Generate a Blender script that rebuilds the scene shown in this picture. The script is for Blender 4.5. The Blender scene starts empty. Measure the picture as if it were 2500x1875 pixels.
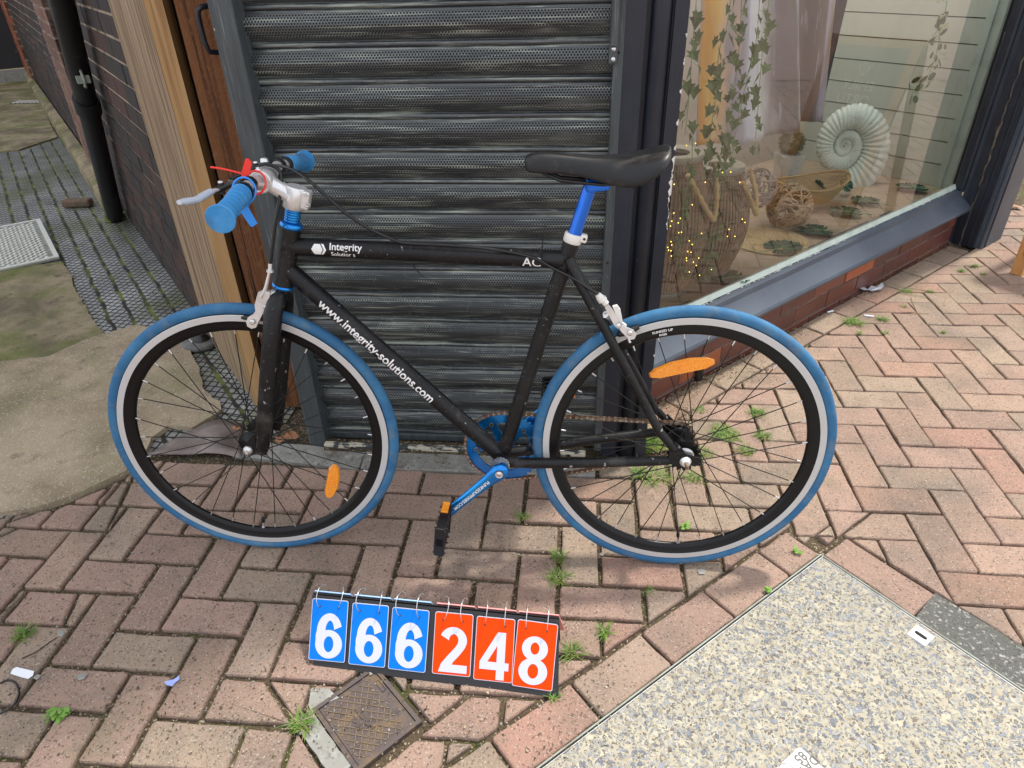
import bpy, bmesh, math, random
import numpy as np
from mathutils import Vector, Matrix, noise as mnoise
random.seed(7)
R = math.radians
sc = bpy.context.scene
# ------------------------------------------------------------------ camera
FPX = 1670.87                      # focal length in pixels of the 2500 px wide photograph
CAM = Vector((-0.1143, -1.6306, 1.2972))
CROT = (R(57.393), R(1.4387), R(5.0631))
cam_d = bpy.data.cameras.new('camera'); cam = bpy.data.objects.new('camera', cam_d)
sc.collection.objects.link(cam); sc.camera = cam
cam.location = CAM; cam.rotation_euler = CROT
cam_d.sensor_width = 36; cam_d.lens = FPX / 2500 * 36; cam_d.clip_start = .02; cam_d.clip_end = 400
# ------------------------------------------------------------------ light
SUN = Vector((.35, .30, 1)).normalized()
el = math.asin(SUN.z); az = math.atan2(SUN.x, SUN.y)
w = bpy.data.worlds.new('World'); sc.world = w; w.use_nodes = True
nt = w.node_tree; nt.nodes.clear()
sky = nt.nodes.new('ShaderNodeTexSky'); sky.sky_type = 'NISHITA'; sky.sun_disc = False
sky.sun_elevation = el; sky.sun_rotation = az; sky.air_density = 1.0; sky.dust_density = 2.5; sky.ozone_density = 1.0
cl = nt.nodes.new('ShaderNodeRGB'); cl.outputs[0].default_value = (6.5, 6.6, 6.9, 1)     # bright broken cloud in front of the blue
no = nt.nodes.new('ShaderNodeTexNoise'); no.inputs['Scale'].default_value = 2.2; no.inputs['Detail'].default_value = 6
cr = nt.nodes.new('ShaderNodeValToRGB'); cr.color_ramp.elements[0].position = .30; cr.color_ramp.elements[1].position = .62
cr.color_ramp.elements[0].color = (.35, .35, .35, 1)
mx = nt.nodes.new('ShaderNodeMix'); mx.data_type = 'RGBA'
tc = nt.nodes.new('ShaderNodeTexCoord')
bg = nt.nodes.new('ShaderNodeBackground'); bg.inputs['Strength'].default_value = .13
out = nt.nodes.new('ShaderNodeOutputWorld')
nt.links.new(tc.outputs['Generated'], no.inputs['Vector'])
nt.links.new(no.outputs['Fac'], cr.inputs['Fac']); nt.links.new(cr.outputs['Color'], mx.inputs['Factor'])
nt.links.new(sky.outputs['Color'], mx.inputs['A']); nt.links.new(cl.outputs[0], mx.inputs['B'])
nt.links.new(mx.outputs['Result'], bg.inputs['Color']); nt.links.new(bg.outputs[0], out.inputs['Surface'])
sd = bpy.data.lights.new('sun', 'SUN'); sun = bpy.data.objects.new('sun', sd); sc.collection.objects.link(sun)
sd.energy = 2.5; sd.angle = R(4.5); sd.color = (1, .95, .86)
sun.rotation_euler = SUN.to_track_quat('Z', 'Y').to_euler()
sc.view_settings.view_transform = 'Standard'; sc.view_settings.look = 'None'
sc.view_settings.exposure = 0.90; sc.view_settings.gamma = 1
sc.cycles.use_denoising = True
sc.cycles.max_bounces = 8; sc.cycles.transparent_max_bounces = 12; sc.cycles.caustics_reflective = False; sc.cycles.caustics_refractive = False

# ------------------------------------------------------------------ measuring helpers
_M = Matrix.Identity(3)
from mathutils import Euler
_M = Euler(CROT, 'XYZ').to_matrix()
def ray(px, py): return _M @ Vector(((px - 1250) / FPX, -(py - 937.5) / FPX, -1))
def ground(px, py, z=0.0):
    r = ray(px, py); t = (z - CAM.z) / r.z; return CAM + r * t
def hit(px, py, P0, N):
    r = ray(px, py); t = (Vector(P0) - CAM).dot(Vector(N)) / r.dot(Vector(N)); return CAM + r * t
WA = R(43.5)                        # the shop window stands at this angle to the shutter front
WD = Vector((math.cos(WA), math.sin(WA), 0)); WN = Vector((math.sin(WA), -math.cos(WA), 0))
W0 = Vector((-.071, .0735, 0))
def SN(s, n, z): return W0 + WD * s + WN * n + Vector((0, 0, z))
def sn(P): d = P - W0; return d.dot(WD), d.dot(WN)

# ------------------------------------------------------------------ mesh builder
class MB:
    def __init__(s): s.v = []; s.f = []; s.m = []; s.sm = []; s.uv = None; s.col = None
    def add(s, vs, fs, m=0, smooth=False):
        b = len(s.v); s.v += [tuple(p) for p in vs]
        for f in fs: s.f.append(tuple(i + b for i in f)); s.m.append(m); s.sm.append(smooth)
        return b
    def box(s, c, size, rot=None, m=0, bev=0):
        cx, cy, cz = c; a, b_, d = [k / 2 for k in size]
        if bev <= 0:
            vs = [Vector((x, y, z)) for x in (-a, a) for y in (-b_, b_) for z in (-d, d)]
            fs = [(0, 1, 3, 2), (4, 6, 7, 5), (0, 4, 5, 1), (2, 3, 7, 6), (0, 2, 6, 4), (1, 5, 7, 3)]
        else:
            bm = bmesh.new(); bmesh.ops.create_cube(bm, size=1)
            bmesh.ops.scale(bm, vec=Vector(size), verts=bm.verts)
            bmesh.ops.bevel(bm, geom=bm.edges[:], offset=bev, segments=2, affect='EDGES', profile=.5)
            vs = [v.co.copy() for v in bm.verts]; bm.verts.index_update(); fs = [tuple(v.index for v in f.verts) for f in bm.faces]; bm.free()
        if rot is not None: vs = [rot @ v for v in vs]
        s.add([v + Vector(c) for v in vs], fs, m)
    def hexa(s, bot, top, m=0):
        """prism between two polygons with equal vertex count"""
        n = len(bot); vs = list(bot) + list(top)
        fs = [tuple(range(n))[::-1], tuple(range(n, 2 * n))] + [(i, (i + 1) % n, n + (i + 1) % n, n + i) for i in range(n)]
        s.add(vs, fs, m)
    def prism(s, poly, z0, z1, m=0, bev=0):
        if bev > 0:
            P = inset(poly, bev)
            if P:
                n = len(poly)
                vs = [Vector((x, y, z0)) for x, y in poly] + [Vector((x, y, z1 - bev)) for x, y in poly] + [Vector((x, y, z1)) for x, y in P]
                fs = [(i, (i + 1) % n, n + (i + 1) % n, n + i) for i in range(n)] + [(n + i, n + (i + 1) % n, 2 * n + (i + 1) % n, 2 * n + i) for i in range(n)] + [tuple(range(2 * n, 3 * n))]
                s.add(vs, fs, m); return
        s.hexa([Vector((x, y, z0)) for x, y in poly], [Vector((x, y, z1)) for x, y in poly], m)
    def tube(s, pts, r, n=10, m=0, caps=True, smooth=True, sq=1.0):
        pts = [Vector(p) for p in pts]; k = len(pts)
        rs = r if isinstance(r, (list, tuple)) else [r] * k
        t0 = (pts[1] - pts[0]).normalized(); up = Vector((0, 0, 1)) if abs(t0.z) < .9 else Vector((1, 0, 0))
        x = t0.cross(up).normalized(); vs = []
        for i in range(k):
            t = (pts[min(i + 1, k - 1)] - pts[max(i - 1, 0)]).normalized()
            x = (x - t * x.dot(t)).normalized(); y = t.cross(x)
            for j in range(n):
                a = 2 * math.pi * j / n; vs.append(pts[i] + x * math.cos(a) * rs[i] + y * math.sin(a) * rs[i] * sq)
        fs = [(i * n + j, i * n + (j + 1) % n, (i + 1) * n + (j + 1) % n, (i + 1) * n + j) for i in range(k - 1) for j in range(n)]
        s.add(vs, fs, m, smooth)
        if caps:
            s.add(vs[:n], [tuple(range(n))[::-1]], m); s.add(vs[-n:], [tuple(range(n))], m)
    def lathe(s, prof, c, axis, n=48, m=0, smooth=True, closed=False, a0=0, a1=2 * math.pi):
        """prof = [(radius, along)], axis direction"""
        ax = Vector(axis).normalized(); up = Vector((0, 0, 1)) if abs(ax.z) < .9 else Vector((1, 0, 0))
        x = ax.cross(up).normalized(); y = ax.cross(x); c = Vector(c); k = len(prof); full = abs(a1 - a0 - 2 * math.pi) < 1e-6
        N = n if full else n + 1
        vs = [c + ax * h + (x * math.cos(a0 + (a1 - a0) * j / n) + y * math.sin(a0 + (a1 - a0) * j / n)) * r for j in range(N) for r, h in prof]
        kk = k if closed else k - 1
        fs = [(j * k + i, j * k + (i + 1) % k, ((j + 1) % N) * k + (i + 1) % k, ((j + 1) % N) * k + i) for j in range(n) for i in range(kk)]
        s.add(vs, fs, m, smooth)
    def plate(s, outline, thick, org, ex, ey, m=0):
        """flat outline (2D) extruded, placed with axes ex, ey; thickness along ex x ey"""
        ex = Vector(ex); ey = Vector(ey); nz = ex.cross(ey).normalized(); o = Vector(org)
        s.hexa([o + ex * a + ey * b - nz * thick / 2 for a, b in outline], [o + ex * a + ey * b + nz * thick / 2 for a, b in outline], m)
    def build(s, name, mats, parent=None, xf=None):
        me = bpy.data.meshes.new(name); me.from_pydata([tuple(xf(Vector(v))) for v in s.v] if xf else s.v, [], s.f)
        for mm in (mats if isinstance(mats, (list, tuple)) else [mats]): me.materials.append(mm)
        me.polygons.foreach_set('material_index', s.m); me.polygons.foreach_set('use_smooth', s.sm)
        if s.uv:
            l = me.uv_layers.new(name='UVMap'); l.data.foreach_set('uv', [c for f in me.polygons for i in f.vertices for c in s.uv[i]])
        if s.col:
            a = me.attributes.new('tint', 'FLOAT_COLOR', 'FACE'); a.data.foreach_set('color', [c for q in s.col for c in q])
        me.update()
        o = bpy.data.objects.new(name, me); sc.collection.objects.link(o)
        if parent: o.parent = parent
        return o
def tag(o, label=None, cat=None, group=None, kind=None):
    if label: o['label'] = label
    if cat: o['category'] = cat
    if group: o['group'] = group
    if kind: o['kind'] = kind
    return o
def empty(name, loc=(0, 0, 0), mat=None):
    o = bpy.data.objects.new(name, None); sc.collection.objects.link(o); o.empty_display_size = .05
    if mat is not None: o.matrix_world = mat
    else: o.location = loc
    return o
def recenter(root):
    """put a thing's Empty at its base while its parts stay where they are"""
    return root
def inset(poly, d):
    n = len(poly); A = sum(poly[i][0] * poly[(i + 1) % n][1] - poly[(i + 1) % n][0] * poly[i][1] for i in range(n))
    if A < 0: poly = poly[::-1]
    L = []
    for i in range(n):
        ax, ay = poly[i]; bx, by = poly[(i + 1) % n]; dx, dy = bx - ax, by - ay; l = math.hypot(dx, dy)
        if l < 1e-5: return None
        nx, ny = -dy / l, dx / l; L.append((nx, ny, nx * ax + ny * ay + d))
    P = []
    for i in range(n):
        a, b, c = L[i - 1]; e, f, g = L[i]; det = a * f - b * e
        if abs(det) < 1e-4: P.append((poly[i][0] + e * d, poly[i][1] + f * d)); continue
        P.append(((c * f - b * g) / det, (a * g - c * e) / det))
    A2 = sum(P[i][0] * P[(i + 1) % n][1] - P[(i + 1) % n][0] * P[i][1] for i in range(n))
    if A2 <= 0 or A2 > abs(A): return None
    if A < 0: P = P[::-1]
    return P
def clip(poly, a, b, c):
    """keep a x + b y <= c"""
    out = []; n = len(poly)
    for i in range(n):
        p, q = poly[i], poly[(i + 1) % n]; dp = a * p[0] + b * p[1] - c; dq = a * q[0] + b * q[1] - c
        if dp <= 0: out.append(p)
        if (dp < 0 < dq) or (dq < 0 < dp):
            t = dp / (dp - dq); out.append((p[0] + (q[0] - p[0]) * t, p[1] + (q[1] - p[1]) * t))
    return out
def area(p): return .5 * sum(p[i][0] * p[(i + 1) % len(p)][1] - p[(i + 1) % len(p)][0] * p[i][1] for i in range(len(p)))
def halfplanes(poly):
    if area(poly) < 0: poly = poly[::-1]
    H = []
    for i in range(len(poly)):
        ax, ay = poly[i]; bx, by = poly[(i + 1) % len(poly)]; nx, ny = by - ay, ax - bx; l = math.hypot(nx, ny)
        H.append((nx / l, ny / l, (nx * ax + ny * ay) / l))
    return H
def subtract(polys, H):
    res = []
    for p in polys:
        cur = p
        if any(min(a * x + b * y for x, y in p) >= c for a, b, c in H): res.append(p); continue
        for a, b, c in H:
            o = clip(cur, -a, -b, -c)
            if len(o) > 2 and abs(area(o)) > 2e-4: res.append(o)
            cur = clip(cur, a, b, c)
            if len(cur) < 3: break
    return res
def text_verts(body, size, bold=0, cuts=()):
    cu = bpy.data.curves.new('t', 'FONT'); cu.body = body; cu.size = size; cu.offset = bold; cu.align_x = 'CENTER'; cu.resolution_u = 4
    o = bpy.data.objects.new('t', cu); sc.collection.objects.link(o)
    dg = bpy.context.evaluated_depsgraph_get(); me = bpy.data.meshes.new_from_object(o.evaluated_get(dg))
    bm = bmesh.new(); bm.from_mesh(me)
    for z in cuts:
        bmesh.ops.bisect_plane(bm, geom=bm.verts[:] + bm.edges[:] + bm.faces[:], plane_co=(0, z, 0), plane_no=(0, 1, 0))
    vs = [v.co.copy() for v in bm.verts]; bm.verts.index_update(); fs = [tuple(v.index for v in f.verts) for f in bm.faces]
    bm.free(); bpy.data.objects.remove(o); bpy.data.curves.remove(cu); bpy.data.meshes.remove(me)
    return vs, fs

# ------------------------------------------------------------------ materials
def lin(r, g, b): return tuple(((c / 255) / 12.92 if c / 255 <= .04045 else ((c / 255 + .055) / 1.055) ** 2.4) for c in (r, g, b))
def mat(name, base, rough=.6, metal=0.0, layers=(), bump=None, spec=.5, tint=False, coat=0, bumps=(), rvar=0, trans=0, emit=None):
    """layers: (colour, scale, lo, hi, stretch, kind) laid over the base where a noise passes lo..hi"""
    m = bpy.data.materials.new(name); m.use_nodes = True; t = m.node_tree; N = t.nodes; L = t.links
    b = N['Principled BSDF']; b.inputs['Roughness'].default_value = rough; b.inputs['Metallic'].default_value = metal
    b.inputs['Specular IOR Level'].default_value = spec; b.inputs['Coat Weight'].default_value = coat
    co = N.new('ShaderNodeTexCoord')
    if tint:
        at = N.new('ShaderNodeAttribute'); at.attribute_name = 'tint'; cur = at.outputs['Color']
    else:
        rg = N.new('ShaderNodeRGB'); rg.outputs[0].default_value = (*base, 1); cur = rg.outputs[0]
    def field(scale, stretch, kind, detail=5):
        mp = N.new('ShaderNodeMapping'); mp.inputs['Scale'].default_value = stretch; L.new(co.outputs['Object'], mp.inputs['Vector'])
        if kind == 'v':
            n = N.new('ShaderNodeTexVoronoi'); n.inputs['Scale'].default_value = scale; L.new(mp.outputs[0], n.inputs['Vector']); return n.outputs['Distance']
        if kind == 'vc':
            n = N.new('ShaderNodeTexVoronoi'); n.inputs['Scale'].default_value = scale; L.new(mp.outputs[0], n.inputs['Vector'])
            sp = N.new('ShaderNodeSeparateColor'); L.new(n.outputs['Color'], sp.inputs[0]); return sp.outputs[0]
        n = N.new('ShaderNodeTexNoise'); n.inputs['Scale'].default_value = scale; n.inputs['Detail'].default_value = detail; n.inputs['Roughness'].default_value = .6
        L.new(mp.outputs[0], n.inputs['Vector']); return n.outputs['Fac']
    for ly in layers:
        c, scale, lo, hi = ly[:4]; st = ly[4] if len(ly) > 4 else (1, 1, 1); kd = ly[5] if len(ly) > 5 else 'n'; op = ly[6] if len(ly) > 6 else 1
        f = field(scale, st, kd); mr = N.new('ShaderNodeMapRange'); mr.inputs['From Min'].default_value = lo; mr.inputs['From Max'].default_value = hi
        mr.inputs['To Max'].default_value = op
        L.new(f, mr.inputs['Value']); mi = N.new('ShaderNodeMix'); mi.data_type = 'RGBA'; L.new(mr.outputs[0], mi.inputs['Factor'])
        L.new(cur, mi.inputs['A']); mi.inputs['B'].default_value = (*c, 1); cur = mi.outputs['Result']
    L.new(cur, b.inputs['Base Color'])
    if rvar:
        f = field(30, (1, 1, 1), 'n'); mr = N.new('ShaderNodeMapRange'); mr.inputs['To Min'].default_value = rough - rvar; mr.inputs['To Max'].default_value = rough + rvar
        L.new(f, mr.inputs['Value']); L.new(mr.outputs[0], b.inputs['Roughness'])
    prev = None
    for bp in bumps:
        scale, dist, st, kd = (list(bp) + [(1, 1, 1), 'n'])[:4] if len(bp) < 4 else bp
        f = field(scale, st, kd); bn = N.new('ShaderNodeBump'); bn.inputs['Distance'].default_value = dist; bn.inputs['Strength'].default_value = 1
        L.new(f, bn.inputs['Height'])
        if prev: L.new(prev, bn.inputs['Normal'])
        prev = bn.outputs['Normal']
    if prev: L.new(prev, b.inputs['Normal'])
    if trans: b.inputs['Transmission Weight'].default_value = trans
    if emit: b.inputs['Emission Color'].default_value = (*emit[0], 1); b.inputs['Emission Strength'].default_value = emit[1]
    return m
ST = (1, 1, 1)
M = {}
M['paver'] = mat('block_paver', (.3, .2, .16), .9, spec=.25, tint=True, layers=[
    ((.17, .14, .11), 7, .46, .72, ST, 'n', .6), ((.25, .165, .125), 23, .50, .75, ST, 'n', .5), ((.13, .11, .09), 1.7, .52, .70, ST, 'n', .5), ((.44, .36, .29), 230, .54, .72, ST, 'n', .55), ((.09, .07, .055), 290, .56, .74, ST, 'n', .65), ((.60, .55, .48), 420, .972, .985, ST, 'vc', .45), ((.06, .055, .05), 300, .90, .95, ST, 'vc', .6), ((.15, .16, .06), 2.6, .60, .8, ST, 'n', .4), ((.05, .04, .03), 5, .66, .80, ST, 'n', .5)],
    bumps=[(200, .0022), (60, .0022), (800, .0008)])
M['dirt'] = mat('joint_dirt', (.09, .07, .045), 1, spec=.1, layers=[((.15, .11, .07), 160, .5, .7), ((.035, .025, .018), 60, .5, .7), ((.07, .085, .02), 7, .55, .72, ST, 'n', .75), ((.42, .36, .27), 300, .90, .95, ST, 'vc', .8)], bumps=[(220, .004), (60, .004)])
M['concrete'] = mat('old_concrete', (.40, .325, .225), .95, spec=.2, layers=[((.24, .19, .13), 3, .42, .66), ((.16, .165, .07), 2.3, .50, .68, ST, 'n', .6), ((.14, .115, .085), 13, .58, .72, ST, 'n', .7), ((.52, .45, .35), 190, .6, .75, ST, 'n', .6), ((.12, .095, .07), 140, .62, .75, ST, 'n', .7), ((.50, .46, .38), 260, .93, .96, ST, 'vc', .8)], bumps=[(35, .006), (180, .003), (500, .001)])
M['concrete_mossy'] = mat('mossy_concrete', (.31, .255, .165), .95, spec=.2, layers=[((.15, .125, .085), 4, .42, .62), ((.115, .14, .035), 3, .46, .62, ST, 'n', .8), ((.09, .075, .055), 15, .56, .70, ST, 'n', .7), ((.36, .31, .23), 190, .6, .75, ST, 'n', .6), ((.07, .06, .045), 11, .62, .72, ST, 'n', .6)], bumps=[(30, .005), (180, .003)])
M['asphalt'] = mat('dark_mortar_patch', (.10, .10, .09), .95, layers=[((.36, .35, .32), 130, .55, .68), ((.03, .03, .03), 210, .55, .7), ((.45, .44, .4), 5, .6, .75, ST, 'n', .4)], bumps=[(150, .004)])
M['black_frame'] = mat('dark_painted_joinery', (.013, .017, .027), .40, spec=.45, layers=[((.022, .027, .038), 7, .45, .7), ((.26, .26, .25), 60, .71, .75, (3, 3, .6), 'n', .7)], bumps=[(40, .0008, (4, 4, .5), 'n')], rvar=.08)
M['grey_frame'] = mat('slate_grey_sill_paint', (.058, .074, .100), .45, layers=[((.080, .10, .125), 5, .45, .7), ((.05, .06, .07), 30, .62, .75, ST, 'n', .5), ((.5, .5, .5), 140, .74, .76, ST, 'n', .6)], bumps=[(50, .0006)], rvar=.08)
M['guide'] = mat('worn_guide_paint', (.055, .066, .07), .5, layers=[((.24, .28, .27), 26, .56, .74, (9, 9, .35), 'n', .55), ((.03, .035, .04), 12, .5, .7, (4, 4, .4), 'n', .8), ((.5, .45, .33), 45, .72, .75, (2, 2, 1))], bumps=[(60, .0006, (8, 8, .5), 'n')])
M['flaking'] = mat('flaking_cream_paint', (.50, .46, .36), .7, layers=[((.045, .05, .052), 16, .5, .54, (1, 2, 2)), ((.14, .15, .15), 34, .60, .66)], bumps=[(25, .002, (1, 2, 2), 'n')])
M['pale_bead'] = mat('pale_green_white_bead', (.50, .58, .52), .45, layers=[((.38, .45, .40), 14, .5, .7)], bumps=[(60, .0004)])
M['shiplap'] = mat('sage_white_boards', (.56, .60, .53), .55, layers=[((.50, .54, .48), 6, .45, .7, (1, 1, .4))], bumps=[(40, .0004, (1, 1, 6), 'n')])
M['gapdark'] = mat('dark_gap', (.03, .027, .025), .9)
M['void'] = mat('unlit_interior', (.012, .011, .010), .9)
M['backwall'] = mat('taupe_interior_wall', (.55, .49, .45), .7, layers=[((.46, .41, .38), 3, .4, .7)])
M['upper'] = mat('upper_render', (.30, .27, .24), .8)
M['cam_floor'] = mat('pale_wood_floor', (.52, .40, .29), .55, layers=[((.40, .29, .20), 9, .4, .7, (1, 8, 1)), ((.60, .50, .40), 22, .6, .8, (1, 9, 1))])
M['plinthbrick'] = mat('engineering_brick', (.16, .055, .035), .38, tint=True, layers=[((.07, .03, .025), 8, .5, .7, ST, 'n', .7), ((.30, .24, .20), 60, .66, .74, ST, 'n', .6)], bumps=[(50, .001)])
M['mortar'] = mat('mortar', (.16, .135, .10), .95, layers=[((.06, .05, .04), 20, .45, .65)], bumps=[(120, .002)])
M['alleybrick'] = mat('sooty_brick', (.06, .03, .022), .8, tint=True, layers=[((.012, .010, .010), 3, .4, .62, ST, 'n', .85), ((.16, .14, .13), 5, .62, .8, (1, 1, .5), 'n', .3)], bumps=[(70, .002), (200, .001)])
M['alleymortar'] = mat('pale_lime_mortar', (.38, .30, .22), .95, layers=[((.04, .03, .025), 5, .50, .66)], bumps=[(90, .003)])
M['weathered'] = mat('weathered_timber', (.30, .21, .13), .8, spec=.25, layers=[((.15, .095, .055), 9, .46, .58, (6, 6, .14)), ((.44, .34, .235), 11, .52, .66, (7, 7, .16)), ((.05, .03, .018), 15, .62, .67, (6, 6, .10)), ((.20, .17, .10), 3, .5, .7, (1, 1, .5), 'n', .5)], bumps=[(13, .006, (6, 6, .12), 'n'), (60, .002, (6, 6, .3), 'n')])
M['freshwood'] = mat('fresh_sawn_timber', (.38, .225, .095), .6, spec=.3, layers=[((.50, .33, .17), 5, .45, .7, (5, 5, .2)), ((.24, .125, .05), 9, .54, .66, (6, 6, .12)), ((.16, .06, .02), 30, .74, .78, (1.5, 1.5, 1))], bumps=[(40, .001, (6, 6, .25), 'n')])
M['brownwood'] = mat('rough_brown_stained_timber', (.17, .070, .028), .8, spec=.25, layers=[((.085, .034, .015), 8, .46, .58, (6, 6, .16)), ((.34, .16, .055), 6, .60, .70, (5, 5, .16)), ((.018, .010, .007), 11, .64, .66, (6, 6, .09)), ((.26, .13, .06), 90, .56, .7, (1, 1, .5), 'n', .5)], bumps=[(14, .007, (6, 6, .12), 'n'), (170, .003)])
M['bikeblack'] = mat('scuffed_matt_black_paint', (.0045, .0045, .0055), .42, spec=.32, layers=[((.016, .0155, .015), 5, .5, .7), ((.36, .35, .33), 60, .665, .70, (1, 1, 1), 'n', .8), ((.12, .115, .10), 9, .60, .76, (1, 1, 1), 'n', .5), ((.20, .19, .17), 160, .62, .70, (1, 1, 1), 'n', .35)], bumps=[(300, .00015)], rvar=.10)
M['tyre'] = mat('dusty_blue_tyre', (.032, .125, .255), .68, spec=.25, layers=[((.055, .19, .35), 9, .45, .7), ((.15, .19, .22), 26, .50, .72, ST, 'n', .6), ((.03, .05, .07), 90, .62, .72, ST, 'n', .5)], bumps=[(500, .0004)])
M['rimblack'] = mat('black_rim', (.004, .004, .005), .34, spec=.3, layers=[((.06, .055, .05), 60, .66, .76, ST, 'n', .6)], rvar=.1)
M['brake_track'] = mat('brushed_brake_track', (.52, .515, .51), .42, .15, layers=[((.50, .47, .45), 25, .5, .8, ST, 'n', .6)])
M['steel'] = mat('bright_steel', (.66, .66, .66), .28, .7, layers=[((.42, .40, .37), 40, .5, .7)], rvar=.08)
M['alloy'] = mat('satin_alloy', (.74, .74, .74), .34, .55, layers=[((.58, .57, .56), 18, .5, .7)], rvar=.07)
M['spoke'] = mat('black_spoke', (.02, .02, .02), .35, .6)
M['rust'] = mat('rusty_chain_steel', (.19, .115, .07), .6, .6, layers=[((.30, .26, .22), 90, .5, .65), ((.10, .045, .02), 60, .55, .7)])
M['anoblue'] = mat('blue_anodised_alloy', (.008, .20, .62), .24, .75, layers=[((.012, .30, .74), 9, .45, .7)], rvar=.06, coat=.3)
M['anoblue2'] = mat('bright_blue_anodised_post', (.002, .14, .70), .25, .6, coat=.5)
M['grip'] = mat('blue_rubber_grip', (.040, .23, .52), .65, spec=.25, layers=[((.08, .13, .17), 26, .52, .68, ST, 'n', .75), ((.10, .35, .66), 8, .5, .7)])
M['saddle'] = mat('black_vinyl_saddle', (.006, .006, .007), .38, spec=.4, layers=[((.075, .068, .058), 14, .56, .75, (1, 2, 1), 'n', .7)], bumps=[(700, .0002)], rvar=.12)
M['blackplastic'] = mat('black_plastic', (.006, .006, .007), .38, layers=[((.05, .05, .05), 60, .6, .75)])
M['whiteplastic'] = mat('white_plastic', (.72, .70, .66), .42, layers=[((.5, .46, .40), 40, .6, .8)])
M['clearplastic'] = mat('milky_clear_plastic', (.60, .66, .74), .25, trans=.25)
M['lettering'] = mat('white_vinyl_lettering', (.78, .78, .78), .5)
M['orange'] = mat('orange_reflector', (.85, .24, .006), .22, coat=.6, bumps=[(700, .0006, ST, 'v')], layers=[((.95, .36, .03), 420, .35, .7, ST, 'v')])
M['redplastic'] = mat('red_plastic_seal', (.82, .030, .018), .35)
M['blueplastic'] = mat('blue_plastic_seal', (.02, .26, .80), .35)
M['cardblue'] = mat('blue_number_card', (.000, .165, .66), .5, spec=.15)
M['cardorange'] = mat('orange_number_card', (.72, .052, .000), .5, spec=.12)
M['digit'] = mat('white_digit_print', (.56, .58, .70), .5, spec=.2)
M['boardblack'] = mat('black_board_cover', (.014, .014, .016), .5, bumps=[(400, .0002)])
M['paper'] = mat('white_paper', (.75, .78, .82), .7)
M['bluescrap'] = mat('pale_blue_plastic_scrap', (.28, .36, .72), .6)
M['grass'] = mat('grass_blade', (.11, .21, .035), .6, spec=.3, layers=[((.26, .30, .05), 30, .5, .7), ((.05, .11, .02), 60, .55, .7)])
M['drygrass'] = mat('dry_stalk', (.34, .26, .15), .8)
M['deadleaf'] = mat('dead_leaf', (.30, .13, .06), .7, layers=[((.42, .26, .14), 30, .5, .7)])
M['castiron'] = mat('rusty_cast_iron', (.085, .065, .06), .6, .2, layers=[((.15, .10, .05), 20, .5, .7), ((.045, .035, .034), 50, .55, .7)], bumps=[(200, .0008)], rvar=.1)
M['ironrib'] = mat('rust_worn_ribs', (.17, .12, .075), .7, layers=[((.12, .08, .05), 30, .5, .7)])
M['galv'] = mat('galvanised_cover', (.26, .29, .25), .6, .2, layers=[((.17, .15, .11), 12, .45, .7)])
M['paleraised'] = mat('worn_pale_metal', (.62, .62, .57), .5, .2, layers=[((.42, .42, .36), 60, .5, .7)])
M['slate'] = mat('grey_stone_step', (.23, .225, .20), .8, layers=[((.12, .10, .08), 14, .55, .7), ((.32, .33, .31), 30, .5, .7)], bumps=[(90, .001)])
M['mauveplate'] = mat('stained_metal_sheet', (.20, .165, .15), .45, .35, layers=[((.11, .085, .08), 8, .45, .65), ((.30, .24, .2), 14, .55, .75)], bumps=[(12, .002)])
M['stonefoot'] = mat('dark_round_foot', (.09, .09, .085), .6, layers=[((.16, .16, .155), 30, .5, .7)])
M['cable'] = mat('black_cable_housing', (.004, .004, .005), .3)
M['soil'] = mat('bare_soil', (.035, .024, .014), 1, spec=.1, layers=[((.08, .05, .025), 90, .5, .7)], bumps=[(80, .01)])
M['blackpipe'] = mat('black_painted_pipe', (.006, .006, .008), .45, layers=[((.03, .03, .03), 12, .6, .8)])
M['rattan'] = mat('tan_rattan_stick', (.52, .35, .21), .6, layers=[((.66, .50, .34), 40, .5, .7), ((.18, .10, .05), 60, .6, .75)])
M['greyrattan'] = mat('grey_twig', (.38, .31, .27), .7, layers=[((.40, .36, .33), 40, .5, .7)])
M['cane'] = mat('split_cane', (.50, .32, .13), .5, layers=[((.50, .32, .14), 40, .5, .7)])
M['reedvase'] = mat('brown_reed', (.26, .17, .105), .6, layers=[((.40, .29, .19), 30, .5, .7), ((.08, .045, .025), 40, .55, .7)])
M['vaserim'] = mat('whitewashed_vase_rim', (.40, .36, .30), .6)
M['rope'] = mat('golden_rope', (.66, .46, .22), .8, bumps=[(200, .001)])
M['jute'] = mat('jute_mat', (.68, .52, .28), .9, layers=[((.38, .26, .12), 120, .5, .7)], bumps=[(150, .003)])
M['monstera'] = mat('dark_green_cloth_leaf', (.015, .075, .045), .55, spec=.2, layers=[((.03, .12, .065), 14, .5, .7)])
M['leafvein'] = mat('pale_leaf_vein', (.22, .42, .20), .6)
M['ivy'] = mat('ivy_leaf', (.065, .125, .022), .5, layers=[((.13, .20, .05), 30, .5, .7), ((.04, .07, .02), 50, .55, .7)])
M['eucalyptus'] = mat('eucalyptus_leaf', (.10, .17, .10), .5, layers=[((.42, .56, .44), 9, .56, .64), ((.06, .10, .06), 30, .5, .7)])
M['cream_bud'] = mat('cream_buds', (.60, .58, .38), .6)
M['ammonite'] = mat('pale_verdigris_plaster', (.66, .72, .66), .6, layers=[((.74, .76, .70), 9, .45, .7), ((.38, .46, .40), 50, .55, .75)], bumps=[(90, .0006)])
M['cactus'] = mat('dry_spiny_plant', (.20, .17, .07), .8, layers=[((.36, .28, .15), 60, .5, .7)])
M['potwhite'] = mat('whitewashed_pot', (.52, .52, .50), .6, layers=[((.40, .40, .38), 30, .5, .7)])
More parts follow.
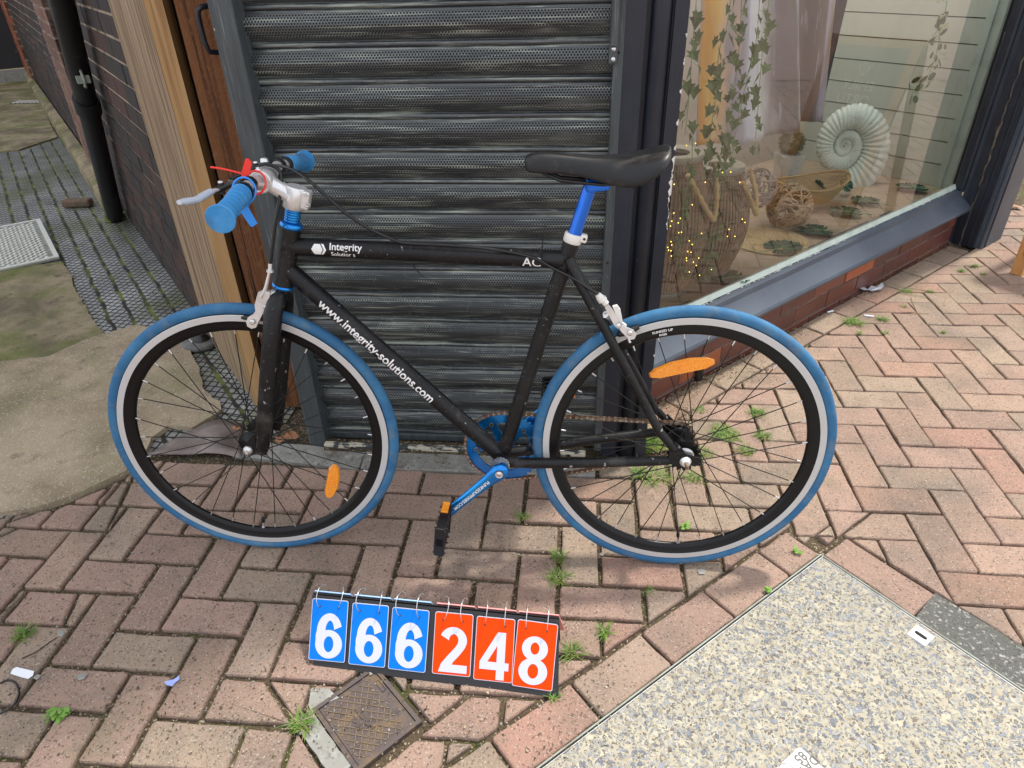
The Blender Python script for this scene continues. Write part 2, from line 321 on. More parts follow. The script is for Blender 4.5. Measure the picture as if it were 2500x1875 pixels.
M['fairy'] = mat('warm_fairy_bulb', (.9, .6, .1), .3, emit=((1, .62, .08), 3.0))
M['boardframe'] = mat('varnished_pine', (.50, .24, .08), .45, layers=[((.38, .16, .05), 20, .5, .7, (5, 5, .4))])
M['signface'] = mat('dark_green_grey_sign_face', (.10, .12, .11), .5)
M['minttext'] = mat('mint_lettering', (.32, .62, .52), .5)
M['moss'] = mat('moss', (.12, .15, .02), 1, layers=[((.2, .22, .04), 60, .5, .7)], bumps=[(300, .003)])
M['terracotta'] = mat('far_orange_brick', (.45, .13, .055), .8, bumps=[(80, .001)])

rl = bpy.data.materials.new('milky_fill_panel'); rl.use_nodes = True; t = rl.node_tree; t.nodes.clear()
a_ = t.nodes.new('ShaderNodeBsdfTranslucent'); a_.inputs[0].default_value = (.97, .97, .95, 1); o_ = t.nodes.new('ShaderNodeOutputMaterial'); t.links.new(a_.outputs[0], o_.inputs[0]); M['added_fill_panel'] = rl  # translucent material of the added panel that lights the display
# ================================================================== SETTING
def gp(px, py, z=0): p = ground(px, py, z); return (p.x, p.y)
# ---- bare ground under everything
b = MB(); b.add([(-60, -60, -.012), (60, -60, -.012), (60, 60, -.012), (-60, 60, -.012)], [(0, 1, 2, 3)])
tag(b.build('ground', M['dirt']), 'dark mossy sand showing in the joints between the blocks', 'ground', kind='structure')
# ---- inspection lid axes
T = ground(2004, 1357); A1 = R(220.6)
E1 = Vector((math.cos(A1), math.sin(A1), 0)); E2 = Vector((-math.sin(A1), math.cos(A1), 0))
if E2.dot(ground(2500, 1698) - T) < 0: E2 = -E2
def LP(u, v): p = T + E1 * u + E2 * v; return (p.x, p.y)
LIDU, LIDV = 1.25, 1.25
lidpoly = [LP(0, 0), LP(LIDU, 0), LP(LIDU, LIDV), LP(0, LIDV)]
border = [LP(-.004, -.108), LP(LIDU, -.108), LP(LIDU, LIDV), LP(-.108, LIDV), LP(-.108, .0), LP(-.004, -.0)]
bordA = [LP(-.006, -.108), LP(LIDU, -.108), LP(LIDU, .1), LP(-.006, .1)]
bordB = [LP(-.112, -.012), LP(.01, -.012), LP(.01, LIDV), LP(-.112, LIDV)]
# ---- small iron cover
c_l = ground(769.6, 1732); c_r = ground(1026, 1767); c_b = ground(864.6, 1868)
ex = (c_b - c_l); ey = (c_r - c_b); cw, ch = ex.length, ey.length; ex.normalize(); ey = (ey - ex * ey.dot(ex)).normalized()
cw = .165; ch = .165 if ch > .3 or ch < .1 else ch
def CP(u, v): p = c_l + ex * u + ey * v; return (p.x, p.y)
coverpoly = [CP(-.045, -.012), CP(cw + .01, -.012), CP(cw + .01, ch + .01), CP(-.045, ch + .01)]
coverpoly = [CP(-.012, -.045), CP(cw + .02, -.045), CP(cw + .02, ch + .012), CP(-.012, ch + .012)]
# ---- areas that are not herringbone
left_conc = [gp(-300, 1330), gp(0, 1262), gp(100, 1246), gp(215, 1205), gp(330, 1150), gp(345, 1118)]
def half(a, b):   # halfplane on the left of a->b as one clip triple
    nx, ny = b[1] - a[1], a[0] - b[0]; l = math.hypot(nx, ny); return (nx / l, ny / l, (nx * a[0] + ny * a[1]) / l)
def wallpoint(s, n): p = SN(s, n, 0); return (p.x, p.y)
far = 30
rem = []
rem.append(halfplanes([wallpoint(.18, .108), wallpoint(2.62, .108), wallpoint(2.62, -6), wallpoint(.18, -6)]))
rem.append(halfplanes([wallpoint(2.62, -.3), wallpoint(2.62, .0), wallpoint(9, .0), wallpoint(9, -3)]))
rem.append(halfplanes([(-.045, -.0), (.18, .0), (.18, 2), (-.045, 2)]))
rem.append(halfplanes([(-1.40, -.092), (-.043, -.092), (-.043, 2), (-1.40, 2)]))
for i in range(len(left_conc) - 1):
    a, b_ = left_conc[i], left_conc[i + 1]; rem.append(halfplanes([a, b_, (b_[0], b_[1] + 8), (a[0], a[1] + 8)]))
rem.append(halfplanes([left_conc[-1], (-1.40, -.09), (-1.40, 6), (left_conc[-1][0], 6)]))
rem.append(halfplanes([LP(-.05, -.05), LP(LIDU, -.05), LP(LIDU, LIDV), LP(-.05, LIDV)])); rem.append(halfplanes(bordA)); rem.append(halfplanes(bordB)); rem.append(halfplanes(coverpoly))
# ---- the block paving: herringbone, every block a separate little solid in one paving mesh
pv = MB(); pv.col = []
def tint():
    t = random.random(); k = random.uniform(.86, 1.12)
    a = (.335, .228, .176) if t < .60 else ((.318, .238, .180) if t < .93 else (.335, .205, .155))
    return [a[0] * k, a[1] * k * random.uniform(.97, 1.03), a[2] * k, 1]
def block(poly, joint, z=0.0):
    P = inset(poly, joint / 2)
    if not P or abs(area(P)) < 3e-4: return
    if area(P) < 0: P = P[::-1]
    tx, ty = random.uniform(-.010, .010), random.uniform(-.010, .010); dz = random.uniform(-.0016, .0016) + z
    cx = sum(p[0] for p in P) / len(P); cy = sum(p[1] for p in P) / len(P)
    # slightly worn corners and edges
    def zz(x, y): return dz + (x - cx) * tx + (y - cy) * ty
    Q = []
    for i, p in enumerate(P):
        a_, c_ = P[i - 1], P[(i + 1) % len(P)]
        def tow(p, q, d): l = math.hypot(q[0] - p[0], q[1] - p[1]); t = min(d / l, .3) if l > 0 else 0; return (p[0] + (q[0] - p[0]) * t, p[1] + (q[1] - p[1]) * t)
        d = random.uniform(.002, .006); Q += [tow(p, a_, d), tow(p, c_, d)]
    # break long edges so they wander a little
    W = []
    for i, p in enumerate(Q):
        q = Q[(i + 1) % len(Q)]; W.append(p); l = math.hypot(q[0] - p[0], q[1] - p[1])
        if l > .03:
            k = max(1, int(l / .03)); nx, ny = -(q[1] - p[1]) / l, (q[0] - p[0]) / l
            for j in range(1, k): e = random.uniform(-.0005, .0022); W.append((p[0] + (q[0] - p[0]) * j / k + nx * e, p[1] + (q[1] - p[1]) * j / k + ny * e))
    n = len(W); b1, b2 = .0022, .0055
    def shrink(d): return [(x + (cx - x) / max(math.hypot(cx - x, cy - y), 1e-4) * d, y + (cy - y) / max(math.hypot(cx - x, cy - y), 1e-4) * d) for x, y in W]
    R1, R2 = shrink(b1), shrink(b2)
    vs = [(x, y, -.03) for x, y in W] + [(x, y, zz(x, y) - .0055) for x, y in W] + [(x, y, zz(x, y) - .0015) for x, y in R1] + [(x, y, zz(x, y)) for x, y in R2]
    fs = []
    for r in range(3):
        fs += [(r * n + i, r * n + (i + 1) % n, (r + 1) * n + (i + 1) % n, (r + 1) * n + i) for i in range(n)]
    fs.append(tuple(range(3 * n, 4 * n)))
    pv.add(vs, fs, 0, False); t = tint(); pv.col += [t] * len(fs)
def LX(a): return .7743 + a * .1 * (1.0112 if a < 0 else 1.0)
def lat(a, b_): return (LX(a), -b_ * .1 + .0031)
def brick_ok(poly):
    return all(-3.0 < x < 6.5 and -3.6 < y < 4.6 for x, y in poly)
for m in range(-45, 70):
    for n in range(-45, 70):
        x, y = -m + 2 * n, m + 2 * n
        for (x0, y0, x1, y1) in ((x, y, x + 2, y + 1), (x + 1, y + 1, x + 2, y + 3)):
            poly = [lat(x0, y0), lat(x1, y0), lat(x1, y1), lat(x0, y1)]
            if not brick_ok(poly): continue
            cx = (poly[0][0] + poly[1][0]) / 2; cy = (poly[0][1] + poly[2][1]) / 2
            if cx < -1.4 and cy > .3: continue
            jx, jy = random.uniform(-.0018, .0018), random.uniform(-.0018, .0018)
            rt = random.uniform(-.010, .010); mxx, myy = cx, cy
            poly = [(mxx + (px_ - mxx) - (py_ - myy) * rt + jx, myy + (py_ - myy) + (px_ - mxx) * rt + jy) for px_, py_ in poly]
            joint = .0098 - max(0, min(1, (cx - .1) / .6)) * .0065
            parts = [poly]
            for H in rem: parts = subtract(parts, H)
            for q in parts: block(q, joint)
# course laid along the shop window, and the frame of blocks round the big lid
s = .16
while s < 2.5:
    block([wallpoint(s, .004), wallpoint(min(s + .203, 2.46), .004), wallpoint(min(s + .203, 2.46), .106), wallpoint(s, .106)], .006, -.001); s += .203
ph = (ground(1927, 1402) - T).dot(E1) % .203
u = ph - .203
while u < LIDU:
    block([LP(max(u, -.004), -.003), LP(max(u, -.004), -.105), LP(u + .203, -.105), LP(u + .203, -.003)], .005); u += .203
block([LP(-.004, .0), LP(-.106, .0), LP(-.106, .232), LP(-.004, .232)], .005)
v = .62
while v < LIDV:
    block([LP(-.004, v), LP(-.106, v), LP(-.106, v + .203), LP(-.004, v + .203)], .005); v += .203
tag(pv.build('pavement', M['paver']), 'pinkish red and buff concrete blocks laid in herringbone', 'pavement', kind='structure')
# mortar patch beside the lid
b = MB(); b.prism([LP(-.005, .235), LP(-.112, .225), LP(-.118, .40), LP(-.115, .62), LP(-.005, .62)], -.02, -.003)
tag(b.build('mortar_patch', M['asphalt']), 'dark gritty mortar filling a missing block by the big lid', 'mortar patch', kind='structure')
# far road surface on the street side
b = MB(); b.add([(6.55, -40, -.006), (50, -40, -.006), (50, 40, -.006), (6.55, 40, -.006)], [(0, 1, 2, 3)])
b.add([(-40, -40, -.006), (6.55, -40, -.006), (6.55, -3.65, -.006), (-40, -3.65, -.006)], [(0, 1, 2, 3)])
M['farpav'] = mat('far_block_paving', (.29, .19, .15), .9, layers=[((.22, .16, .12), 3, .45, .65), ((.08, .06, .04), 9, .62, .7)])
tag(b.build('street', M['farpav']), 'further block paved street beyond the picture', 'street', kind='structure')

# ---- concrete and stable paving in the alley
def sheet(name, poly, z0, z1, m, label, cat, rag=.004, step=.03, under=None):
    W = []
    n = len(poly)
    for i in range(n):
        p, q = poly[i], poly[(i + 1) % n]; l = math.hypot(q[0] - p[0], q[1] - p[1]); k = max(1, min(60, int(l / step)))
        for j in range(k):
            e = random.uniform(-rag, rag); W.append((p[0] + (q[0] - p[0]) * j / k + e, p[1] + (q[1] - p[1]) * j / k + random.uniform(-rag, rag)))
    b = MB(); b.hexa([Vector((x, y, z0)) for x, y in W], [Vector((x, y, z1)) for x, y in W])
    return tag(b.build(name, m), label, cat, kind='structure')
# stable paving: material with a diamond grid of grooves, courses running up the alley
def stable_mat():
    m = mat('blue_diamond_stable_paving', (.20, .205, .20), .34, layers=[((.33, .335, .33), 4, .45, .62), ((.13, .15, .055), 2.2, .48, .64, ST, 'n', .7), ((.09, .07, .05), 7, .6, .72)], bumps=[])
    t = m.node_tree; N = t.nodes; L = t.links; bs = N['Principled BSDF']
    co = N.new('ShaderNodeTexCoord'); sp = N.new('ShaderNodeSeparateXYZ'); L.new(co.outputs['Object'], sp.inputs[0])
    wob = N.new('ShaderNodeTexNoise'); wob.inputs['Scale'].default_value = 14; L.new(co.outputs['Object'], wob.inputs['Vector'])
    def math_(op, a, b=None, c=None):
        n = N.new('ShaderNodeMath'); n.operation = op
        for i, x in enumerate((a, b, c)):
            if x is None: continue
            if isinstance(x, (int, float)): n.inputs[i].default_value = x
            else: L.new(x, n.inputs[i])
        return n.outputs[0]
    def line(ang, per, wdt, wb=.003):
        a = R(ang); d = math_('ADD', math_('MULTIPLY', sp.outputs[0], -math.sin(a)), math_('MULTIPLY', sp.outputs[1], math.cos(a)))
        d = math_('ADD', d, math_('MULTIPLY', math_('SUBTRACT', wob.outputs['Fac'], .5), wb * 4))
        f = math_('FRACT', math_('DIVIDE', d, per)); q = math_('ABSOLUTE', math_('SUBTRACT', f, .5)) # .5 at the line
        mr = N.new('ShaderNodeMapRange'); mr.interpolation_type = 'SMOOTHSTEP'; mr.inputs['From Min'].default_value = .5 - wdt / per * .8; mr.inputs['From Max'].default_value = .5 - wdt / per * .3
        L.new(q, mr.inputs['Value']); return mr.outputs[0]
    g = math_('MAXIMUM', line(86, .0300, .0052), line(174, .0300, .0052))
    j = line(130.3, .082, .014, .006)
    cur = bs.inputs['Base Color'].links[0].from_socket
    m1 = N.new('ShaderNodeMix'); m1.data_type = 'RGBA'; L.new(g, m1.inputs['Factor']); L.new(cur, m1.inputs['A']); m1.inputs['B'].default_value = (.012, .011, .009, 1)
    ms = N.new('ShaderNodeTexNoise'); ms.inputs['Scale'].default_value = 9; L.new(co.outputs['Object'], ms.inputs['Vector'])
    rp = N.new('ShaderNodeValToRGB'); rp.color_ramp.elements[0].position = .44; rp.color_ramp.elements[0].color = (.022, .018, .013, 1); rp.color_ramp.elements[1].position = .66; rp.color_ramp.elements[1].color = (.12, .15, .025, 1); L.new(ms.outputs['Fac'], rp.inputs['Fac'])
    m2 = N.new('ShaderNodeMix'); m2.data_type = 'RGBA'; L.new(j, m2.inputs['Factor']); L.new(m1.outputs['Result'], m2.inputs['A']); L.new(rp.outputs['Color'], m2.inputs['B']); L.new(m2.outputs['Result'], bs.inputs['Base Color'])
    h = math_('MAXIMUM', g, j); bn = N.new('ShaderNodeBump'); bn.inputs['Distance'].default_value = .002; bn.invert = True; L.new(h, bn.inputs['Height']); L.new(bn.outputs[0], bs.inputs['Normal'])
    ro = N.new('ShaderNodeMapRange'); ro.inputs['To Min'].default_value = .36; ro.inputs['To Max'].default_value = .95; L.new(h, ro.inputs['Value']); L.new(ro.outputs[0], bs.inputs['Roughness'])
    return m
M['stable'] = stable_mat()
AD = R(130); ADIR = Vector((math.cos(AD), math.sin(AD), 0)); AN = Vector((-math.sin(AD), math.cos(AD), 0)) * 1.0     # AN points to the alley side
if AN.x > 0: AN = -AN
AC = Vector((-1.19, .21, 0))
def AL(s, n, z=0): return AC + ADIR * s + AN * n + Vector((0, 0, z))
alley = [(-1.05, .12), (-1.05, .6), tuple(AL(9.6, -.3)[:2]), tuple(AL(9.6, 3.2)[:2]), tuple(AL(1.0, 4.5)[:2]), tuple(AL(-1.2, 2.2)[:2]), (-1.6, -.12), (-1.32, -.03), (-1.30, .08)]
sheet('alley_paving', alley, -.03, -.006, M['stable'], 'mossy blue-grey stable paving with a diamond grid', 'alley paving', 0)
sheet('concrete_slab', [gp(-900, 640), gp(0, 662), gp(150, 640), gp(176, 672), gp(183, 705), gp(215, 760), gp(240, 800), gp(262, 822), gp(120, 905), gp(-900, 1000)], -.03, .004, M['concrete_mossy'], 'brown mossy concrete slab beside the gully cover', 'concrete slab')
sheet('concrete_apron', [gp(-300, 1330), gp(0, 1258), gp(100, 1242), gp(215, 1201), gp(330, 1146), gp(352, 1114), gp(372, 1075), gp(410, 1046), gp(440, 1046), gp(470, 1052), gp(530, 1016), gp(543, 1003), gp(538, 985), gp(500, 960), gp(488, 905), gp(470, 870), gp(448, 830), gp(425, 800), gp(400, 780), gp(378, 810), gp(334, 797), gp(262, 818), gp(205, 835), gp(120, 875), gp(-900, 985)], -.03, .010, M['concrete'], 'worn pale concrete apron by the front wheel', 'concrete slab')
sheet('far_concrete', [tuple(AL(4.9, .40)[:2]), tuple(AL(5.6, 3.6)[:2]), tuple(AL(9.55, 3.2)[:2]), tuple(AL(9.55, .02)[:2]), tuple(AL(5.2, .1)[:2])], -.03, .006, M['concrete_mossy'], 'cracked beige concrete at the far end of the alley', 'concrete path')
# bare soil where a stable block is missing
b = MB(); P = [gp(190, 665), gp(235, 655), gp(262, 690), gp(275, 730), gp(240, 760), gp(222, 742), gp(200, 700)]
sx_ = sum(p[0] for p in P) / len(P); sy_ = sum(p[1] for p in P) / len(P); P = [(sx_ + math.cos(6.283 * i / 48) * .15 * (1 + .28 * math.sin(i * .7) + .14 * math.sin(i * 2.3) + random.uniform(-.1, .1)), sy_ + math.sin(6.283 * i / 48) * .21 * (1 + .25 * math.sin(i * .9 + 1) + random.uniform(-.12, .12))) for i in range(48)]
b.add([(x, y, .0 - .003) for x, y in P], [tuple(range(len(P)))]); pass
# threshold stones in front of the shutter
b = MB(); b.prism([(-.735, -.10), (-.042, -.098), (-.042, -.030), (-.74, -.012)], -.02, .005, bev=.003)
tag(b.build('threshold_slab', M['slate']), 'grey stone strip below the shutter', 'threshold', kind='structure')
b = MB(); b.prism([(-1.15, -.062), (-.74, -.104), (-.74, -.006), (-1.10, .01), (-1.05, .07), (-1.2, .09)], -.02, .003, bev=.003)
tag(b.build('threshold_slab', M['slate']), 'pale worn stone strip behind the front wheel', 'threshold', kind='structure')
# loose metal sheet, slightly curled
b = MB(); n = 14
P0 = [gp(358, 1118), gp(440, 1118), gp(505, 1112), gp(560, 1119), gp(590, 1126)]; P1 = [gp(375, 1110), gp(435, 1075), gp(500, 1040), gp(540, 1030), gp(600, 1040)]
vs = []
for i in range(n + 1):
    t = i / n * (len(P0) - 1); k = min(int(t), len(P0) - 2); f = t - k
    for j in range(6):
        a_ = Vector((*P0[k], 0)).lerp(Vector((*P0[k + 1], 0)), f); c_ = Vector((*P1[k], 0)).lerp(Vector((*P1[k + 1], 0)), f); p = a_.lerp(c_, j / 5); p.z = .013 + .0025 * math.sin(i * .8) + .0015 * math.sin(j * 1.1); vs.append(p)
fs = [(i * 6 + j, (i + 1) * 6 + j, (i + 1) * 6 + j + 1, i * 6 + j + 1) for i in range(n) for j in range(5)]
b.add(vs, fs, 0, True); o = b.build('metal_sheet', M['mauveplate']); md = o.modifiers.new('s', 'SOLIDIFY'); md.thickness = .003
tag(o, 'loose stained metal sheet lying flat below the front hub', 'metal sheet')

# ================================================================== SHUTTER
SHY = .05; PITCH = .0773
shut = empty('roller_shutter', (-.46, SHY, 0)); tag(shut, 'black perforated roller shutter with pale streaks behind the bicycle', 'roller shutter')
def shutter_mat():
    m = mat('streaked_black_slats', (.026, .031, .034), .26, spec=.75, layers=[
        ((.060, .070, .072), 2.6, .40, .62, (1, 1, 14)),
        ((.38, .42, .35), 4.0, .52, .70, (1, 1, 26), 'n', .85),
        ((.50, .52, .43), 9, .60, .74, (1, 1, 30), 'n', .8),
        ((.016, .019, .024), 2.4, .54, .70, (1.3, 1, 5), 'n', .55)],
        bumps=[(60, .0004, (.3, 4, 8), 'n')], rvar=.08)
    t = m.node_tree; N = t.nodes; L = t.links; bs = N['Principled BSDF']
    uv = N.new('ShaderNodeUVMap'); sp = N.new('ShaderNodeSeparateXYZ'); L.new(uv.outputs[0], sp.inputs[0])
    def mth(op, a, b=None):
        n = N.new('ShaderNodeMath'); n.operation = op
        for i, x in enumerate((a, b)):
            if x is None: continue
            if isinstance(x, (int, float)): n.inputs[i].default_value = x
            else: L.new(x, n.inputs[i])
        return n.outputs[0]
    PX, PV = .0072, .0058
    def dots(ox, ov):
        fx = mth('SUBTRACT', mth('FRACT', mth('ADD', mth('DIVIDE', sp.outputs[0], PX), ox)), .5); fv = mth('SUBTRACT', mth('FRACT', mth('ADD', mth('DIVIDE', sp.outputs[1], PV * 2), ov)), .5)
        return mth('ADD', mth('POWER', mth('MULTIPLY', fx, PX), 2), mth('POWER', mth('MULTIPLY', fv, PV * 2), 2))
    d = mth('MINIMUM', dots(0, 0), dots(.5, .5))
    hole = mth('LESS_THAN', d, .0023 ** 2)
    ok = mth('MULTIPLY', mth('GREATER_THAN', sp.outputs[1], .0065), mth('LESS_THAN', sp.outputs[1], .0635))
    hole = mth('MULTIPLY', hole, ok)
    # light seen through the holes, painted as pale grey that grows to the right
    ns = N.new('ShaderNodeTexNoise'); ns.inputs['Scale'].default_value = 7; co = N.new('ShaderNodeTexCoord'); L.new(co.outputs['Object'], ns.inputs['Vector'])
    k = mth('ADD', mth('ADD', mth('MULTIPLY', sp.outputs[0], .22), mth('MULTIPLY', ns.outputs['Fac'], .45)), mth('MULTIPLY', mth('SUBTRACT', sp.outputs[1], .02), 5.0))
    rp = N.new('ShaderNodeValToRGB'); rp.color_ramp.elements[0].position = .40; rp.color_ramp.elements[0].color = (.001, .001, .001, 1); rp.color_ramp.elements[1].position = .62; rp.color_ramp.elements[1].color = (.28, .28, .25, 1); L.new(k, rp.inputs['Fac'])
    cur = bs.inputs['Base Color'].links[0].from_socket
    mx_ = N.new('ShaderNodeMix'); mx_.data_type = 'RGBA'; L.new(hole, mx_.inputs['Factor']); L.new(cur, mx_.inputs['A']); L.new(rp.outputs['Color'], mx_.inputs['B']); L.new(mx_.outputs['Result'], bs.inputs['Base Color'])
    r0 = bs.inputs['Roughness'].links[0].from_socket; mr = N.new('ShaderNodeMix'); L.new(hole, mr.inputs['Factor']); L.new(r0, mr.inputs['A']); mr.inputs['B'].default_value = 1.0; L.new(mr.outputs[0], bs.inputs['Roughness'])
    return m
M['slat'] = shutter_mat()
def slat_profile():
    pts = []
    # from the top edge down: convex perforated web, valley, round rib
    for i in range(13):
        t = i / 12; z = PITCH - t * .0615; y = -.0150 * math.sin(math.pi * (t * .94 + .03)) ** .9; pts.append((y, z))
    pts += [(.0015, .0145), (.0005, .0125)]
    for i in range(8):
        a = R(100 + i * 24); pts.append((.0005 - .0062 * math.sin(R(8 + i * 24)) * 1.0, .0062 + .0062 * math.cos(R(8 + i * 24))))
    pts.append((.003, .0))
    return pts
prof = slat_profile()
arc = [0]
for i in range(1, len(prof)): arc.append(arc[-1] + math.dist(prof[i], prof[i - 1]))
slat0 = None
z = .030; k = 0
while z < 1.42:
    b = MB(); b.uv = []
    X0, X1 = -.44, .44; nx = 22
    vs = []; uv = []
    off = random.random() * 5
    for i in range(nx + 1):
        x = X0 + (X1 - X0) * i / nx
        for (y, zz_), a_ in zip(prof, arc): vs.append((x, y + .0007 * math.sin(x * 9 + k * 2), zz_)); uv.append((x + off * 0, a_))
    m_ = len(prof)
    fs = [(i * m_ + j, i * m_ + j + 1, (i + 1) * m_ + j + 1, (i + 1) * m_ + j) for i in range(nx) for j in range(m_ - 1)]
    b.add(vs, fs, 0, True); b.uv = uv
    # vertices carried in shutter space so the streaks differ from slat to slat
    b.v = [(vx, vy, vz + z) for vx, vy, vz in b.v]
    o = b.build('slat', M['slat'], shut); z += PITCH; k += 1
def gx(px, py): return hit(px, py, (0, 0, 0), (0, 1, 0)).x
b = MB(); b.box((-.897 + .46, .02 - SHY, .70), (.056, .045, 1.40), bev=.004); b.box((-.870 + .46, .045 - SHY, .70), (.01, .012, 1.38)); b.build('guide_rail', M['guide'], shut)
b = MB(); b.box((-.0345 + .46, .021 - SHY, .72), (.021, .046, 1.40), bev=.002)
for zz_ in (.42, .62, .84, 1.1): b.lathe([(.0028, 0), (.0028, .0012), (0, .0012)], (-.0345 + .46, -.002 - SHY, zz_), (0, -1, 0), 12, 1)
b.build('guide_rail', [M['guide'], M['void']], shut)
b = MB(); b.tube([(-.046 + .46, -.012 - SHY, 1.26), (-.046 + .46, -.012 - SHY, 1.115)], .0095, 10); b.box((-.046 + .46, -.006 - SHY, 1.098), (.018, .014, .040), bev=.004)
b.lathe([(.005, 0), (.0045, .003), (0, .003)], (-.046 + .46, -.013 - SHY, 1.088), (0, -1, 0), 10, 1); b.lathe([(.005, 0), (.0045, .003), (0, .003)], (-.046 + .46, -.013 - SHY, 1.108), (0, -1, 0), 10, 1)
b.build('lock_bolt', [M['guide'], M['steel']], shut)
b = MB(); b.box((0, .012, .72), (.9, .004, 1.44)); b.build('backing', M['void'], shut)
b = MB(); b.box((0, -.002, .018), (.84, .022, .024), bev=.003); b.build('bottom_bar', M['guide'], shut)
# threshold bar with flaking cream paint, dirt behind it
b = MB(); b.box((-.47, -.012, .014), (.80, .020, .020), bev=.003); b.box((-.47, .0, .006), (.80, .05, .012), m=1)
for x in (-.78, -.40, -.12): b.lathe([(.006, 0), (.006, .001), (0, .001)], (x, -.0225, .014), (0, -1, 0), 12, 2)
tag(b.build('threshold_bar', [M['flaking'], M['dirt'], M['void']]), 'low metal threshold bar with flaking cream paint under the shutter', 'threshold bar')

# ================================================================== COLUMN at the corner
col = empty('corner_post', (.03, .1, 0)); tag(col, 'dark blue-black painted door post between shutter and shop window', 'door post')
def colp(poly, z0, z1, name, m):
    b = MB(); b.hexa([Vector((x - .03, y - .1, z0)) for x, y in poly], [Vector((x - .03, y - .1, z1)) for x, y in poly]); return b.build(name, m, col)
colp([(-.024, .0), (.0185, .0), (.0185, .24), (-.024, .24)], 0, 2.42, 'flat_board', M['black_frame'])
colp([(.0185, .022), (.0305, .022), (.0305, .23), (.0185, .23)], 0, 2.41, 'groove', M['black_frame'])
rd = [(.0305, .23), (.0305, .012), (.033, .003), (.039, -.003), (.050, -.0055), (.060, -.003), (.068, .003), (.0735, .014), (.0735, .23)]
rd = [(x, y) for x, y in rd]
b = MB(); n = len(rd); b.hexa([Vector((x - .03, y - .1, 0)) for x, y in rd], [Vector((x - .03, y - .1, 2.415)) for x, y in rd]); b.sm = [True] * len(b.sm); b.sm[0] = b.sm[1] = False; o = b.build('round_moulding', M['black_frame'], col)
colp([(.0735, .018), (.0775, .018), (.0775, .22), (.0735, .22)], 0, 2.40, 'groove', M['black_frame'])
colp([(.0775, .004), (.1065, .004), (.1065, .20), (.0775, .20)], 0, 2.42, 'edge_board', M['black_frame'])
b = MB(); random.seed(5)
for zc, h in ((1.02, .006), (.90, .008), (.86, .03), (.84, .02), (.80, .045), (.77, .03), (.745, .05), (.72, .02), (1.13, .006), (1.08, .01), (.955, .01), (.30, .012), (.35, .006)):
    n = 7; P = [(.1067 - random.uniform(0, .35 + h * 9) * .012 * (1 if i % 2 else .3) - (.0 if i not in (2, 4) else .002), zc + (i / (n - 1) - .5) * h * 1.4) for i in range(n)]
    vs = [(x - .03, .0030 - .1, z) for x, z in P] + [(.1068 - .03, .0030 - .1, z) for x, z in P]
    b = MB(); b.add(vs, [(i, i + 1, n + i + 1, n + i) for i in range(n - 1)]); b.build('bare_paint_chip', M['whiteplastic'], col)

# ================================================================== SHOP WINDOW
def wpoly(b, s0, s1, prof, m=0):
    """profile (n,z) extruded along the window from s0 to s1"""
    b.hexa([SN(s0, n, z) for n, z in prof], [SN(s1, n, z) for n, z in prof], m)
# brick plinth
pl = MB(); pl.col = []; tt = []
def pbox(c0, c1, c2, c3, z0, z1, col_, depth_dir, mb, bev=.002):
    pass
def brick_wall(name, fr, s0, s1, z0, rows, L_, H_, J_, pal, mm, joints, label, cat, stag=.5, par=None, nface=0.0):
    b = MB(); b.col = []
    def q(s_, n_, z_): return fr(s_, n_, z_)
    for r in range(rows):
        zb = z0 + r * (H_ + J_); s_ = s0 - (stag * (L_ + J_) if r % 2 else 0) - random.random() * .01
        while s_ < s1:
            a_ = max(s_, s0); e_ = min(s_ + L_, s1)
            if e_ - a_ > .015:
                dn = random.uniform(-.0015, .0015) + nface; c = random.choice(pal)
                if name == 'brick_plinth':
                    for (rr_, ss_), cc_ in SPECIAL.items():
                        if rr_ == r and s_ <= ss_ < s_ + L_: c = cc_
                k_ = random.uniform(.8, 1.2); cc = [c[0] * k_, c[1] * k_, c[2] * k_, 1]; t = .002
                outer = [q(a_, dn - t, zb), q(e_, dn - t, zb), q(e_, dn - t, zb + H_), q(a_, dn - t, zb + H_)]
                inner = [q(a_ + t, dn, zb + t), q(e_ - t, dn, zb + t), q(e_ - t, dn, zb + H_ - t), q(a_ + t, dn, zb + H_ - t)]
                back = [q(a_, dn - .03, zb), q(e_, dn - .03, zb), q(e_, dn - .03, zb + H_), q(a_, dn - .03, zb + H_)]
                fs = [(8, 9, 10, 11)] + [(4 + i, 4 + (i + 1) % 4, 8 + (i + 1) % 4, 8 + i) for i in range(4)] + [(i, (i + 1) % 4, 4 + (i + 1) % 4, 4 + i) for i in range(4)]
                b.add(back + outer + inner, fs); b.col += [cc] * len(fs)
            s_ += L_ + J_
    z1 = z0 + rows * (H_ + J_)
    vs = [q(s0, nface - J_ * .55, z0 - .05), q(s1, nface - J_ * .55, z0 - .05), q(s1, nface - J_ * .55, z1), q(s0, nface - J_ * .55, z1), q(s0, nface - .1, z0 - .05), q(s1, nface - .1, z0 - .05), q(s1, nface - .1, z1), q(s0, nface - .1, z1)]
    fs = [(0, 1, 2, 3), (4, 7, 6, 5), (3, 2, 6, 7), (0, 3, 7, 4), (1, 5, 6, 2)]
    b.add(vs, fs, 1); b.col += [[1, 1, 1, 1]] * 5
    o = b.build(name, [mm, joints]); tag(o, label, cat); return o
random.seed(11)
SPECIAL = {(2, 1.6): (.30, .075, .03), (1, .62): (.27, .075, .03)}
brick_wall('brick_plinth', lambda s_, n_, z_: SN(s_, n_, z_), .10, 2.47, -.052, 3, .222, .066, .0065, [(.13, .042, .028), (.105, .035, .03), (.15, .05, .03), (.12, .04, .033)], M['plinthbrick'], M['mortar'], 'low dark red brick plinth under the grey window sill', 'brick wall')
win = empty('shop_window', SN(1.2, 0, 0)); tag(win, 'large shop window with dark grey sill and sloping street reflections', 'shop window')
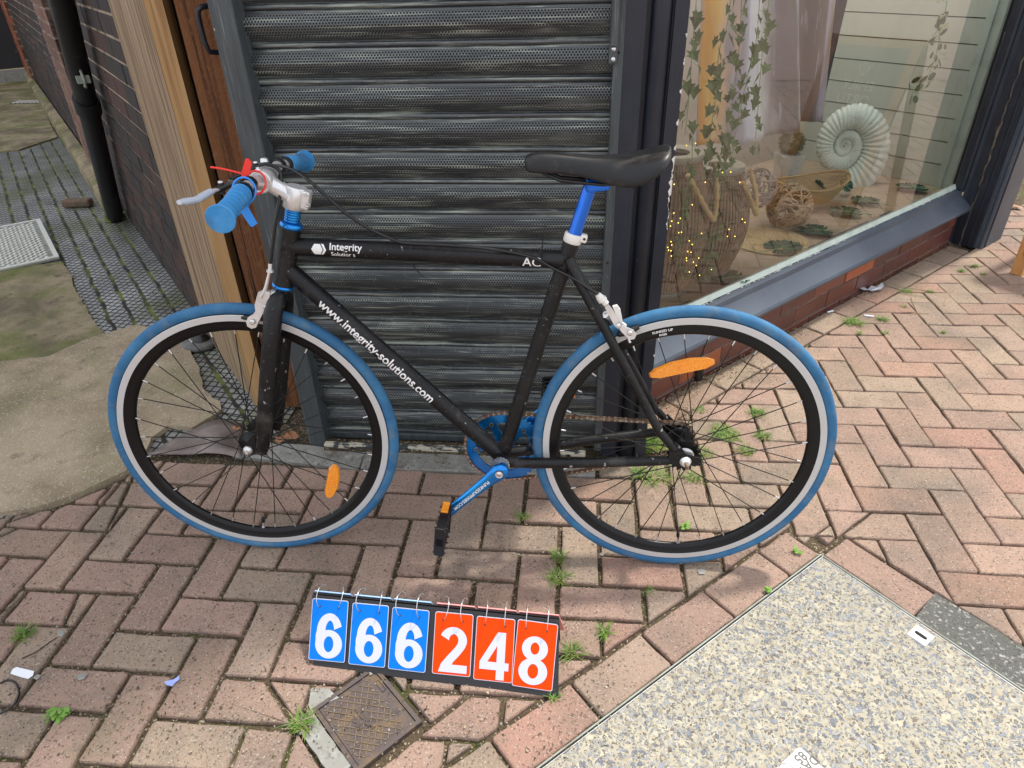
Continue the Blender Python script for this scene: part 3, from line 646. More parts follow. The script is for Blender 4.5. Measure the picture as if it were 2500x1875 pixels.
wx = lambda v: v - SN(1.2, 0, 0)
b = MB(); n_ = 40
prf = [(-.10, .165), (.028, .166), (.036, .170), (.038, .180), (.034, .190), (-.022, .236), (-.026, .255), (-.045, .262), (-.10, .262)]
for i in range(n_ + 1):
    s_ = .10 + (2.50 - .10) * i / n_
    for j, (n__, z__) in enumerate(prf):
        e = .0018 * math.sin(s_ * 5.1) + .001 * math.sin(s_ * 17); b.v.append(tuple(SN(s_, n__ + (e if 1 <= j <= 4 else 0), z__ + (e * .6 if j > 0 else 0))))
k_ = len(prf)
for i in range(n_):
    for j in range(k_ - 1): b.f.append((i * k_ + j, (i + 1) * k_ + j, (i + 1) * k_ + j + 1, i * k_ + j + 1)); b.m.append(0); b.sm.append(False)
b.f.append(tuple(range(k_))); b.m.append(0); b.sm.append(False)
b.build('sill', M['grey_frame'], win, wx)
b = MB(); wpoly(b, .12, 2.478, [(-.052, .258), (-.046, .264), (-.056, .284), (-.062, .284), (-.062, .258)]); b.build('glazing_bead', M['pale_bead'], win, wx)
# ragged edge of paint below the bead
b = MB(); random.seed(3)
for i in range(120):
    s_ = random.uniform(.35, 2.42); l_ = random.uniform(.003, .02); h_ = random.uniform(.001, .003)
    b.add([SN(s_, -.0445, .2628), SN(s_ + l_, -.0445, .2628), SN(s_ + l_ * .8, -.0445 + h_, .2626 - h_ * .3), SN(s_ + l_ * .3, -.0445 + h_, .2626 - h_ * .3)], [(0, 1, 2, 3)], random.choice((0, 0, 1)))
b.build('putty_chips', [M['whiteplastic'], M['void']], win, wx)
gl = bpy.data.materials.new('shop_glass'); gl.use_nodes = True; t = gl.node_tree; t.nodes.clear()
tr = t.nodes.new('ShaderNodeBsdfTransparent'); tr.inputs[0].default_value = (.93, .96, .94, 1); gs = t.nodes.new('ShaderNodeBsdfGlossy'); gs.inputs['Roughness'].default_value = .0; gs.inputs[0].default_value = (1, 1, 1, 1)
fr_ = t.nodes.new('ShaderNodeFresnel'); fr_.inputs[0].default_value = 1.66; ms = t.nodes.new('ShaderNodeMixShader'); ou = t.nodes.new('ShaderNodeOutputMaterial')
t.links.new(fr_.outputs[0], ms.inputs[0]); t.links.new(tr.outputs[0], ms.inputs[1]); t.links.new(gs.outputs[0], ms.inputs[2]); t.links.new(ms.outputs[0], ou.inputs[0])
b = MB(); b.add([SN(.06, -.055, .26), SN(2.50, -.055, .26), SN(2.50, -.055, 1.62), SN(.06, -.055, 1.62)], [(0, 1, 2, 3)]); b.build('glass_pane', gl, win, wx)
b = MB(); wpoly(b, 2.478, 2.53, [(-.055, .25), (-.03, .25), (-.03, 2.42), (-.055, 2.42)]); wpoly(b, 2.53, 2.60, [(-.055, .249), (.0, .249), (.0, 2.42), (-.055, 2.42)])
b.hexa([SN(2.484, -.03, .25), SN(2.506, -.03, .25), SN(2.503, -.018, .25), SN(2.487, -.018, .25)], [SN(2.484, -.03, 2.42), SN(2.506, -.03, 2.42), SN(2.503, -.018, 2.42), SN(2.487, -.018, 2.42)])
b.build('jamb', M['black_frame'], win, wx)
b = MB(); wpoly(b, .10, 2.7, [(-.062, 1.60), (.02, 1.60), (.02, 1.70), (-.062, 1.70)]); b.build('head_rail', M['black_frame'], win, wx)
# right hand pilaster
pil = empty('pilaster', SN(2.6, .07, 0)); tag(pil, 'dark grey pilaster with moulded edges right of the shop window', 'pilaster'); pxf = lambda v: v - SN(2.6, .07, 0)
b = MB()
b.hexa([SN(2.512, -.02, 0), SN(2.512, .118, 0), SN(2.74, .118, 0), SN(2.74, -.02, 0)], [SN(2.512, -.02, 2.42), SN(2.512, .118, 2.42), SN(2.74, .118, 2.42), SN(2.74, -.02, 2.42)])
b.hexa([SN(2.55, .118, 0), SN(2.55, .137, 0), SN(2.735, .137, 0), SN(2.735, .118, 0)], [SN(2.55, .118, 2.42), SN(2.55, .137, 2.42), SN(2.735, .137, 2.42), SN(2.735, .118, 2.42)])
b.tube([SN(2.527, .124, 0), SN(2.527, .124, 2.42)], .011, 10)
b.build('shaft', M['grey_frame'], pil, pxf)
b = MB(); 
for n0, n1, s0 in ((.0, .035, 2.500), (.045, .07, 2.503), (.08, .10, 2.497)):
    b.hexa([SN(s0, n0, 0), SN(s0, n1, 0), SN(2.512, n1, 0), SN(2.512, n0, 0)], [SN(s0, n0, 2.42), SN(s0, n1, 2.42), SN(2.512, n1, 2.42), SN(2.512, n0, 2.42)])
b.build('side_moulding', M['black_frame'], pil, pxf)
b = MB(); random.seed(9); pts = [SN(2.499 + random.uniform(-.002, .002), .04 + random.uniform(-.004, .004), z_ * .025) for z_ in range(0, 96)]
b.tube(pts, [random.uniform(.0008, .0045) * (1.4 if 12 < i < 30 else 1) for i, _ in enumerate(pts)], 6); b.build('rotten_edge', M['mortar'], pil, pxf)

# ---- inside the window
def disp(name, m, quads, label, cat, kind=None, thick=None):
    b = MB()
    for qd in quads: b.add(qd, [tuple(range(len(qd)))])
    o = b.build(name, m); tag(o, label, cat, kind=kind); return o
FZ = .262
b = MB(); b.hexa([SN(.05, -.063, FZ - .03), SN(.05, -.95, FZ - .03), SN(2.47, -.95, FZ - .03), SN(2.47, -.063, FZ - .03)], [SN(.05, -.063, FZ), SN(.05, -.95, FZ), SN(2.47, -.95, FZ), SN(2.47, -.063, FZ)])
tag(b.build('display_shelf', M['cam_floor'], None), 'pale wooden display shelf inside the shop window', 'shelf')
b = MB(); zs = .27
b.hexa([SN(2.466, -.063, 0), SN(2.466, -.95, 0), SN(2.50, -.95, 0), SN(2.50, -.063, 0)], [SN(2.466, -.063, 1.60), SN(2.466, -.95, 1.60), SN(2.50, -.95, 1.60), SN(2.50, -.063, 1.60)], 1)
zz_ = .155
while zz_ < 1.5:
    b.hexa([SN(2.450, -.135, zz_ + .005), SN(2.450, -.94, zz_ + .005), SN(2.466, -.94, zz_ + .005), SN(2.466, -.135, zz_ + .005)], [SN(2.450, -.135, zz_ + .1035), SN(2.450, -.94, zz_ + .1035), SN(2.466, -.94, zz_ + .1035), SN(2.466, -.135, zz_ + .1035)], 0); zz_ += .1035
tag(b.build('shiplap_panelling', [M['shiplap'], M['gapdark']]), 'sage white shiplap boards lining the right end of the display', 'wall panelling')
b = MB(); b.hexa([SN(2.440, -.064, FZ), SN(2.440, -.132, FZ), SN(2.466, -.132, FZ), SN(2.466, -.064, FZ)], [SN(2.440, -.064, 1.59), SN(2.440, -.132, 1.59), SN(2.466, -.132, 1.59), SN(2.466, -.064, 1.59)])
b.hexa([SN(2.432, -.100, FZ), SN(2.432, -.126, FZ), SN(2.440, -.126, FZ), SN(2.440, -.100, FZ)], [SN(2.432, -.100, 1.59), SN(2.432, -.126, 1.59), SN(2.440, -.126, 1.59), SN(2.440, -.100, 1.59)])
tag(b.build('door_trim', M['pale_bead']), 'pale green upright trim board at the right edge of the glass', 'trim board')
b = MB(); b.hexa([SN(.02, -.95, 0), SN(2.5, -.95, 0), SN(2.5, -.97, 0), SN(.02, -.97, 0)], [SN(.02, -.95, 1.60), SN(2.5, -.95, 1.60), SN(2.5, -.97, 1.60), SN(.02, -.97, 1.60)])
b.hexa([SN(.02, -.063, 0), SN(.05, -.063, 0), SN(.05, -.95, 0), SN(.02, -.95, 0)], [SN(.02, -.063, 1.60), SN(.05, -.063, 1.60), SN(.05, -.95, 1.60), SN(.02, -.95, 1.60)])
tag(b.build('interior_wall', M['backwall']), 'taupe wall closing the back of the window display', 'wall')

b = MB(); b.hexa([SN(.02, -.063, 1.60), SN(.02, -.97, 1.60), SN(2.5, -.97, 1.60), SN(2.5, -.063, 1.60)], [SN(.02, -.063, 1.62), SN(.02, -.97, 1.62), SN(2.5, -.97, 1.62), SN(2.5, -.063, 1.62)])
tag(b.build('added_fill_panel', M['added_fill_panel']), 'added milky translucent panel over the window display, letting in fill light', 'added light panel', kind='structure')  # made-up panel, added to bring sun and sky light into the display
# the building above and behind the shop front: it keeps the sun off the shutter, the alley and the left of the paving
b = MB(); b.hexa([Vector((-1.15, .03, 1.46)), Vector((-.045, .03, 1.46)), Vector((-.045, .6, 1.46)), Vector((-1.15, .6, 1.46))], [Vector((-1.15, .03, 2.6)), Vector((-.045, .03, 2.6)), Vector((-.045, .6, 2.6)), Vector((-1.15, .6, 2.6))])
P = [(-1.16, .0), (.106, .0), (.106, .22), tuple(SN(.02, -.97, 0)[:2]), tuple(SN(.02, -4, 0)[:2]), tuple(AL(9.5, -.2)[:2]), tuple(AL(0, -.02)[:2])]
b.hexa([Vector((x, y, 2.62)) for x, y in P], [Vector((x, y, 6.5)) for x, y in P])
tag(b.build('building', M['upper']), 'upper storeys of the corner shop above the shutter', 'building')
# ================================================================== LEFT: timber posts, alley wall
pa = empty('timber_post', AL(.3, 0)); tag(pa, 'thick weathered timber post with fresh orange sawn edge', 'timber post'); ax_ = lambda v: v - AL(.3, 0)
# alley face (weathered) from the corner back along the alley, front edge (fresh sawn)
def cornerZ(z): return z
b = MB(); NZ = 12
W_ = .60
lft = [AL(W_, .0), AL(W_, -.06)]
f0 = AL(0, 0); fx = Vector((-1.135, .205, 0))
b.hexa([AL(0, .0, .0), AL(0.002, -.045, .0), AL(W_, -.045, .0), AL(W_, .0, .0)], [AL(0, .0, 2.4), AL(0.002, -.045, 2.4), AL(W_, -.045, 2.4), AL(W_, .0, 2.4)])
b.build('weathered_face', M['weathered'], pa, ax_)
b = MB(); P = [(-1.1885, .2065), (-1.140, .2065), (-1.152, .27), (-1.20, .27)]
b.hexa([Vector((x, y, 0)) for x, y in P], [Vector((x - .002, y, 2.4)) for x, y in P]); b.build('sawn_edge', M['freshwood'], pa, ax_)
pb = empty('timber_post', (-1.02, .22, 0)); tag(pb, 'rough brown stained timber post beside the shutter rail', 'timber post')
b = MB(); P = [(-.091, -.015), (.10, -.015), (.10, .06), (-.091, .06)]
b.hexa([Vector((x, y, 0)) for x, y in P], [Vector((x, y, 2.4)) for x, y in P]); b.build('plank', M['brownwood'], pb)
b = MB(); random.seed(2)
b.hexa([Vector((.01, -.019, .0)), Vector((.10, -.019, .0)), Vector((.10, -.016, 0)), Vector((.012, -.016, 0))], [Vector((-.005, -.019, 2.4)), Vector((.10, -.019, 2.4)), Vector((.10, -.016, 2.4)), Vector((-.003, -.016, 2.4))]); b.build('split_layer', M['brownwood'], pb)
# dark backing between the posts
b = MB(); b.box((-1.0, .30, 1.2), (.36, .02, 2.4)); tag(b.build('gate_backing', M['void']), 'black gap between the two timber posts', 'gap')
# D handle
h = [hit(px, py, (0, .165, 0), (0, 1, 0)) for px, py in ((528, 133), (512, 127), (500, 104), (491, 70), (484, 40), (484, 24), (492, 17), (503, 15))]
h[0].y = h[-1].y = .20
b = MB(); b.tube(h, .0065, 8)
tag(b.build('pull_handle', M['black_frame']), 'black bent metal pull handle on the brown post near the top', 'handle')
# alley wall, sooty brick, s measured from the corner
random.seed(21)
pal = [(.050, .022, .016), (.030, .017, .014), (.065, .026, .018), (.022, .014, .012)]
def AF(s_, n_, z_): return AL(s_, n_, z_)
def AFr(s_, n_, z_): return AL(s_, n_ , z_)
aw = brick_wall('alley_wall', AFr, .60, 9.25, .0, 22, .215, .065, .0115, pal, M['alleybrick'], M['alleymortar'], 'sooty dark brick wall with pale mortar lines along the alley', 'brick wall', nface=-.012)
b = MB(); b.hexa([AL(.6, -.02, 1.6), AL(.6, -.3, 1.6), AL(9.3, -.3, 1.6), AL(9.3, -.02, 1.6)], [AL(.6, -.02, 2.62), AL(.6, -.3, 2.62), AL(9.3, -.3, 2.62), AL(9.3, -.02, 2.62)])
b.build('upper_wall', M['alleybrick'], aw)
# reddish brick pier strip between the pipe and the dark brick, and the orange brick end
pal2 = [(.20, .10, .075), (.17, .09, .07), (.23, .12, .09)]
brick_wall('brick_pier', lambda s_, n_, z_: AL(s_, n_, z_), 3.05, 3.85, .0, 22, .215, .065, .0115, pal2, M['plinthbrick'], M['alleymortar'], 'pinkish brick pier on the alley wall behind the downpipe', 'brick pier', nface=.014)
pal3 = [(.42, .13, .06), (.36, .11, .055), (.30, .10, .06)]
brick_wall('brick_pier', lambda s_, n_, z_: AL(s_, n_, z_), 8.5, 9.6, .0, 22, .215, .065, .0115, pal3, M['plinthbrick'], M['alleymortar'], 'orange brick end of the alley wall beside the dark door', 'brick pier', nface=.02)
# moss covered plinth along the foot of the wall
b = MB(); s0, s1 = 2.62, 9.3
q0 = [(0.0, .0), (.09, .0), (.085, .07), (.06, .085), (0, .10)]
b.hexa([AL(s0, n, z) for n, z in q0], [AL(s1, n * .7, z) for n, z in q0]); tag(b.build('wall_plinth', M['concrete_mossy']), 'low moss-green concrete ledge at the foot of the alley wall', 'ledge')
# downpipe
pf = ground(338, 524)
top = hit(154, 0, AL(0, .05), AN)
pf = AL((pf - AC).dot(ADIR), .055); tp = AL((top - AC).dot(ADIR), .055)
dp = empty('downpipe', pf); tag(dp, 'black cast iron drainpipe against the alley wall', 'drainpipe')
b = MB(); d_ = (Vector((tp.x, tp.y, top.z)) - pf); T2 = pf + d_ * (2.6 / d_.z)
b.tube([v - pf for v in (pf, T2)], .046, 20); b.build('pipe', M['blackpipe'], dp)
b = MB(); c_ = pf + d_ * (.70 / d_.z) - pf; b.tube([c_, c_ + d_ * .05], .056, 20); b.build('collar', M['blackpipe'], dp)
b = MB(); c_ = pf + d_ * (.86 / d_.z) - pf; b.box(c_ - ADIR * .08 + AN * .0, (.04, .05, .03), Matrix.Rotation(AD, 3, 'Z')); b.tube([c_ - ADIR * .05 + Vector((0, 0, .03)), c_ - ADIR * .10 + Vector((0, 0, .035)), c_ - ADIR * .115 + Vector((0, 0, 0)), c_ - ADIR * .10 + Vector((0, 0, -.03)), c_ - ADIR * .05 + Vector((0, 0, -.03))], .006, 8); b.build('bracket', M['galv'], dp)
b = MB(); b.tube([Vector((0, 0, 0)), Vector((0, 0, .03))], .058, 20); b.build('foot_ring', M['moss'], dp)
# grey half channel lying along the wall, dark door and step at the end
b = MB()
pts = [ground(px, py, .02) for px, py in ((64, 158), (85, 186), (110, 222), (132, 258), (150, 285), (166, 308))]
b.tube(pts, .028, 10, sq=.8); tag(b.build('waste_pipe', M['slate']), 'thin grey plastic pipe lying along the foot of the alley wall', 'pipe')
dr = empty('alley_door', AL(9.6, .6)); tag(dr, 'black door with white scuffs at the far end of the alley', 'door'); dx_ = lambda v: v - AL(9.6, .6)
b = MB(); b.hexa([AL(9.6, -.2, .12), AL(9.6, 3.2, .12), AL(9.66, 3.2, .12), AL(9.66, -.2, .12)], [AL(9.6, -.2, 2.6), AL(9.6, 3.2, 2.6), AL(9.66, 3.2, 2.6), AL(9.66, -.2, 2.6)]); 
M['doorblack'] = mat('scuffed_black_door', (.012, .012, .014), .6, layers=[((.4, .42, .42), 5, .60, .68, (1, 1, .5), 'n', .9)])
b.build('panel', M['doorblack'], dr, dx_)
b = MB(); b.hexa([AL(9.25, .02, 0), AL(9.25, 3.2, 0), AL(9.6, 3.2, 0), AL(9.6, .02, 0)], [AL(9.25, .02, .11), AL(9.25, 3.2, .11), AL(9.6, 3.2, .11), AL(9.6, .02, .11)]); b.build('step', M['slate'], dr, dx_)
# drain grate on the concrete
g0 = ground(82, 249, .008); b = MB(); gr = Matrix.Rotation(R(5), 3, 'Z')
for i in range(9): b.box(g0 + gr @ Vector(((i - 4) * .045, 0, .004)), (.03, .13, .012), gr, bev=.002)
b.box(g0, (.42, .15, .006), gr, m=1); tag(b.build('drain_grate', [M['paleraised'], M['gapdark']]), 'small pale ribbed drain grate in the far alley concrete', 'drain grate')
# gully cover with raised squares
gc = [ground(0 - 118, 574), ground(100, 540), ground(147, 633), ground(-100, 676)]
U_ = (gc[1] - gc[2]); V_ = (gc[3] - gc[2]); U_n = U_.normalized(); V_n = (V_ - U_n * V_.dot(U_n)).normalized(); o_ = gc[2]; wu = U_.length; wv = .62
gv = empty('gully_cover', o_); tag(gv, 'metal gully cover with raised pale diamonds in the alley', 'drain cover')
b = MB(); b.hexa([U_n * a + V_n * c for a, c in ((0, 0), (wu, 0), (wu, wv), (0, wv))], [U_n * a + V_n * c + Vector((0, 0, .010)) for a, c in ((0, 0), (wu, 0), (wu, wv), (0, wv))]); b.build('plate', M['galv'], gv)
b = MB()
for a0, a1, c0, c1 in ((0, wu, 0, .022), (0, wu, wv - .022, wv), (0, .022, .022, wv - .022), (wu - .022, wu, .022, wv - .022)):
    b.hexa([U_n * a + V_n * c + Vector((0, 0, .0102)) for a, c in ((a0, c0), (a1, c0), (a1, c1), (a0, c1))], [U_n * a + V_n * c + Vector((0, 0, .017)) for a, c in ((a0, c0), (a1, c0), (a1, c1), (a0, c1))])
b.build('frame', M['paleraised'], gv)
b = MB(); st = .042
i = 0; c = .05
while c < wv - .03:
    a = .045 + (st / 2 if i % 2 else 0)
    while a < wu - .035:
        if not (c > .26 and wu * .25 < a < wu * .75 or (c > .24 and a < .16)):
            s_ = .0135; b.hexa([U_n * (a + dx * s_) + V_n * (c + dy * s_) + Vector((0, 0, .0102)) for dx, dy in ((1, 0), (0, 1), (-1, 0), (0, -1))], [U_n * (a + dx * s_ * .85) + V_n * (c + dy * s_ * .85) + Vector((0, 0, .015)) for dx, dy in ((1, 0), (0, 1), (-1, 0), (0, -1))])
        a += st
    c += st / 2; i += 1
b.build('raised_diamonds', M['paleraised'], gv)
b = MB(); cc = U_n * .085 + V_n * .33 + Vector((0, 0, .0105)); b.lathe([(.055, 0), (.055, .007), (.035, .007), (.035, 0)], cc, (0, 0, 1), 28); b.build('key_ring', M['paleraised'], gv)
b = MB(); b.lathe([(.034, .001), (0, .001)], cc, (0, 0, 1), 20); b.build('key_hole', M['void'], gv)
b = MB(); 
for a0, a1, c0, c1 in ((wu * .28, wu * .70, .275, .285), (wu * .28, wu * .29, .285, .6), (wu * .69, wu * .70, .285, .6)):
    b.hexa([U_n * a + V_n * c + Vector((0, 0, .0102)) for a, c in ((a0, c0), (a1, c0), (a1, c1), (a0, c1))], [U_n * a + V_n * c + Vector((0, 0, .0155)) for a, c in ((a0, c0), (a1, c0), (a1, c1), (a0, c1))])
b.build('name_panel', M['paleraised'], gv)
# round rubber foot behind the post
ft = ground(492, 840); ff = empty('adjustable_foot', ft); tag(ff, 'grey round disc foot with black rubber cone behind the front wheel', 'levelling foot')
b = MB(); b.lathe([(.0, 0), (.068, 0), (.070, .004), (.070, .016), (.064, .021), (0, .022)], (0, 0, 0), (0, 0, 1), 40); b.build('disc', M['stonefoot'], ff)
b = MB(); b.lathe([(.032, .022), (.030, .030), (.017, .046), (.013, .060), (.0, .061)], (.005, 0, 0), (0, 0, 1), 28); b.tube([(.005, 0, .05), (.008, 0, .085)], .009, 10); b.build('cone', M['blackplastic'], ff)

# ================================================================== LIDS AND COVERS
lid = empty('inspection_lid', T); tag(lid, 'huge exposed-aggregate inspection lid with thin metal edge, bottom right', 'access cover'); lx = lambda v: v - T
M['aggregate'] = mat('exposed_aggregate', (.335, .305, .235), .75, spec=.3, layers=[((.43, .40, .31), 40, .45, .7), ((.22, .205, .165), 2.2, .50, .72, ST, 'n', .4), ((.25, .22, .17), 260, .62, .72)])
t = M['aggregate'].node_tree; N = t.nodes; L = t.links; bs = N['Principled BSDF']; cur = bs.inputs['Base Color'].links[0].from_socket
co = N.new('ShaderNodeTexCoord'); dn = N.new('ShaderNodeTexNoise'); dn.inputs['Scale'].default_value = 60; L.new(co.outputs['Object'], dn.inputs['Vector'])
mv = N.new('ShaderNodeMix'); mv.data_type = 'VECTOR'; mv.inputs['Factor'].default_value = .016; L.new(co.outputs['Object'], mv.inputs['A']); L.new(dn.outputs['Color'], mv.inputs['B'])
bprev = None
for sc_, thr, pal_ in ((125, .48, [(0.172, 0.184, 0.205), (0.246, 0.254, 0.262), (0.295, 0.295, 0.287), (0.131, 0.139, 0.156), (0.246, 0.213, 0.164), (0.213, 0.230, 0.262), (0.312, 0.303, 0.279)]), (230, .50, [(0.246, 0.246, 0.246), (0.180, 0.189, 0.205), (0.344, 0.295, 0.213), (0.148, 0.123, 0.098), (0.295, 0.295, 0.295)])):
    vo = N.new('ShaderNodeTexVoronoi'); vo.inputs['Scale'].default_value = sc_; L.new(mv.outputs['Result'], vo.inputs['Vector'])
    se = N.new('ShaderNodeSeparateColor'); L.new(vo.outputs['Color'], se.inputs[0])
    rp = N.new('ShaderNodeValToRGB'); rp.color_ramp.interpolation = 'CONSTANT'
    while len(rp.color_ramp.elements) < len(pal_): rp.color_ramp.elements.new(.5)
    for i, c in enumerate(pal_): rp.color_ramp.elements[i].position = i / len(pal_); rp.color_ramp.elements[i].color = (*c, 1)
    L.new(se.outputs[0], rp.inputs['Fac'])
    # stone size varies cell by cell, some cells empty
    th = N.new('ShaderNodeMapRange'); th.inputs['From Min'].default_value = .25; th.inputs['To Min'].default_value = 0; th.inputs['To Max'].default_value = thr * 1.75; L.new(se.outputs[1], th.inputs['Value'])
    lt = N.new('ShaderNodeMath'); lt.operation = 'SUBTRACT'; L.new(th.outputs[0], lt.inputs[0]); L.new(vo.outputs['Distance'], lt.inputs[1])
    ss = N.new('ShaderNodeMapRange'); ss.inputs['From Min'].default_value = -.01; ss.inputs['From Max'].default_value = .05; L.new(lt.outputs[0], ss.inputs['Value'])
    m1 = N.new('ShaderNodeMix'); m1.data_type = 'RGBA'; L.new(ss.outputs[0], m1.inputs['Factor']); L.new(cur, m1.inputs['A']); L.new(rp.outputs['Color'], m1.inputs['B']); cur = m1.outputs['Result']
    bn = N.new('ShaderNodeBump'); bn.inputs['Distance'].default_value = .0028; L.new(ss.outputs[0], bn.inputs['Height'])
    if bprev: L.new(bprev, bn.inputs['Normal'])
    bprev = bn.outputs['Normal']
L.new(cur, bs.inputs['Base Color']); L.new(bprev, bs.inputs['Normal'])
b = MB(); P = [LP(.006, .006), LP(LIDU - .006, .006), LP(LIDU - .006, LIDV - .006), LP(.006, LIDV - .006)]
b.prism(P, -.03, .002); b.build('aggregate_infill', M['aggregate'], lid, lx)
def rail(b, p, q, w_, h_, z0=-.02, m=0):
    p = Vector((*p, 0)); q = Vector((*q, 0)); d = (q - p).normalized(); n = Vector((-d.y, d.x, 0)) * w_ / 2
    b.hexa([v + Vector((0, 0, z0)) for v in (p - n, p + n, q + n, q - n)], [v + Vector((0, 0, h_)) for v in (p - n, p + n, q + n, q - n)], m)
b = MB()
rail(b, LP(-.0005, .0052), LP(LIDU, .0052), .0013, .0035); rail(b, LP(.0052, .006), LP(.0052, LIDV), .0013, .0035)
b.build('lid_edge', M['steel'], lid, lx)
b = MB(); rail(b, LP(.0, .0022), LP(LIDU, .0022), .0042, .0008); rail(b, LP(.0022, .004), LP(.0022, LIDV), .0042, .0008); b.build('edge_gap', M['void'], lid, lx)
b = MB(); rail(b, LP(-.003, -.001), LP(LIDU, -.001), .0032, .0035); rail(b, LP(-.001, .001), LP(-.001, LIDV), .0032, .0035); b.build('frame_edge', M['galv'], lid, lx)
# lifting slot plate
c0 = ground(2247, 1554); u0, v0 = (c0 - T).dot(E1), (c0 - T).dot(E2)
b = MB(); hw = .021; n = 20
op = [(math.cos(2 * math.pi * i / n) * .0048, math.sin(2 * math.pi * i / n) * .0048 + (.0085 if math.sin(2 * math.pi * i / n) > 0 else -.0085)) for i in range(n)]
b.hexa([T + E1 * (u0 + x * hw) + E2 * (v0 + y * hw) for x, y in ((-1, -1), (1, -1), (1, 1), (-1, 1))], [T + E1 * (u0 + x * hw * .94) + E2 * (v0 + y * hw * .94) + Vector((0, 0, .0042)) for x, y in ((-1, -1), (1, -1), (1, 1), (-1, 1))])
b.add([T + E1 * (u0 + x) + E2 * (v0 + y) + Vector((0, 0, .0046)) for x, y in op], [tuple(range(n))], 1)
b.build('lifting_slot', [M['steel'], M['void']], lid, lx)
# makers plate with rounded corners: 85 / DA
c1 = ground(1951, 1825); 
u1, v1 = (c1 - T).dot(E1), (c1 - T).dot(E2)
def rounded(w_, h_, r_, n=5):
    o = []
    for cx, cy, a0 in ((w_ - r_, h_ - r_, 0), (r_, h_ - r_, 90), (r_, r_, 180), (w_ - r_, r_, 270)):
        for i in range(n + 1): a = R(a0 + 90 * i / n); o.append((cx + r_ * math.cos(a), cy + r_ * math.sin(a)))
    return o
b = MB(); o_ = rounded(.15, .064, .007)
p0 = T + E1 * u1 + E2 * v1
b.hexa([p0 + E1 * x + E2 * y + Vector((0, 0, .0022)) for x, y in o_], [p0 + E1 * x + E2 * y + Vector((0, 0, .0036)) for x, y in o_])
b.build('makers_plate', M['whiteplastic'], lid, lx)
b = MB()
for body, size, px_, py_ in (('85', .024, 1955, 1850), ('DA', .024, 1981, 1863), ('NGER', .024, 1981, 1863)):
    vs, fs = text_verts(body, size, .0006); c_ = ground(px_, py_, .0039) + (E1 * .052 if body == 'NGER' else E1 * 0)
    b.add([c_ + E1 * v.x + E2 * (v.y - size * .35) for v in vs], fs)
b.lathe([(.0150, 0), (.0135, 0)], ground(1955, 1850, .0039) + E1 * .042, (0, 0, 1), 32)
b.build('plate_lettering', M['blackplastic'], lid, lx)

# small rusty iron cover partly under the number board
sm = empty('meter_cover', c_l); tag(sm, 'small rusty square iron cover with ribbed pattern below the number board', 'meter cover')
def C3(u, v, z): return ex * u + ey * v + Vector((0, 0, z))
b = MB(); b.hexa([C3(a, c, -.02) for a, c in ((.006, .006), (cw - .006, .006), (cw - .006, ch - .006), (.006, ch - .006))], [C3(a, c, -.001) for a, c in ((.006, .006), (cw - .006, .006), (cw - .006, ch - .006), (.006, ch - .006))]); b.build('plate', M['castiron'], sm)
b = MB()
for a0, a1, c0, c1 in ((-.004, cw + .004, -.004, .0045), (-.004, cw + .004, ch - .0045, ch + .004), (-.004, .0045, .0045, ch - .0045), (cw - .0045, cw + .004, .0045, ch - .0045)):
    b.hexa([C3(a, c, -.02) for a, c in ((a0, c0), (a1, c0), (a1, c1), (a0, c1))], [C3(a, c, .002) for a, c in ((a0, c0), (a1, c0), (a1, c1), (a0, c1))])
b.build('frame', M['castiron'], sm)
b = MB(); st = .0165; x0_, x1_, y0_, y1_ = .014, cw - .012, .012, ch * .80
def seg(p, q, w_=.0016):
    p = Vector(p); q = Vector(q); d = (q - p); 
    if d.length < .004: return
    d.normalize(); n = Vector((-d.y, d.x)) * w_ / 2
    b.hexa([C3(v.x, v.y, -.0012) for v in (p - n, p + n, q + n, q - n)], [C3(v.x, v.y, .0008) for v in (p - n, p + n, q + n, q - n)])
k = -12
while k < 24:
    for sgn in (1, -1):
        # line y = sgn*.75*x + k*st clipped to the field
        pts = []
        for x in (x0_, x1_):
            y = sgn * .8 * x + k * st
            if y0_ <= y <= y1_: pts.append((x, y))
        for y in (y0_, y1_):
            x = (y - k * st) / (sgn * .8)
            if x0_ < x < x1_: pts.append((x, y))
        if len(pts) >= 2: seg(pts[0], pts[1])
    k += 1
b.build('raised_ribs', M['ironrib'], sm)
b = MB(); seg((.03, ch * .87), (.06, ch * .87), .0012); seg((.03, ch * .93), (.06, ch * .93), .0012); seg((.03, ch * .87), (.03, ch * .93), .0012); seg((.06, ch * .87), (.06, ch * .93), .0012); b.build('date_panel', M['castiron'], sm)
for body, size, uu, vv in (('ISLDRIM', .017, .085, .060), ('B+BY', .015, .085, .043)):
    vs, fs = text_verts(body, size, .0006); b = MB(); b.add([C3(uu + v.x, vv + v.y, .0016) for v in vs], fs); b.build('cast_lettering', M['castiron'], sm)
b = MB(); P = [CP(-.003, -.044), CP(cw * .9, -.044), CP(cw * .9, -.006), CP(-.003, -.006)]
sheet('mortar_collar', P, -.02, -.001, M['slate'], 'rough grey mortar strip along the small iron cover', 'mortar', rag=.003, step=.02)
P = [gp(752, 1722), gp(760, 1680), gp(800, 1680), gp(828, 1702), gp(790, 1722), gp(765, 1740)]
sheet('mortar_collar', P, -.02, .001, M['slate'], 'broken grey stone chip at the corner of the small iron cover', 'stone chip', rag=.002, step=.02)
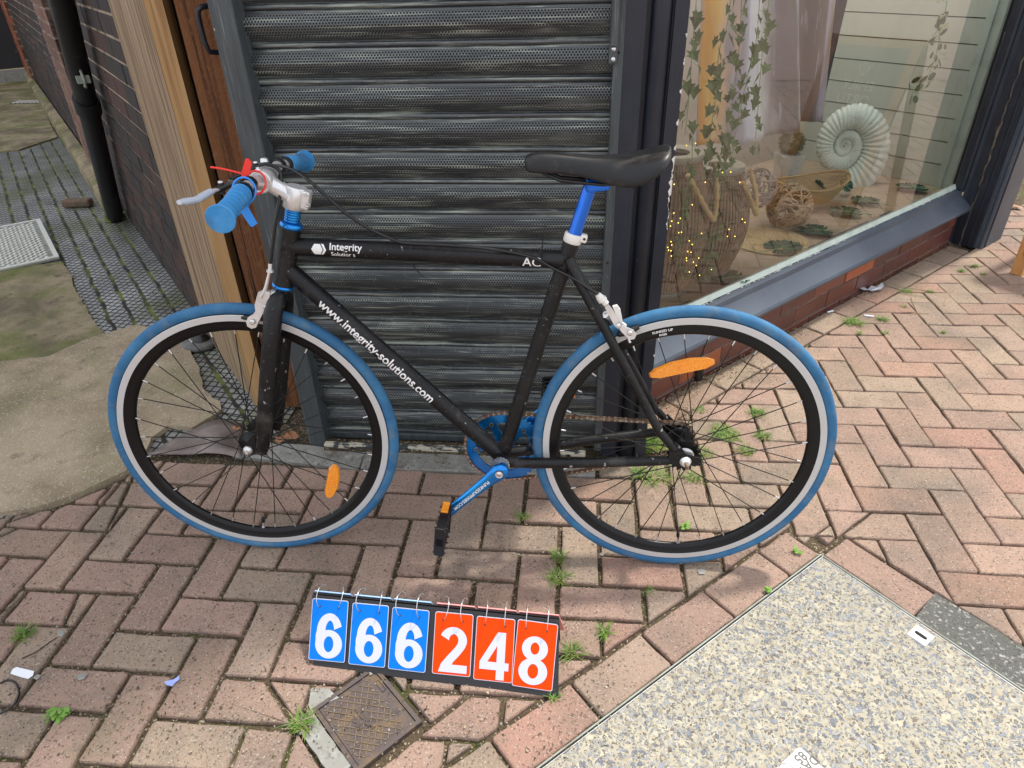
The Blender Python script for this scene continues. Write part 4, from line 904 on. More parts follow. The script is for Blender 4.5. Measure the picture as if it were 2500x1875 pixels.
# ================================================================== BICYCLE
random.seed(4)
PHI = R(.941); LEAN = R(6.43)
bu = Vector((math.cos(PHI), math.sin(PHI), 0)); bn_ = Vector((-math.sin(PHI), math.cos(PHI), 0))
bw = Vector((0, 0, 1)) * math.cos(LEAN) + bn_ * math.sin(LEAN); bq = bw.cross(bu)
RC = Vector((.1353, -.4114, .0))
BM = Matrix(((bu.x, bq.x, bw.x, RC.x), (bu.y, bq.y, bw.y, RC.y), (bu.z, bq.z, bw.z, RC.z), (0, 0, 0, 1)))
bike = empty('bicycle', mat=BM)
tag(bike, 'black fixed gear bicycle with blue tyres leaning against the shutter', 'bicycle')
RW = .336; FH = Vector((-.992, 0, .336)); RH = Vector((0, 0, .336)); BB = Vector((-.408, 0, .296))
PIV = Vector((-.829, 0, .824)); SAX = Vector((.035, 0, .117)).normalized(); STEER = R(5.2)
SR = Matrix.Rotation(STEER, 3, SAX)
def st(v): return PIV + SR @ (v - PIV)
def bpt(px, py, off=0.0):
    """point of the bicycle's own frame seen at this pixel, on the plane 'off' away from its middle plane"""
    h_ = hit(px, py, RC + bq * off, bq); d = h_ - RC; return Vector((d.dot(bu), d.dot(bq), d.dot(bw)))
# ---- frame
HT_b = Vector((-.8625, 0, .712)); HT_t = Vector((-.8265, 0, .832))
SC = Vector((-.268, 0, .768)); 
b = MB()
b.tube([HT_b, HT_b + SAX * .012, HT_t - SAX * .012, HT_t], [.0215, .0205, .0205, .0215], 24)
def mitre(p, q, r1, r2, flat=1.0): b.tube([p, q], [r1, r2], 20, sq=flat)
mitre(Vector((-.835, 0, .793)), Vector((-.272, 0, .767)), .0186, .0186)
mitre(Vector((-.851, 0, .748)), BB + Vector((-.01, 0, .012)), .0190, .0190)
SD = (SC - BB).normalized()
b.tube([BB, SC + SD * .042], .0163, 20)
b.tube([BB + Vector((0, -.034, 0)), BB + Vector((0, .034, 0))], .0205, 24)
for s in (-1, 1):
    b.tube([SC + Vector((.004, s * .012, .004)), Vector((-.245, s * .020, .735)), Vector((-.19, s * .031, .640)), Vector((-.06, s * .058, .405)), Vector((-.026, s * .062, .365))], [.009, .0102, .0102, .0096, .0080], 14)
    b.tube([BB + Vector((.005, s * .020, -.002)), Vector((-.33, s * .030, .300)), Vector((-.20, s * .050, .318)), Vector((-.06, s * .061, .334)), Vector((-.035, s * .062, .336))], [.0125, .0125, .0120, .0108, .0090], 14)
    # track end
    o_ = [(-.046, .330), (-.020, .3265), (.034, .3265), (.034, .3445), (.020, .347), (.002, .352), (-.014, .372), (-.026, .384), (-.036, .372), (-.036, .352)]
    b.plate(o_, .006, (0, s * .062, 0), (1, 0, 0), (0, 0, 1))
b.tube([Vector((-.345, -.02, .318)), Vector((-.345, .02, .318))], .0065, 8)
b.tube([Vector((-.19, -.031, .640)), Vector((-.186, -.0, .645)), Vector((-.19, .031, .640))], .006, 8)
fr = b.build('frame', M['bikeblack'], bike)
# plate of the head badge edge catch light: weld fillets
b = MB(); b.tube([Vector((-.843, -.0, .8)), Vector((-.828, 0, .793))], [.0235, .019], 16); b.build('weld', M['bikeblack'], fr)
# lettering wrapped on the tubes (near side)
def wrap(body, size, p, q, rad, t_along, up_off=0.0, bold=0, flip=False, base=M['lettering'], extra=None, name='lettering', around=0.0, xs=1.0):
    """letters run from p towards q on the side facing the street"""
    d = (q - p).normalized(); vs, fs = text_verts(body, size, bold, cuts=[size * k for k in (-.1, .05, .2, .35, .5, .65, .8)])
    if extra: v2, f2 = extra; n = len(vs); vs = vs + v2; fs = fs + [tuple(i + n for i in f) for f in f2]
    side = Vector((0, -1, 0)); up = d.cross(side); up = -up if up.z < 0 else up
    up.normalize(); bb_ = MB(); V = []
    for v in vs:
        a = (v.y + up_off) / rad + around; V.append(p + d * (t_along + v.x * xs) + (side * math.cos(a) + up * math.sin(a)) * (rad + .0006))
    bb_.add(V, fs); return bb_.build(name, base, fr)
TTp, TTq = Vector((-.822, 0, .7925)), Vector((-.272, 0, .767))
DTp, DTq = Vector((-.851, 0, .748)), BB + Vector((-.01, 0, .012))
wrap('Integrity', .0200, TTp, TTq, .0188, .1085, .0020, .0003)
wrap('Solutior s', .0128, TTp, TTq, .0188, .1030, -.0110, .0001)
# hexagon emblem
def hexo(cx, cy, r_, a0=0, sx=1): return [(cx + sx * r_ * math.cos(R(60 * i + a0)), cy + r_ * math.sin(R(60 * i + a0))) for i in range(6)]
def grid_poly(o): return [Vector((x, y, 0)) for x, y in o]
bbm = MB(); side = Vector((0, -1, 0)); dd = (TTq - TTp).normalized(); upv = Vector((-dd.z, 0, dd.x)); upv = -upv if upv.z < 0 else upv
def wrapmesh(bm_, polys, name, m):
    for o in polys:
        # slice into thin horizontal strips so the patch follows the tube
        ys = [y for x, y in o]; y0, y1 = min(ys), max(ys); k = 10
        for i in range(k):
            c = clip(clip(o, 0, -1, -(y0 + (y1 - y0) * i / k)), 0, 1, y0 + (y1 - y0) * (i + 1) / k)
            if len(c) > 2: bm_.add([TTp + dd * x + (side * math.cos(y / .0188) + upv * math.sin(y / .0188)) * .0193 for x, y in c], [tuple(range(len(c)))])
    return bm_.build(name, m, fr)
wrapmesh(bbm, [hexo(.050, .0015, .0125, 0, .95), [(.0625, -.0085), (.0690, .0010), (.0630, .0125), (.0560, .0135), (.0580, .0128), (.0640, .0015), (.0575, -.0100)]], 'emblem', M['lettering'])
wrap('AC', .0275, TTp, TTq, .0188, .487, -.0125, .0003)
wrap('www.integrity-solutions.com', .0315, DTp, DTq, .0192, .258, -.0100, .0005, xs=.875)
# ---- headset, spacers, stem
hs = empty('headset'); hs.parent = bike
b = MB()
def ringz(c, r0, r1, h0, h1, n=28, m=0): b.lathe([(r0, h0), (r1, h0), (r1, h1), (r0, h1)], c, SAX, n, m, smooth=False, closed=True)
b.lathe([(.012, 0), (.0225, .0), (.0235, .004), (.0225, .008), (.0185, .011), (.012, .012)], HT_t, SAX, 32)
bl_ = MB(); bl_.lathe([(.012, -.007), (.0225, -.007), (.0230, -.004), (.0225, .0), (.012, .0)], HT_b - SAX * .0005, SAX, 36); bl_.build('headset_ring', M['anoblue'], hs)
b.build('headset_ring', M['anoblue'], hs); b = MB()
z = .0125
while z < .042: b.lathe([(.012, z), (.0152, z), (.0158, z + .0006), (.0158, z + .0044), (.0152, z + .005), (.012, z + .005)], HT_t, SAX, 32); z += .0052
b.build('spacer_stack', M['anoblue'], hs)
STC = HT_t + SAX * .062
BC = Vector((-.865, 0, .927))
b = MB()
b.tube([st(HT_t + SAX * p_) for p_ in (.040, .042, .083, .085)], [.0195, .0215, .0215, .0195], 28)
mid = STC.lerp(BC, .5)
b.tube([st(STC), st(STC.lerp(BC, .35)), st(STC.lerp(BC, .72)), st(BC + (STC - BC).normalized() * .010)], [.0205, .0180, .0172, .021], 22, sq=.92)
b.box(st(STC + Vector((.021, 0, -.004))), (.018, .028, .038), SR @ Matrix.Rotation(R(16.5), 3, 'Y'), bev=.004)
b.tube([st(BC + Vector((0, s, 0))) for s in (-.024, -.0222, .0222, .024)], [.0200, .0222, .0222, .0200], 24)
b.box(st(BC + Vector((-.004, 0, .0165))), (.020, .040, .014), SR @ Matrix.Rotation(R(-25), 3, 'Y'), bev=.004)
stem = b.build('stem', M['alloy'], bike)
b = MB(); b.lathe([(0, .0845), (.0148, .0842), (.0165, .0825), (.0168, .0810), (0, .0808)], HT_t, SAX, 32); b.build('top_cap', M['anoblue'], stem, st)
for c_, r_ in ((STC + Vector((.0265, -.0145, -.012)), .0048), (STC + Vector((.0265, -.0145, .008)), .0034)):
    b = MB(); b.lathe([(r_, -.001), (r_, .002), (r_ * .55, .002), (r_ * .5, .0), (0, .0)], c_, (0, -1, 0), 16); b.build('bolt', M['steel'], stem, st)
for c_ in (BC + Vector((-.003, -.012, .0245)), BC + Vector((-.003, .012, .0245))):
    b = MB(); b.lathe([(.0038, 0), (.0038, .002), (0, .002)], c_, (-.3, 0, 1), 12); b.build('bolt', M['steel'], stem, st)
# ---- handlebar
def barp(t):
    k_ = min(1, max(0, (abs(t) - .03) / .06)); return st(Vector((BC.x + .040 * abs(t), t, BC.z + k_ * (.008 - .113 * (abs(t) - .108)))))
b = MB(); ts = [-.262 + i * .524 / 24 for i in range(25)]
b.tube([barp(t) for t in ts], [.0159 if abs(t) < .03 else (.0145 if abs(t) < .05 else .0115) for t in ts], 18)
hb = b.build('handlebar', M['alloy'], bike)
for s in (-1, 1):
    b = MB(); k = 34; pts = []; rr = []
    for i in range(k + 1):
        t = .136 + (.268 - .136) * i / k; pts.append(barp(s * t)); u_ = i / k
        r_ = .0180 + .0008 * math.sin(u_ * 9) - (.0016 if (i % 4 == 0 and .10 < u_ < .82) else 0)
        if u_ < .05: r_ = .0150
        if u_ > .84: r_ = .0176 + ((u_ - .84) / .16) ** 1.6 * .0070
        if u_ > .985: r_ = .0245
        rr.append(r_)
    b.tube(pts, rr, 26)
    b.lathe([(.0246, -.0002), (.0236, .0016)], pts[-1], (pts[-1] - pts[-2]), 32, smooth=False); b.lathe([(.0236, .0016), (.0, .0022)], pts[-1], (pts[-1] - pts[-2]), 32, smooth=False)
    g = b.build('grip', M['grip'], bike)
    b = MB(); b.tube([barp(s * .1295), barp(s * .1365)], .0182, 24); b.build('grip_collar', M['blackplastic'], g)
# ---- brake levers
def lever(s):
    t0 = .095; c = barp(s * t0)
    b = MB(); b.tube([barp(s * (t0 - .008)), barp(s * (t0 + .008))], .0150, 20)
    f = (SR @ Vector((-1, 0, 0))); o = SR @ Vector((0, s, 0)); d = Vector((0, 0, -1))
    p1 = c + f * .016 + o * -.004 - d * .004; p2 = c + f * .048 + o * .006 + d * .004
    b.tube([c + f * .010 - d * .004, p1, c + f * .034 + o * .0 - d * .002, p2, c + f * .062 + o * .028 + d * .006], [.008, .0075, .0070, .0080, .0065], 12, sq=.75)
    b.tube([p2 + d * -.010, p2 + d * .010], .0055, 10)
    L_ = b.build('brake_lever', M['blackplastic'], bike)
    b = MB()
    if s < 0:
        b.tube([p2 + f * .002, p2 + f * .008 + o * .020, p2 + f * .016 + o * .044 + d * .002], [.0060, .0065, .0062], 12, sq=.6)
        b.build('blade', M['alloy'], L_)
        b = MB(); b.tube([p2 + f * .010 + o * .026, p2 + f * .016 + o * .046 + d * .003, p2 + f * .022 + o * .066 + d * .006, p2 + f * .034 + o * .088 + d * .004, p2 + f * .037 + o * .099 + d * .002], [.0082, .0090, .0088, .0092, .0060], 14, sq=.7)
        b.build('lever_sleeve', M['clearplastic'], L_)
    else:
        b.tube([p2 + f * .002, p2 + f * .010 + o * .030, p2 + f * .012 + o * .07 + d * .004, p2 + f * .010 + o * .10 + d * .004], [.0060, .0065, .0062, .006], 12, sq=.6)
        b.build('blade', M['alloy'], L_)
    b = MB(); b.lathe([(.0048, 0), (.0048, .003), (.002, .004), (0, .004)], p2 - d * .010, (0, 0, 1), 14)
    b.lathe([(.0075, 0), (.0085, .003), (.0080, .012), (.004, .014), (0, .014)], c + f * .022 - o * .016 - d * .006, (0, 0, 1), 16) if s > 0 else None
    b.build('pivot_bolt', M['steel'], L_)
    return c + f * .020 - o * .020 - d * .002, f, o
cl, cf, co_ = lever(-1); cr_, _, _ = lever(1)
# ---- fork
b = MB()
cr0 = Vector((-.8705, 0, .690))
b.tube([HT_b - SAX * .006, cr0], [.0185, .0200], 20)
for s in (-1, 1):
    b.tube([cr0 + Vector((.0, s * .004, .004)), cr0 + Vector((-.003, s * .026, -.004)), cr0 + Vector((-.010, s * .042, -.026)), Vector((-.900, s * .047, .58)), Vector((-.940, s * .051, .42)), Vector((-.961, s * .053, .342)), Vector((-.963, s * .053, .334))],
           [.016, .0195, .0200, .0200, .0190, .0175, .0130], 22, sq=.80)
    b.plate([(-.972, .322), (-.955, .318), (-.946, .335), (-.952, .372), (-.975, .372), (-.998, .350), (-1.004, .338), (-1.000, .326), (-.990, .320)], .006, (0, s * .0535, 0), (1, 0, 0), (0, 0, 1))
fork = b.build('fork', M['bikeblack'], bike, st)
# ---- wheels
def wheel(hub, xf, name, rear):
    w_ = empty('wheel'); w_.parent = bike
    lab = 'rear wheel' if rear else 'front wheel'; w_['label'] = 'rear wheel under the saddle' if rear else 'front wheel below the handlebar'
    X = Vector((0, 1, 0))
    b = MB(); k = 20
    prof = [(.3238 + .0128 * math.cos(2 * math.pi * i / k), .0118 * math.sin(2 * math.pi * i / k)) for i in range(k)]
    b.lathe(prof, hub, X, 128, closed=True); b.build('tyre', M['tyre'], w_, xf)
    b = MB(); b.lathe([(.3125, -.0085), (.3130, -.0105), (.3115, -.0112), (.2985, -.0110)], hub, X, 128, 0, smooth=False)
    b.lathe([(.2985, .0110), (.3115, .0112), (.3130, .0105), (.3125, .0085)], hub, X, 128, 0, smooth=False)
    b.lathe([(.2985, -.0110), (.2975, -.0104), (.285, -.0085), (.276, -.0055), (.2735, -.002), (.2735, .002), (.276, .0055), (.285, .0085), (.2975, .0104), (.2985, .0110)], hub, X, 128, 1)
    b.lathe([(.3125, -.0085), (.309, 0), (.3125, .0085)], hub, X, 96, 1)
    rim = b.build('rim', [M['brake_track'], M['rimblack']], w_, xf)
    # hub
    b = MB(); fl = .0315; fw = .030
    for s in (-1, 1):
        b.lathe([(.010, s * (fw - .002)), (fl - .002, s * (fw - .0016)), (fl, s * (fw)), (fl - .002, s * (fw + .0016)), (.014, s * (fw + .003)), (.0125, s * (fw + .014)), (.006, s * (fw + .016))], hub, X, 28)
    b.lathe([(.013, -fw), (.0118, -.015), (.0118, .015), (.013, fw)], hub, X, 24)
    hb_ = b.build('hub', M['rimblack'], w_, xf)
    b = MB(); b.tube([hub + X * -.071, hub + X * .071], .0048, 12)
    if rear:
        for s in (-1, 1): b.lathe([(.0, .0), (.0125, .0), (.0125, .0015), (.0092, .002), (.0092, .009), (.006, .010), (0, .010)], hub + X * s * .065, (0, s, 0), 20)
        b.tube([hub + X * -.071, hub + X * -.092], .0042, 10, m=1)
    else:
        for s in (-1, 1): b.lathe([(0, 0), (.0108, 0), (.0108, .005), (.008, .0085), (.0062, .0085), (.0062, .0105), (0, .0105)], hub + X * s * .057, (0, s, 0), 22)
    b.build('axle_nut', [M['alloy'] if rear else M['steel'], M['rust']], hb_, xf)
    # spokes, each its own piece, crossing three
    Ns = 32
    for i in range(Ns):
        side = 1 if i % 2 else -1; grp = (i // 2) % 2; a = 2 * math.pi * i / Ns + .05 + (.02 if rear else .13)
        off = R(62) * (1 if grp else -1)
        ah = a + off
        ph_ = hub + Vector((math.cos(ah) * (fl - .004), side * (fw + (.002 if grp else -.002)), math.sin(ah) * (fl - .004)))
        pr = hub + Vector((math.cos(a) * .275, side * .0018, math.sin(a) * .275)); d = (ph_ - pr).normalized()
        b = MB(); b.tube([pr, ph_], .00112, 6, caps=False, m=0); b.tube([pr - d * .004, pr + d * .012], [.0021, .0016], 7, m=1)
        b.build('spoke', [M['spoke'], M['steel']], w_, xf)
    # valve at the bottom
    av = R(-97 if not rear else -86.5); dv = Vector((math.cos(av), 0, math.sin(av)))
    b = MB(); p = hub + dv * .274; b.tube([p, p - dv * .016], .0028, 10); b.tube([p - dv * .016, p - dv * .020, p - dv * .030, p - dv * .032], [.0030, .0042, .0038, .0022], 10, m=1); b.tube([p, p - dv * .002], .0045, 10)
    b.build('valve', [M['steel'], M['blackplastic']], w_, xf)
    return w_
fw_ = wheel(FH, st, 'wheel', False); rw_ = wheel(RH, lambda v: v, 'wheel', True)
# wheel reflectors
def reflector(par, hub, xf, ang, rad, L_, yo=-.014, turn=0):
    a = R(ang); c = hub + Vector((math.cos(a) * rad, yo, math.sin(a) * rad)); a += R(turn); tx = Vector((-math.sin(a), 0, math.cos(a))); rx = Vector((math.cos(a), 0, math.sin(a)))
    b = MB(); H = .0155; o = [(-L_ / 2, -H * .35), (-L_ * .36, -H * .95), (L_ * .36, -H * .95), (L_ / 2, -H * .35), (L_ / 2, H * .25), (L_ * .40, H * .70), (L_ * .15, H), (-L_ * .15, H), (-L_ * .40, H * .70), (-L_ / 2, H * .25)]
    base = [c + tx * x + rx * (y - abs(x) * abs(x) * .9) for x, y in o]; topv = [c + tx * x * .96 + rx * (y * .85 - abs(x) * abs(x) * .9) + Vector((0, -.006, 0)) for x, y in o]
    b.hexa(base, topv); b.box(c + Vector((0, -.0065, 0)), (.0, .0, .0)) if False else None
    r_ = b.build('reflector', M['orange'], par, xf); b = MB(); b.box(c + Vector((0, -.0075, 0)), (.009, .003, .009)); b.build('clip', M['orange'], r_, xf); return r_
# rear: above the axle to the left; front: low right
pr = bpt(1663, 894, -.014) - RH; reflector(rw_, RH, lambda v: v, math.degrees(math.atan2(pr.z, pr.x)), math.hypot(pr.x, pr.z), .138, turn=9)
pfx = bpt(811, 1179, -.014) - FH; reflector(fw_, FH, st, math.degrees(math.atan2(pfx.z, pfx.x)) - 2, math.hypot(pfx.x, pfx.z), .100, turn=20)
b = MB()
vs, fs = text_verts('FUNKED UP', .0078, .0002); v2, f2 = text_verts('FIXIES', .0062, .0002)
V = []
a0 = None
pl_ = bpt(1615, 794, -.009) - RH; aa = math.atan2(pl_.z, pl_.x)
for v, dr in [(v, .005) for v in vs] + [(v, -.003) for v in v2]:
    a = aa - v.x / .285; r_ = .285 + dr + v.y - .002; V.append(RH + Vector((math.cos(a) * r_, -.0100 - (r_ - .285) * .12, math.sin(a) * r_)))
n = len(vs); b.add(V, fs + [tuple(i + n for i in f) for f in f2]); b.build('rim_lettering', M['lettering'], rw_)
# ---- drivetrain
CL = .044
b = MB(); NT = 46; Rr = .0925; prof = []
for i in range(NT * 4):
    a = 2 * math.pi * i / (NT * 4); r_ = (Rr + .0035, Rr + .001, Rr - .0045, Rr + .001)[i % 4]; prof.append((a, r_))
def annulus(b, outer, inner_r, yc, th, m=0):
    n = len(outer); A = [BB + Vector((math.cos(a) * r_, yc - th / 2, math.sin(a) * r_)) for a, r_ in outer]; B_ = [BB + Vector((math.cos(a) * inner_r, yc - th / 2, math.sin(a) * inner_r)) for a, r_ in outer]
    A2 = [v + Vector((0, th, 0)) for v in A]; B2 = [v + Vector((0, th, 0)) for v in B_]
    b.add(A + B_ + A2 + B2, [(i, (i + 1) % n, n + (i + 1) % n, n + i) for i in range(n)] + [(2 * n + i, 3 * n + i, 3 * n + (i + 1) % n, 2 * n + (i + 1) % n) for i in range(n)] + [(i, 2 * n + i, 2 * n + (i + 1) % n, (i + 1) % n) for i in range(n)] + [(n + i, n + (i + 1) % n, 3 * n + (i + 1) % n, 3 * n + i) for i in range(n)], m)
annulus(b, prof, .066, CL, .003)
cs = empty('crankset'); cs.parent = bike
ring_ = b.build('chainring', M['anoblue'], cs)
CA = math.atan2(-.108, -.118)        # near crank direction
b = MB()
for i in range(5):
    a = CA + math.pi + 2 * math.pi * i / 5; d = Vector((math.cos(a), 0, math.sin(a))); n_ = Vector((-d.z, 0, d.x))
    o = [BB + Vector((0, CL + .004, 0)) + d * x + n_ * y for x, y in ((.0, -.014), (.045, -.008), (.072, -.011), (.075, 0), (.072, .011), (.045, .008), (.0, .014))]
    b.hexa(o, [v + Vector((0, .006, 0)) for v in o])
b.tube([BB + Vector((0, CL + .001, 0)), BB + Vector((0, CL + .022, 0))], .017, 24)
b.build('spider', M['anoblue'], cs)
b = MB()
for i in range(5):
    a = CA + math.pi + 2 * math.pi * i / 5; c_ = BB + Vector((math.cos(a) * .066, CL - .0018, math.sin(a) * .066)); b.lathe([(.0055, 0), (.0055, .0015), (.0028, .0015), (.0026, 0)], c_, (0, -1, 0), 14)
b.build('ring_bolt', M['rust'], cs)
def crank(sgn, yc):
    d = Vector((math.cos(CA) * sgn, 0, math.sin(CA) * sgn)); n_ = Vector((-d.z, 0, d.x)); s = -1 if yc < 0 else 1
    b = MB(); secs = [(-.021, .006, .008), (-.017, .014, .0105), (0, .0200, .0115), (.014, .0185, .0110), (.035, .0152, .0085), (.09, .0130, .0065), (.14, .0120, .0060), (.158, .0132, .0060), (.170, .0120, .0060), (.178, .0055, .0050)]
    vs = []; k = 14
    for x, hw, ht in secs:
        for j in range(k):
            a = 2 * math.pi * j / k; cx = math.copysign(abs(math.cos(a)) ** .7, math.cos(a)); sy = math.copysign(abs(math.sin(a)) ** .7, math.sin(a)); vs.append(BB + d * x + n_ * hw * cx + Vector((0, yc + s * .05 * max(0, x) + ht * sy, 0)))
    fs = [(i * k + j, i * k + (j + 1) % k, (i + 1) * k + (j + 1) % k, (i + 1) * k + j) for i in range(len(secs) - 1) for j in range(k)] + [tuple(range(k))[::-1], tuple(range(len(vs) - k, len(vs)))]
    b.add(vs, fs, 0, True); c_ = b.build('crank_arm', M['anoblue'], cs)
    b = MB(); b.lathe([(.0095, 0), (.0095, .002), (.0088, .0025)], BB + Vector((0, yc + s * .0115, 0)), (0, s, 0), 22, 1)
    b.lathe([(.0088, .0025), (.006, .001), (.0058, .002), (0, .002)], BB + Vector((0, yc + s * .0115, 0)), (0, s, 0), 22, 0); b.build('crank_bolt', [M['steel'], M['blackplastic']], c_)
    return BB + d * .170 + Vector((0, yc + s * .0085, 0)), s, c_, d, n_
pn, s1, cN, dN, nN = crank(1, -.062); pfar, s2, cF, dF, nF = crank(-1, .066)
b = MB(); vs, fs = text_verts('FUNKEDUPFIXIES.COM', .0108, .0002)
upn = nN if nN.z > 0 else -nN
b.add([BB + dN * (.088 - v.x * -1) + upn * -(v.y - .0035) * 1.0 + Vector((0, -.062 - .05 * (.088 + v.x) - .0090, 0)) for v in vs], [f[::-1] for f in fs]); b.build('crank_lettering', M['lettering'], cN)
b = MB(); b.tube([BB + Vector((0, -.034, 0)), BB + Vector((0, -.040, 0))], .0190, 26); b.tube([BB + Vector((0, -.055, 0)), BB + Vector((0, .055, 0))], .008, 12)
for i in range(16): a = 2 * math.pi * i / 16; b.box(BB + Vector((math.cos(a) * .0188, -.037, math.sin(a) * .0188)), (.003, .006, .003), Matrix.Rotation(-a, 3, 'Y'))
b.build('bottom_bracket_cup', M['steel'], cs)
def pedal(c, s, tilt, lab):
    """platform pedal hanging with its flat faces fore and aft"""
    rot = Matrix.Rotation(R(tilt), 3, 'Y'); b = MB(); y0 = .012
    def bx(x, y, z, sx, sy, sz, m=0): b.box(c + rot @ Vector((x, 0, z)) + Vector((0, s * y, 0)), (sx, sy, sz), rot, m, bev=.0012)
    L_ = .094
    bx(0, y0 + L_ / 2, 0, .018, L_, .022)
    bx(0, y0 + L_ / 2, .034, .020, L_, .007); bx(0, y0 + L_ / 2, -.034, .020, L_, .007)
    bx(0, y0 + .004, 0, .024, .008, .074); bx(0, y0 + L_ - .004, 0, .024, .008, .066); bx(0, y0 + L_ / 2, 0, .022, .007, .07)
    bx(0, y0 + L_ * .28, 0, .020, .006, .07); bx(0, y0 + L_ * .75, 0, .020, .006, .07)
    for yy in (.012, .030, .050, .070, .086):
        for zz_ in (-.034, .034):
            for xs in (-1, 1): b.tube([c + rot @ Vector((xs * .009, 0, zz_)) + Vector((0, s * (y0 + yy), 0)), c + rot @ Vector((xs * .0145, 0, zz_)) + Vector((0, s * (y0 + yy), 0))], .0019, 6)
    b.tube([c, c + Vector((0, s * .02, 0))], .0065, 12)
    P = b.build('pedal', M['blackplastic'], bike); P['label'] = lab
    b = MB(); b.box(c + rot @ Vector((-.001, 0, .0395)) + Vector((0, s * (y0 + .018), 0)), (.016, .036, .005), rot, bev=.001); b.build('pedal_reflector', M['orange'], P)
    return P
pedal(pn, -1, 7, 'black pedal on the near crank'); pedal(pfar, 1, 82, 'black pedal on the far crank')
# cog and chain
b = MB(); NC = 17; CR = .0345; A = []
for i in range(NC * 6):
    a = 2 * math.pi * i / (NC * 6); A.append((a, (CR + .0042, CR + .0035, CR - .001, CR - .0035, CR - .001, CR + .0035)[i % 6]))
sv = BB.copy(); 
def cog(b, hub, yc, th):
    n = len(A); P = [hub + Vector((math.cos(a) * r_, yc - th / 2, math.sin(a) * r_)) for a, r_ in A]; b.hexa(P, [v + Vector((0, th, 0)) for v in P])
cog(b, RH, CL, .003); b.build('sprocket', M['rimblack'], bike); b = MB(); cog(b, RH, -.040, .003); b.lathe([(.022, -.044), (.016, -.047), (.010, -.047)], RH, (0, 1, 0), 20, 1); b.build('sprocket', [M['rimblack'], M['steel']], bike)
# chain path
ra, rb = Rr, CR; dv = RH - BB; D = math.hypot(dv.x, dv.z); base = math.atan2(dv.z, dv.x); al = math.acos((ra - rb) / D)
path = []
at_, ab_ = base + al, base - al
n1 = 60
for i in range(n1 + 1):
    a = at_ + (2 * math.pi - 2 * al) * i / n1; path.append(BB + Vector((math.cos(a) * ra, CL, math.sin(a) * ra)))
low = [BB + Vector((math.cos(ab_) * ra, CL, math.sin(ab_) * ra)), RH + Vector((math.cos(ab_) * rb, CL, math.sin(ab_) * rb))]
for i in range(1, 20): t_ = i / 20; path.append(low[0].lerp(low[1], t_) + Vector((0, 0, -.014 * math.sin(math.pi * t_))))
n2 = 16
for i in range(n2 + 1):
    a = ab_ + 2 * al * i / n2; path.append(RH + Vector((math.cos(a) * rb, CL, math.sin(a) * rb)))
tl = [RH + Vector((math.cos(at_) * rb, CL, math.sin(at_) * rb)), BB + Vector((math.cos(at_) * ra, CL, math.sin(at_) * ra))]
for i in range(1, 20): path.append(tl[0].lerp(tl[1], i / 20))
path.append(path[0])
L0 = [0]
for i in range(1, len(path)): L0.append(L0[-1] + (path[i] - path[i - 1]).length)
tot = L0[-1]; nl = int(tot / .0127); nl -= nl % 2
def pat(s_):
    s_ %= tot; j = next(i for i in range(1, len(L0)) if L0[i] >= s_); return path[j - 1].lerp(path[j], (s_ - L0[j - 1]) / max(1e-9, L0[j] - L0[j - 1]))
b = MB()
for i in range(nl):
    p = pat(tot * i / nl); q = pat(tot * (i + 1) / nl); d = (q - p); l_ = d.length; d.normalize(); n_ = Vector((-d.z, 0, d.x))
    o = []
    for k_ in range(6): a = R(90 + 36 * k_); o.append((math.cos(a) * .0042, math.sin(a) * .0042))
    for k_ in range(6): a = R(-90 + 36 * k_); o.append((l_ + math.cos(a) * .0042, math.sin(a) * .0042))
    o.insert(6, (l_ / 2, -.0028)); o.append((l_ / 2, .0028))
    for s in (-1, 1):
        yo = s * (.0042 if i % 2 else .0031); P = [p + d * x + n_ * y + Vector((0, yo - .0005, 0)) for x, y in o]; b.hexa(P, [v + Vector((0, .001, 0)) for v in P], 0)
    b.tube([p - Vector((0, .0048, 0)), p + Vector((0, .0048, 0))], .0019, 6, m=1)
b.build('chain', [M['rust'], M['steel']], bike)
# ---- saddle, post, clamp
SD2 = Vector((.029, 0, .102)).normalized()
PB = Vector((-.256, 0, .806)); PT = Vector((-.2265, 0, .904))
b = MB(); b.tube([PB - SD2 * .03, PT], .0135, 22); b.tube([PT, PT + SD2 * .012], [.0135, .012], 22)
b.box(PT + Vector((.016, 0, .012)), (.046, .036, .026), Matrix.Rotation(R(-6), 3, 'Y'), bev=.006)
b.build('seatpost', M['anoblue2'], bike)
b = MB(); b.tube([PB - SD2 * .004, PB - SD2 * .002, PB + SD2 * .013, PB + SD2 * .015], [.0170, .0185, .0185, .0170], 24); b.box(PB + Vector((.022, -.004, .006)), (.014, .018, .016), Matrix.Rotation(R(16), 3, 'Y'), bev=.003)
b.build('seat_clamp', M['whiteplastic'], bike)
b = MB(); b.lathe([(.0028, 0), (.0, .0)], PB + Vector((.0235, -.0135, .006)), (0, -1, 0), 10); b.build('clamp_bolt', M['void'], bike)
b = MB()
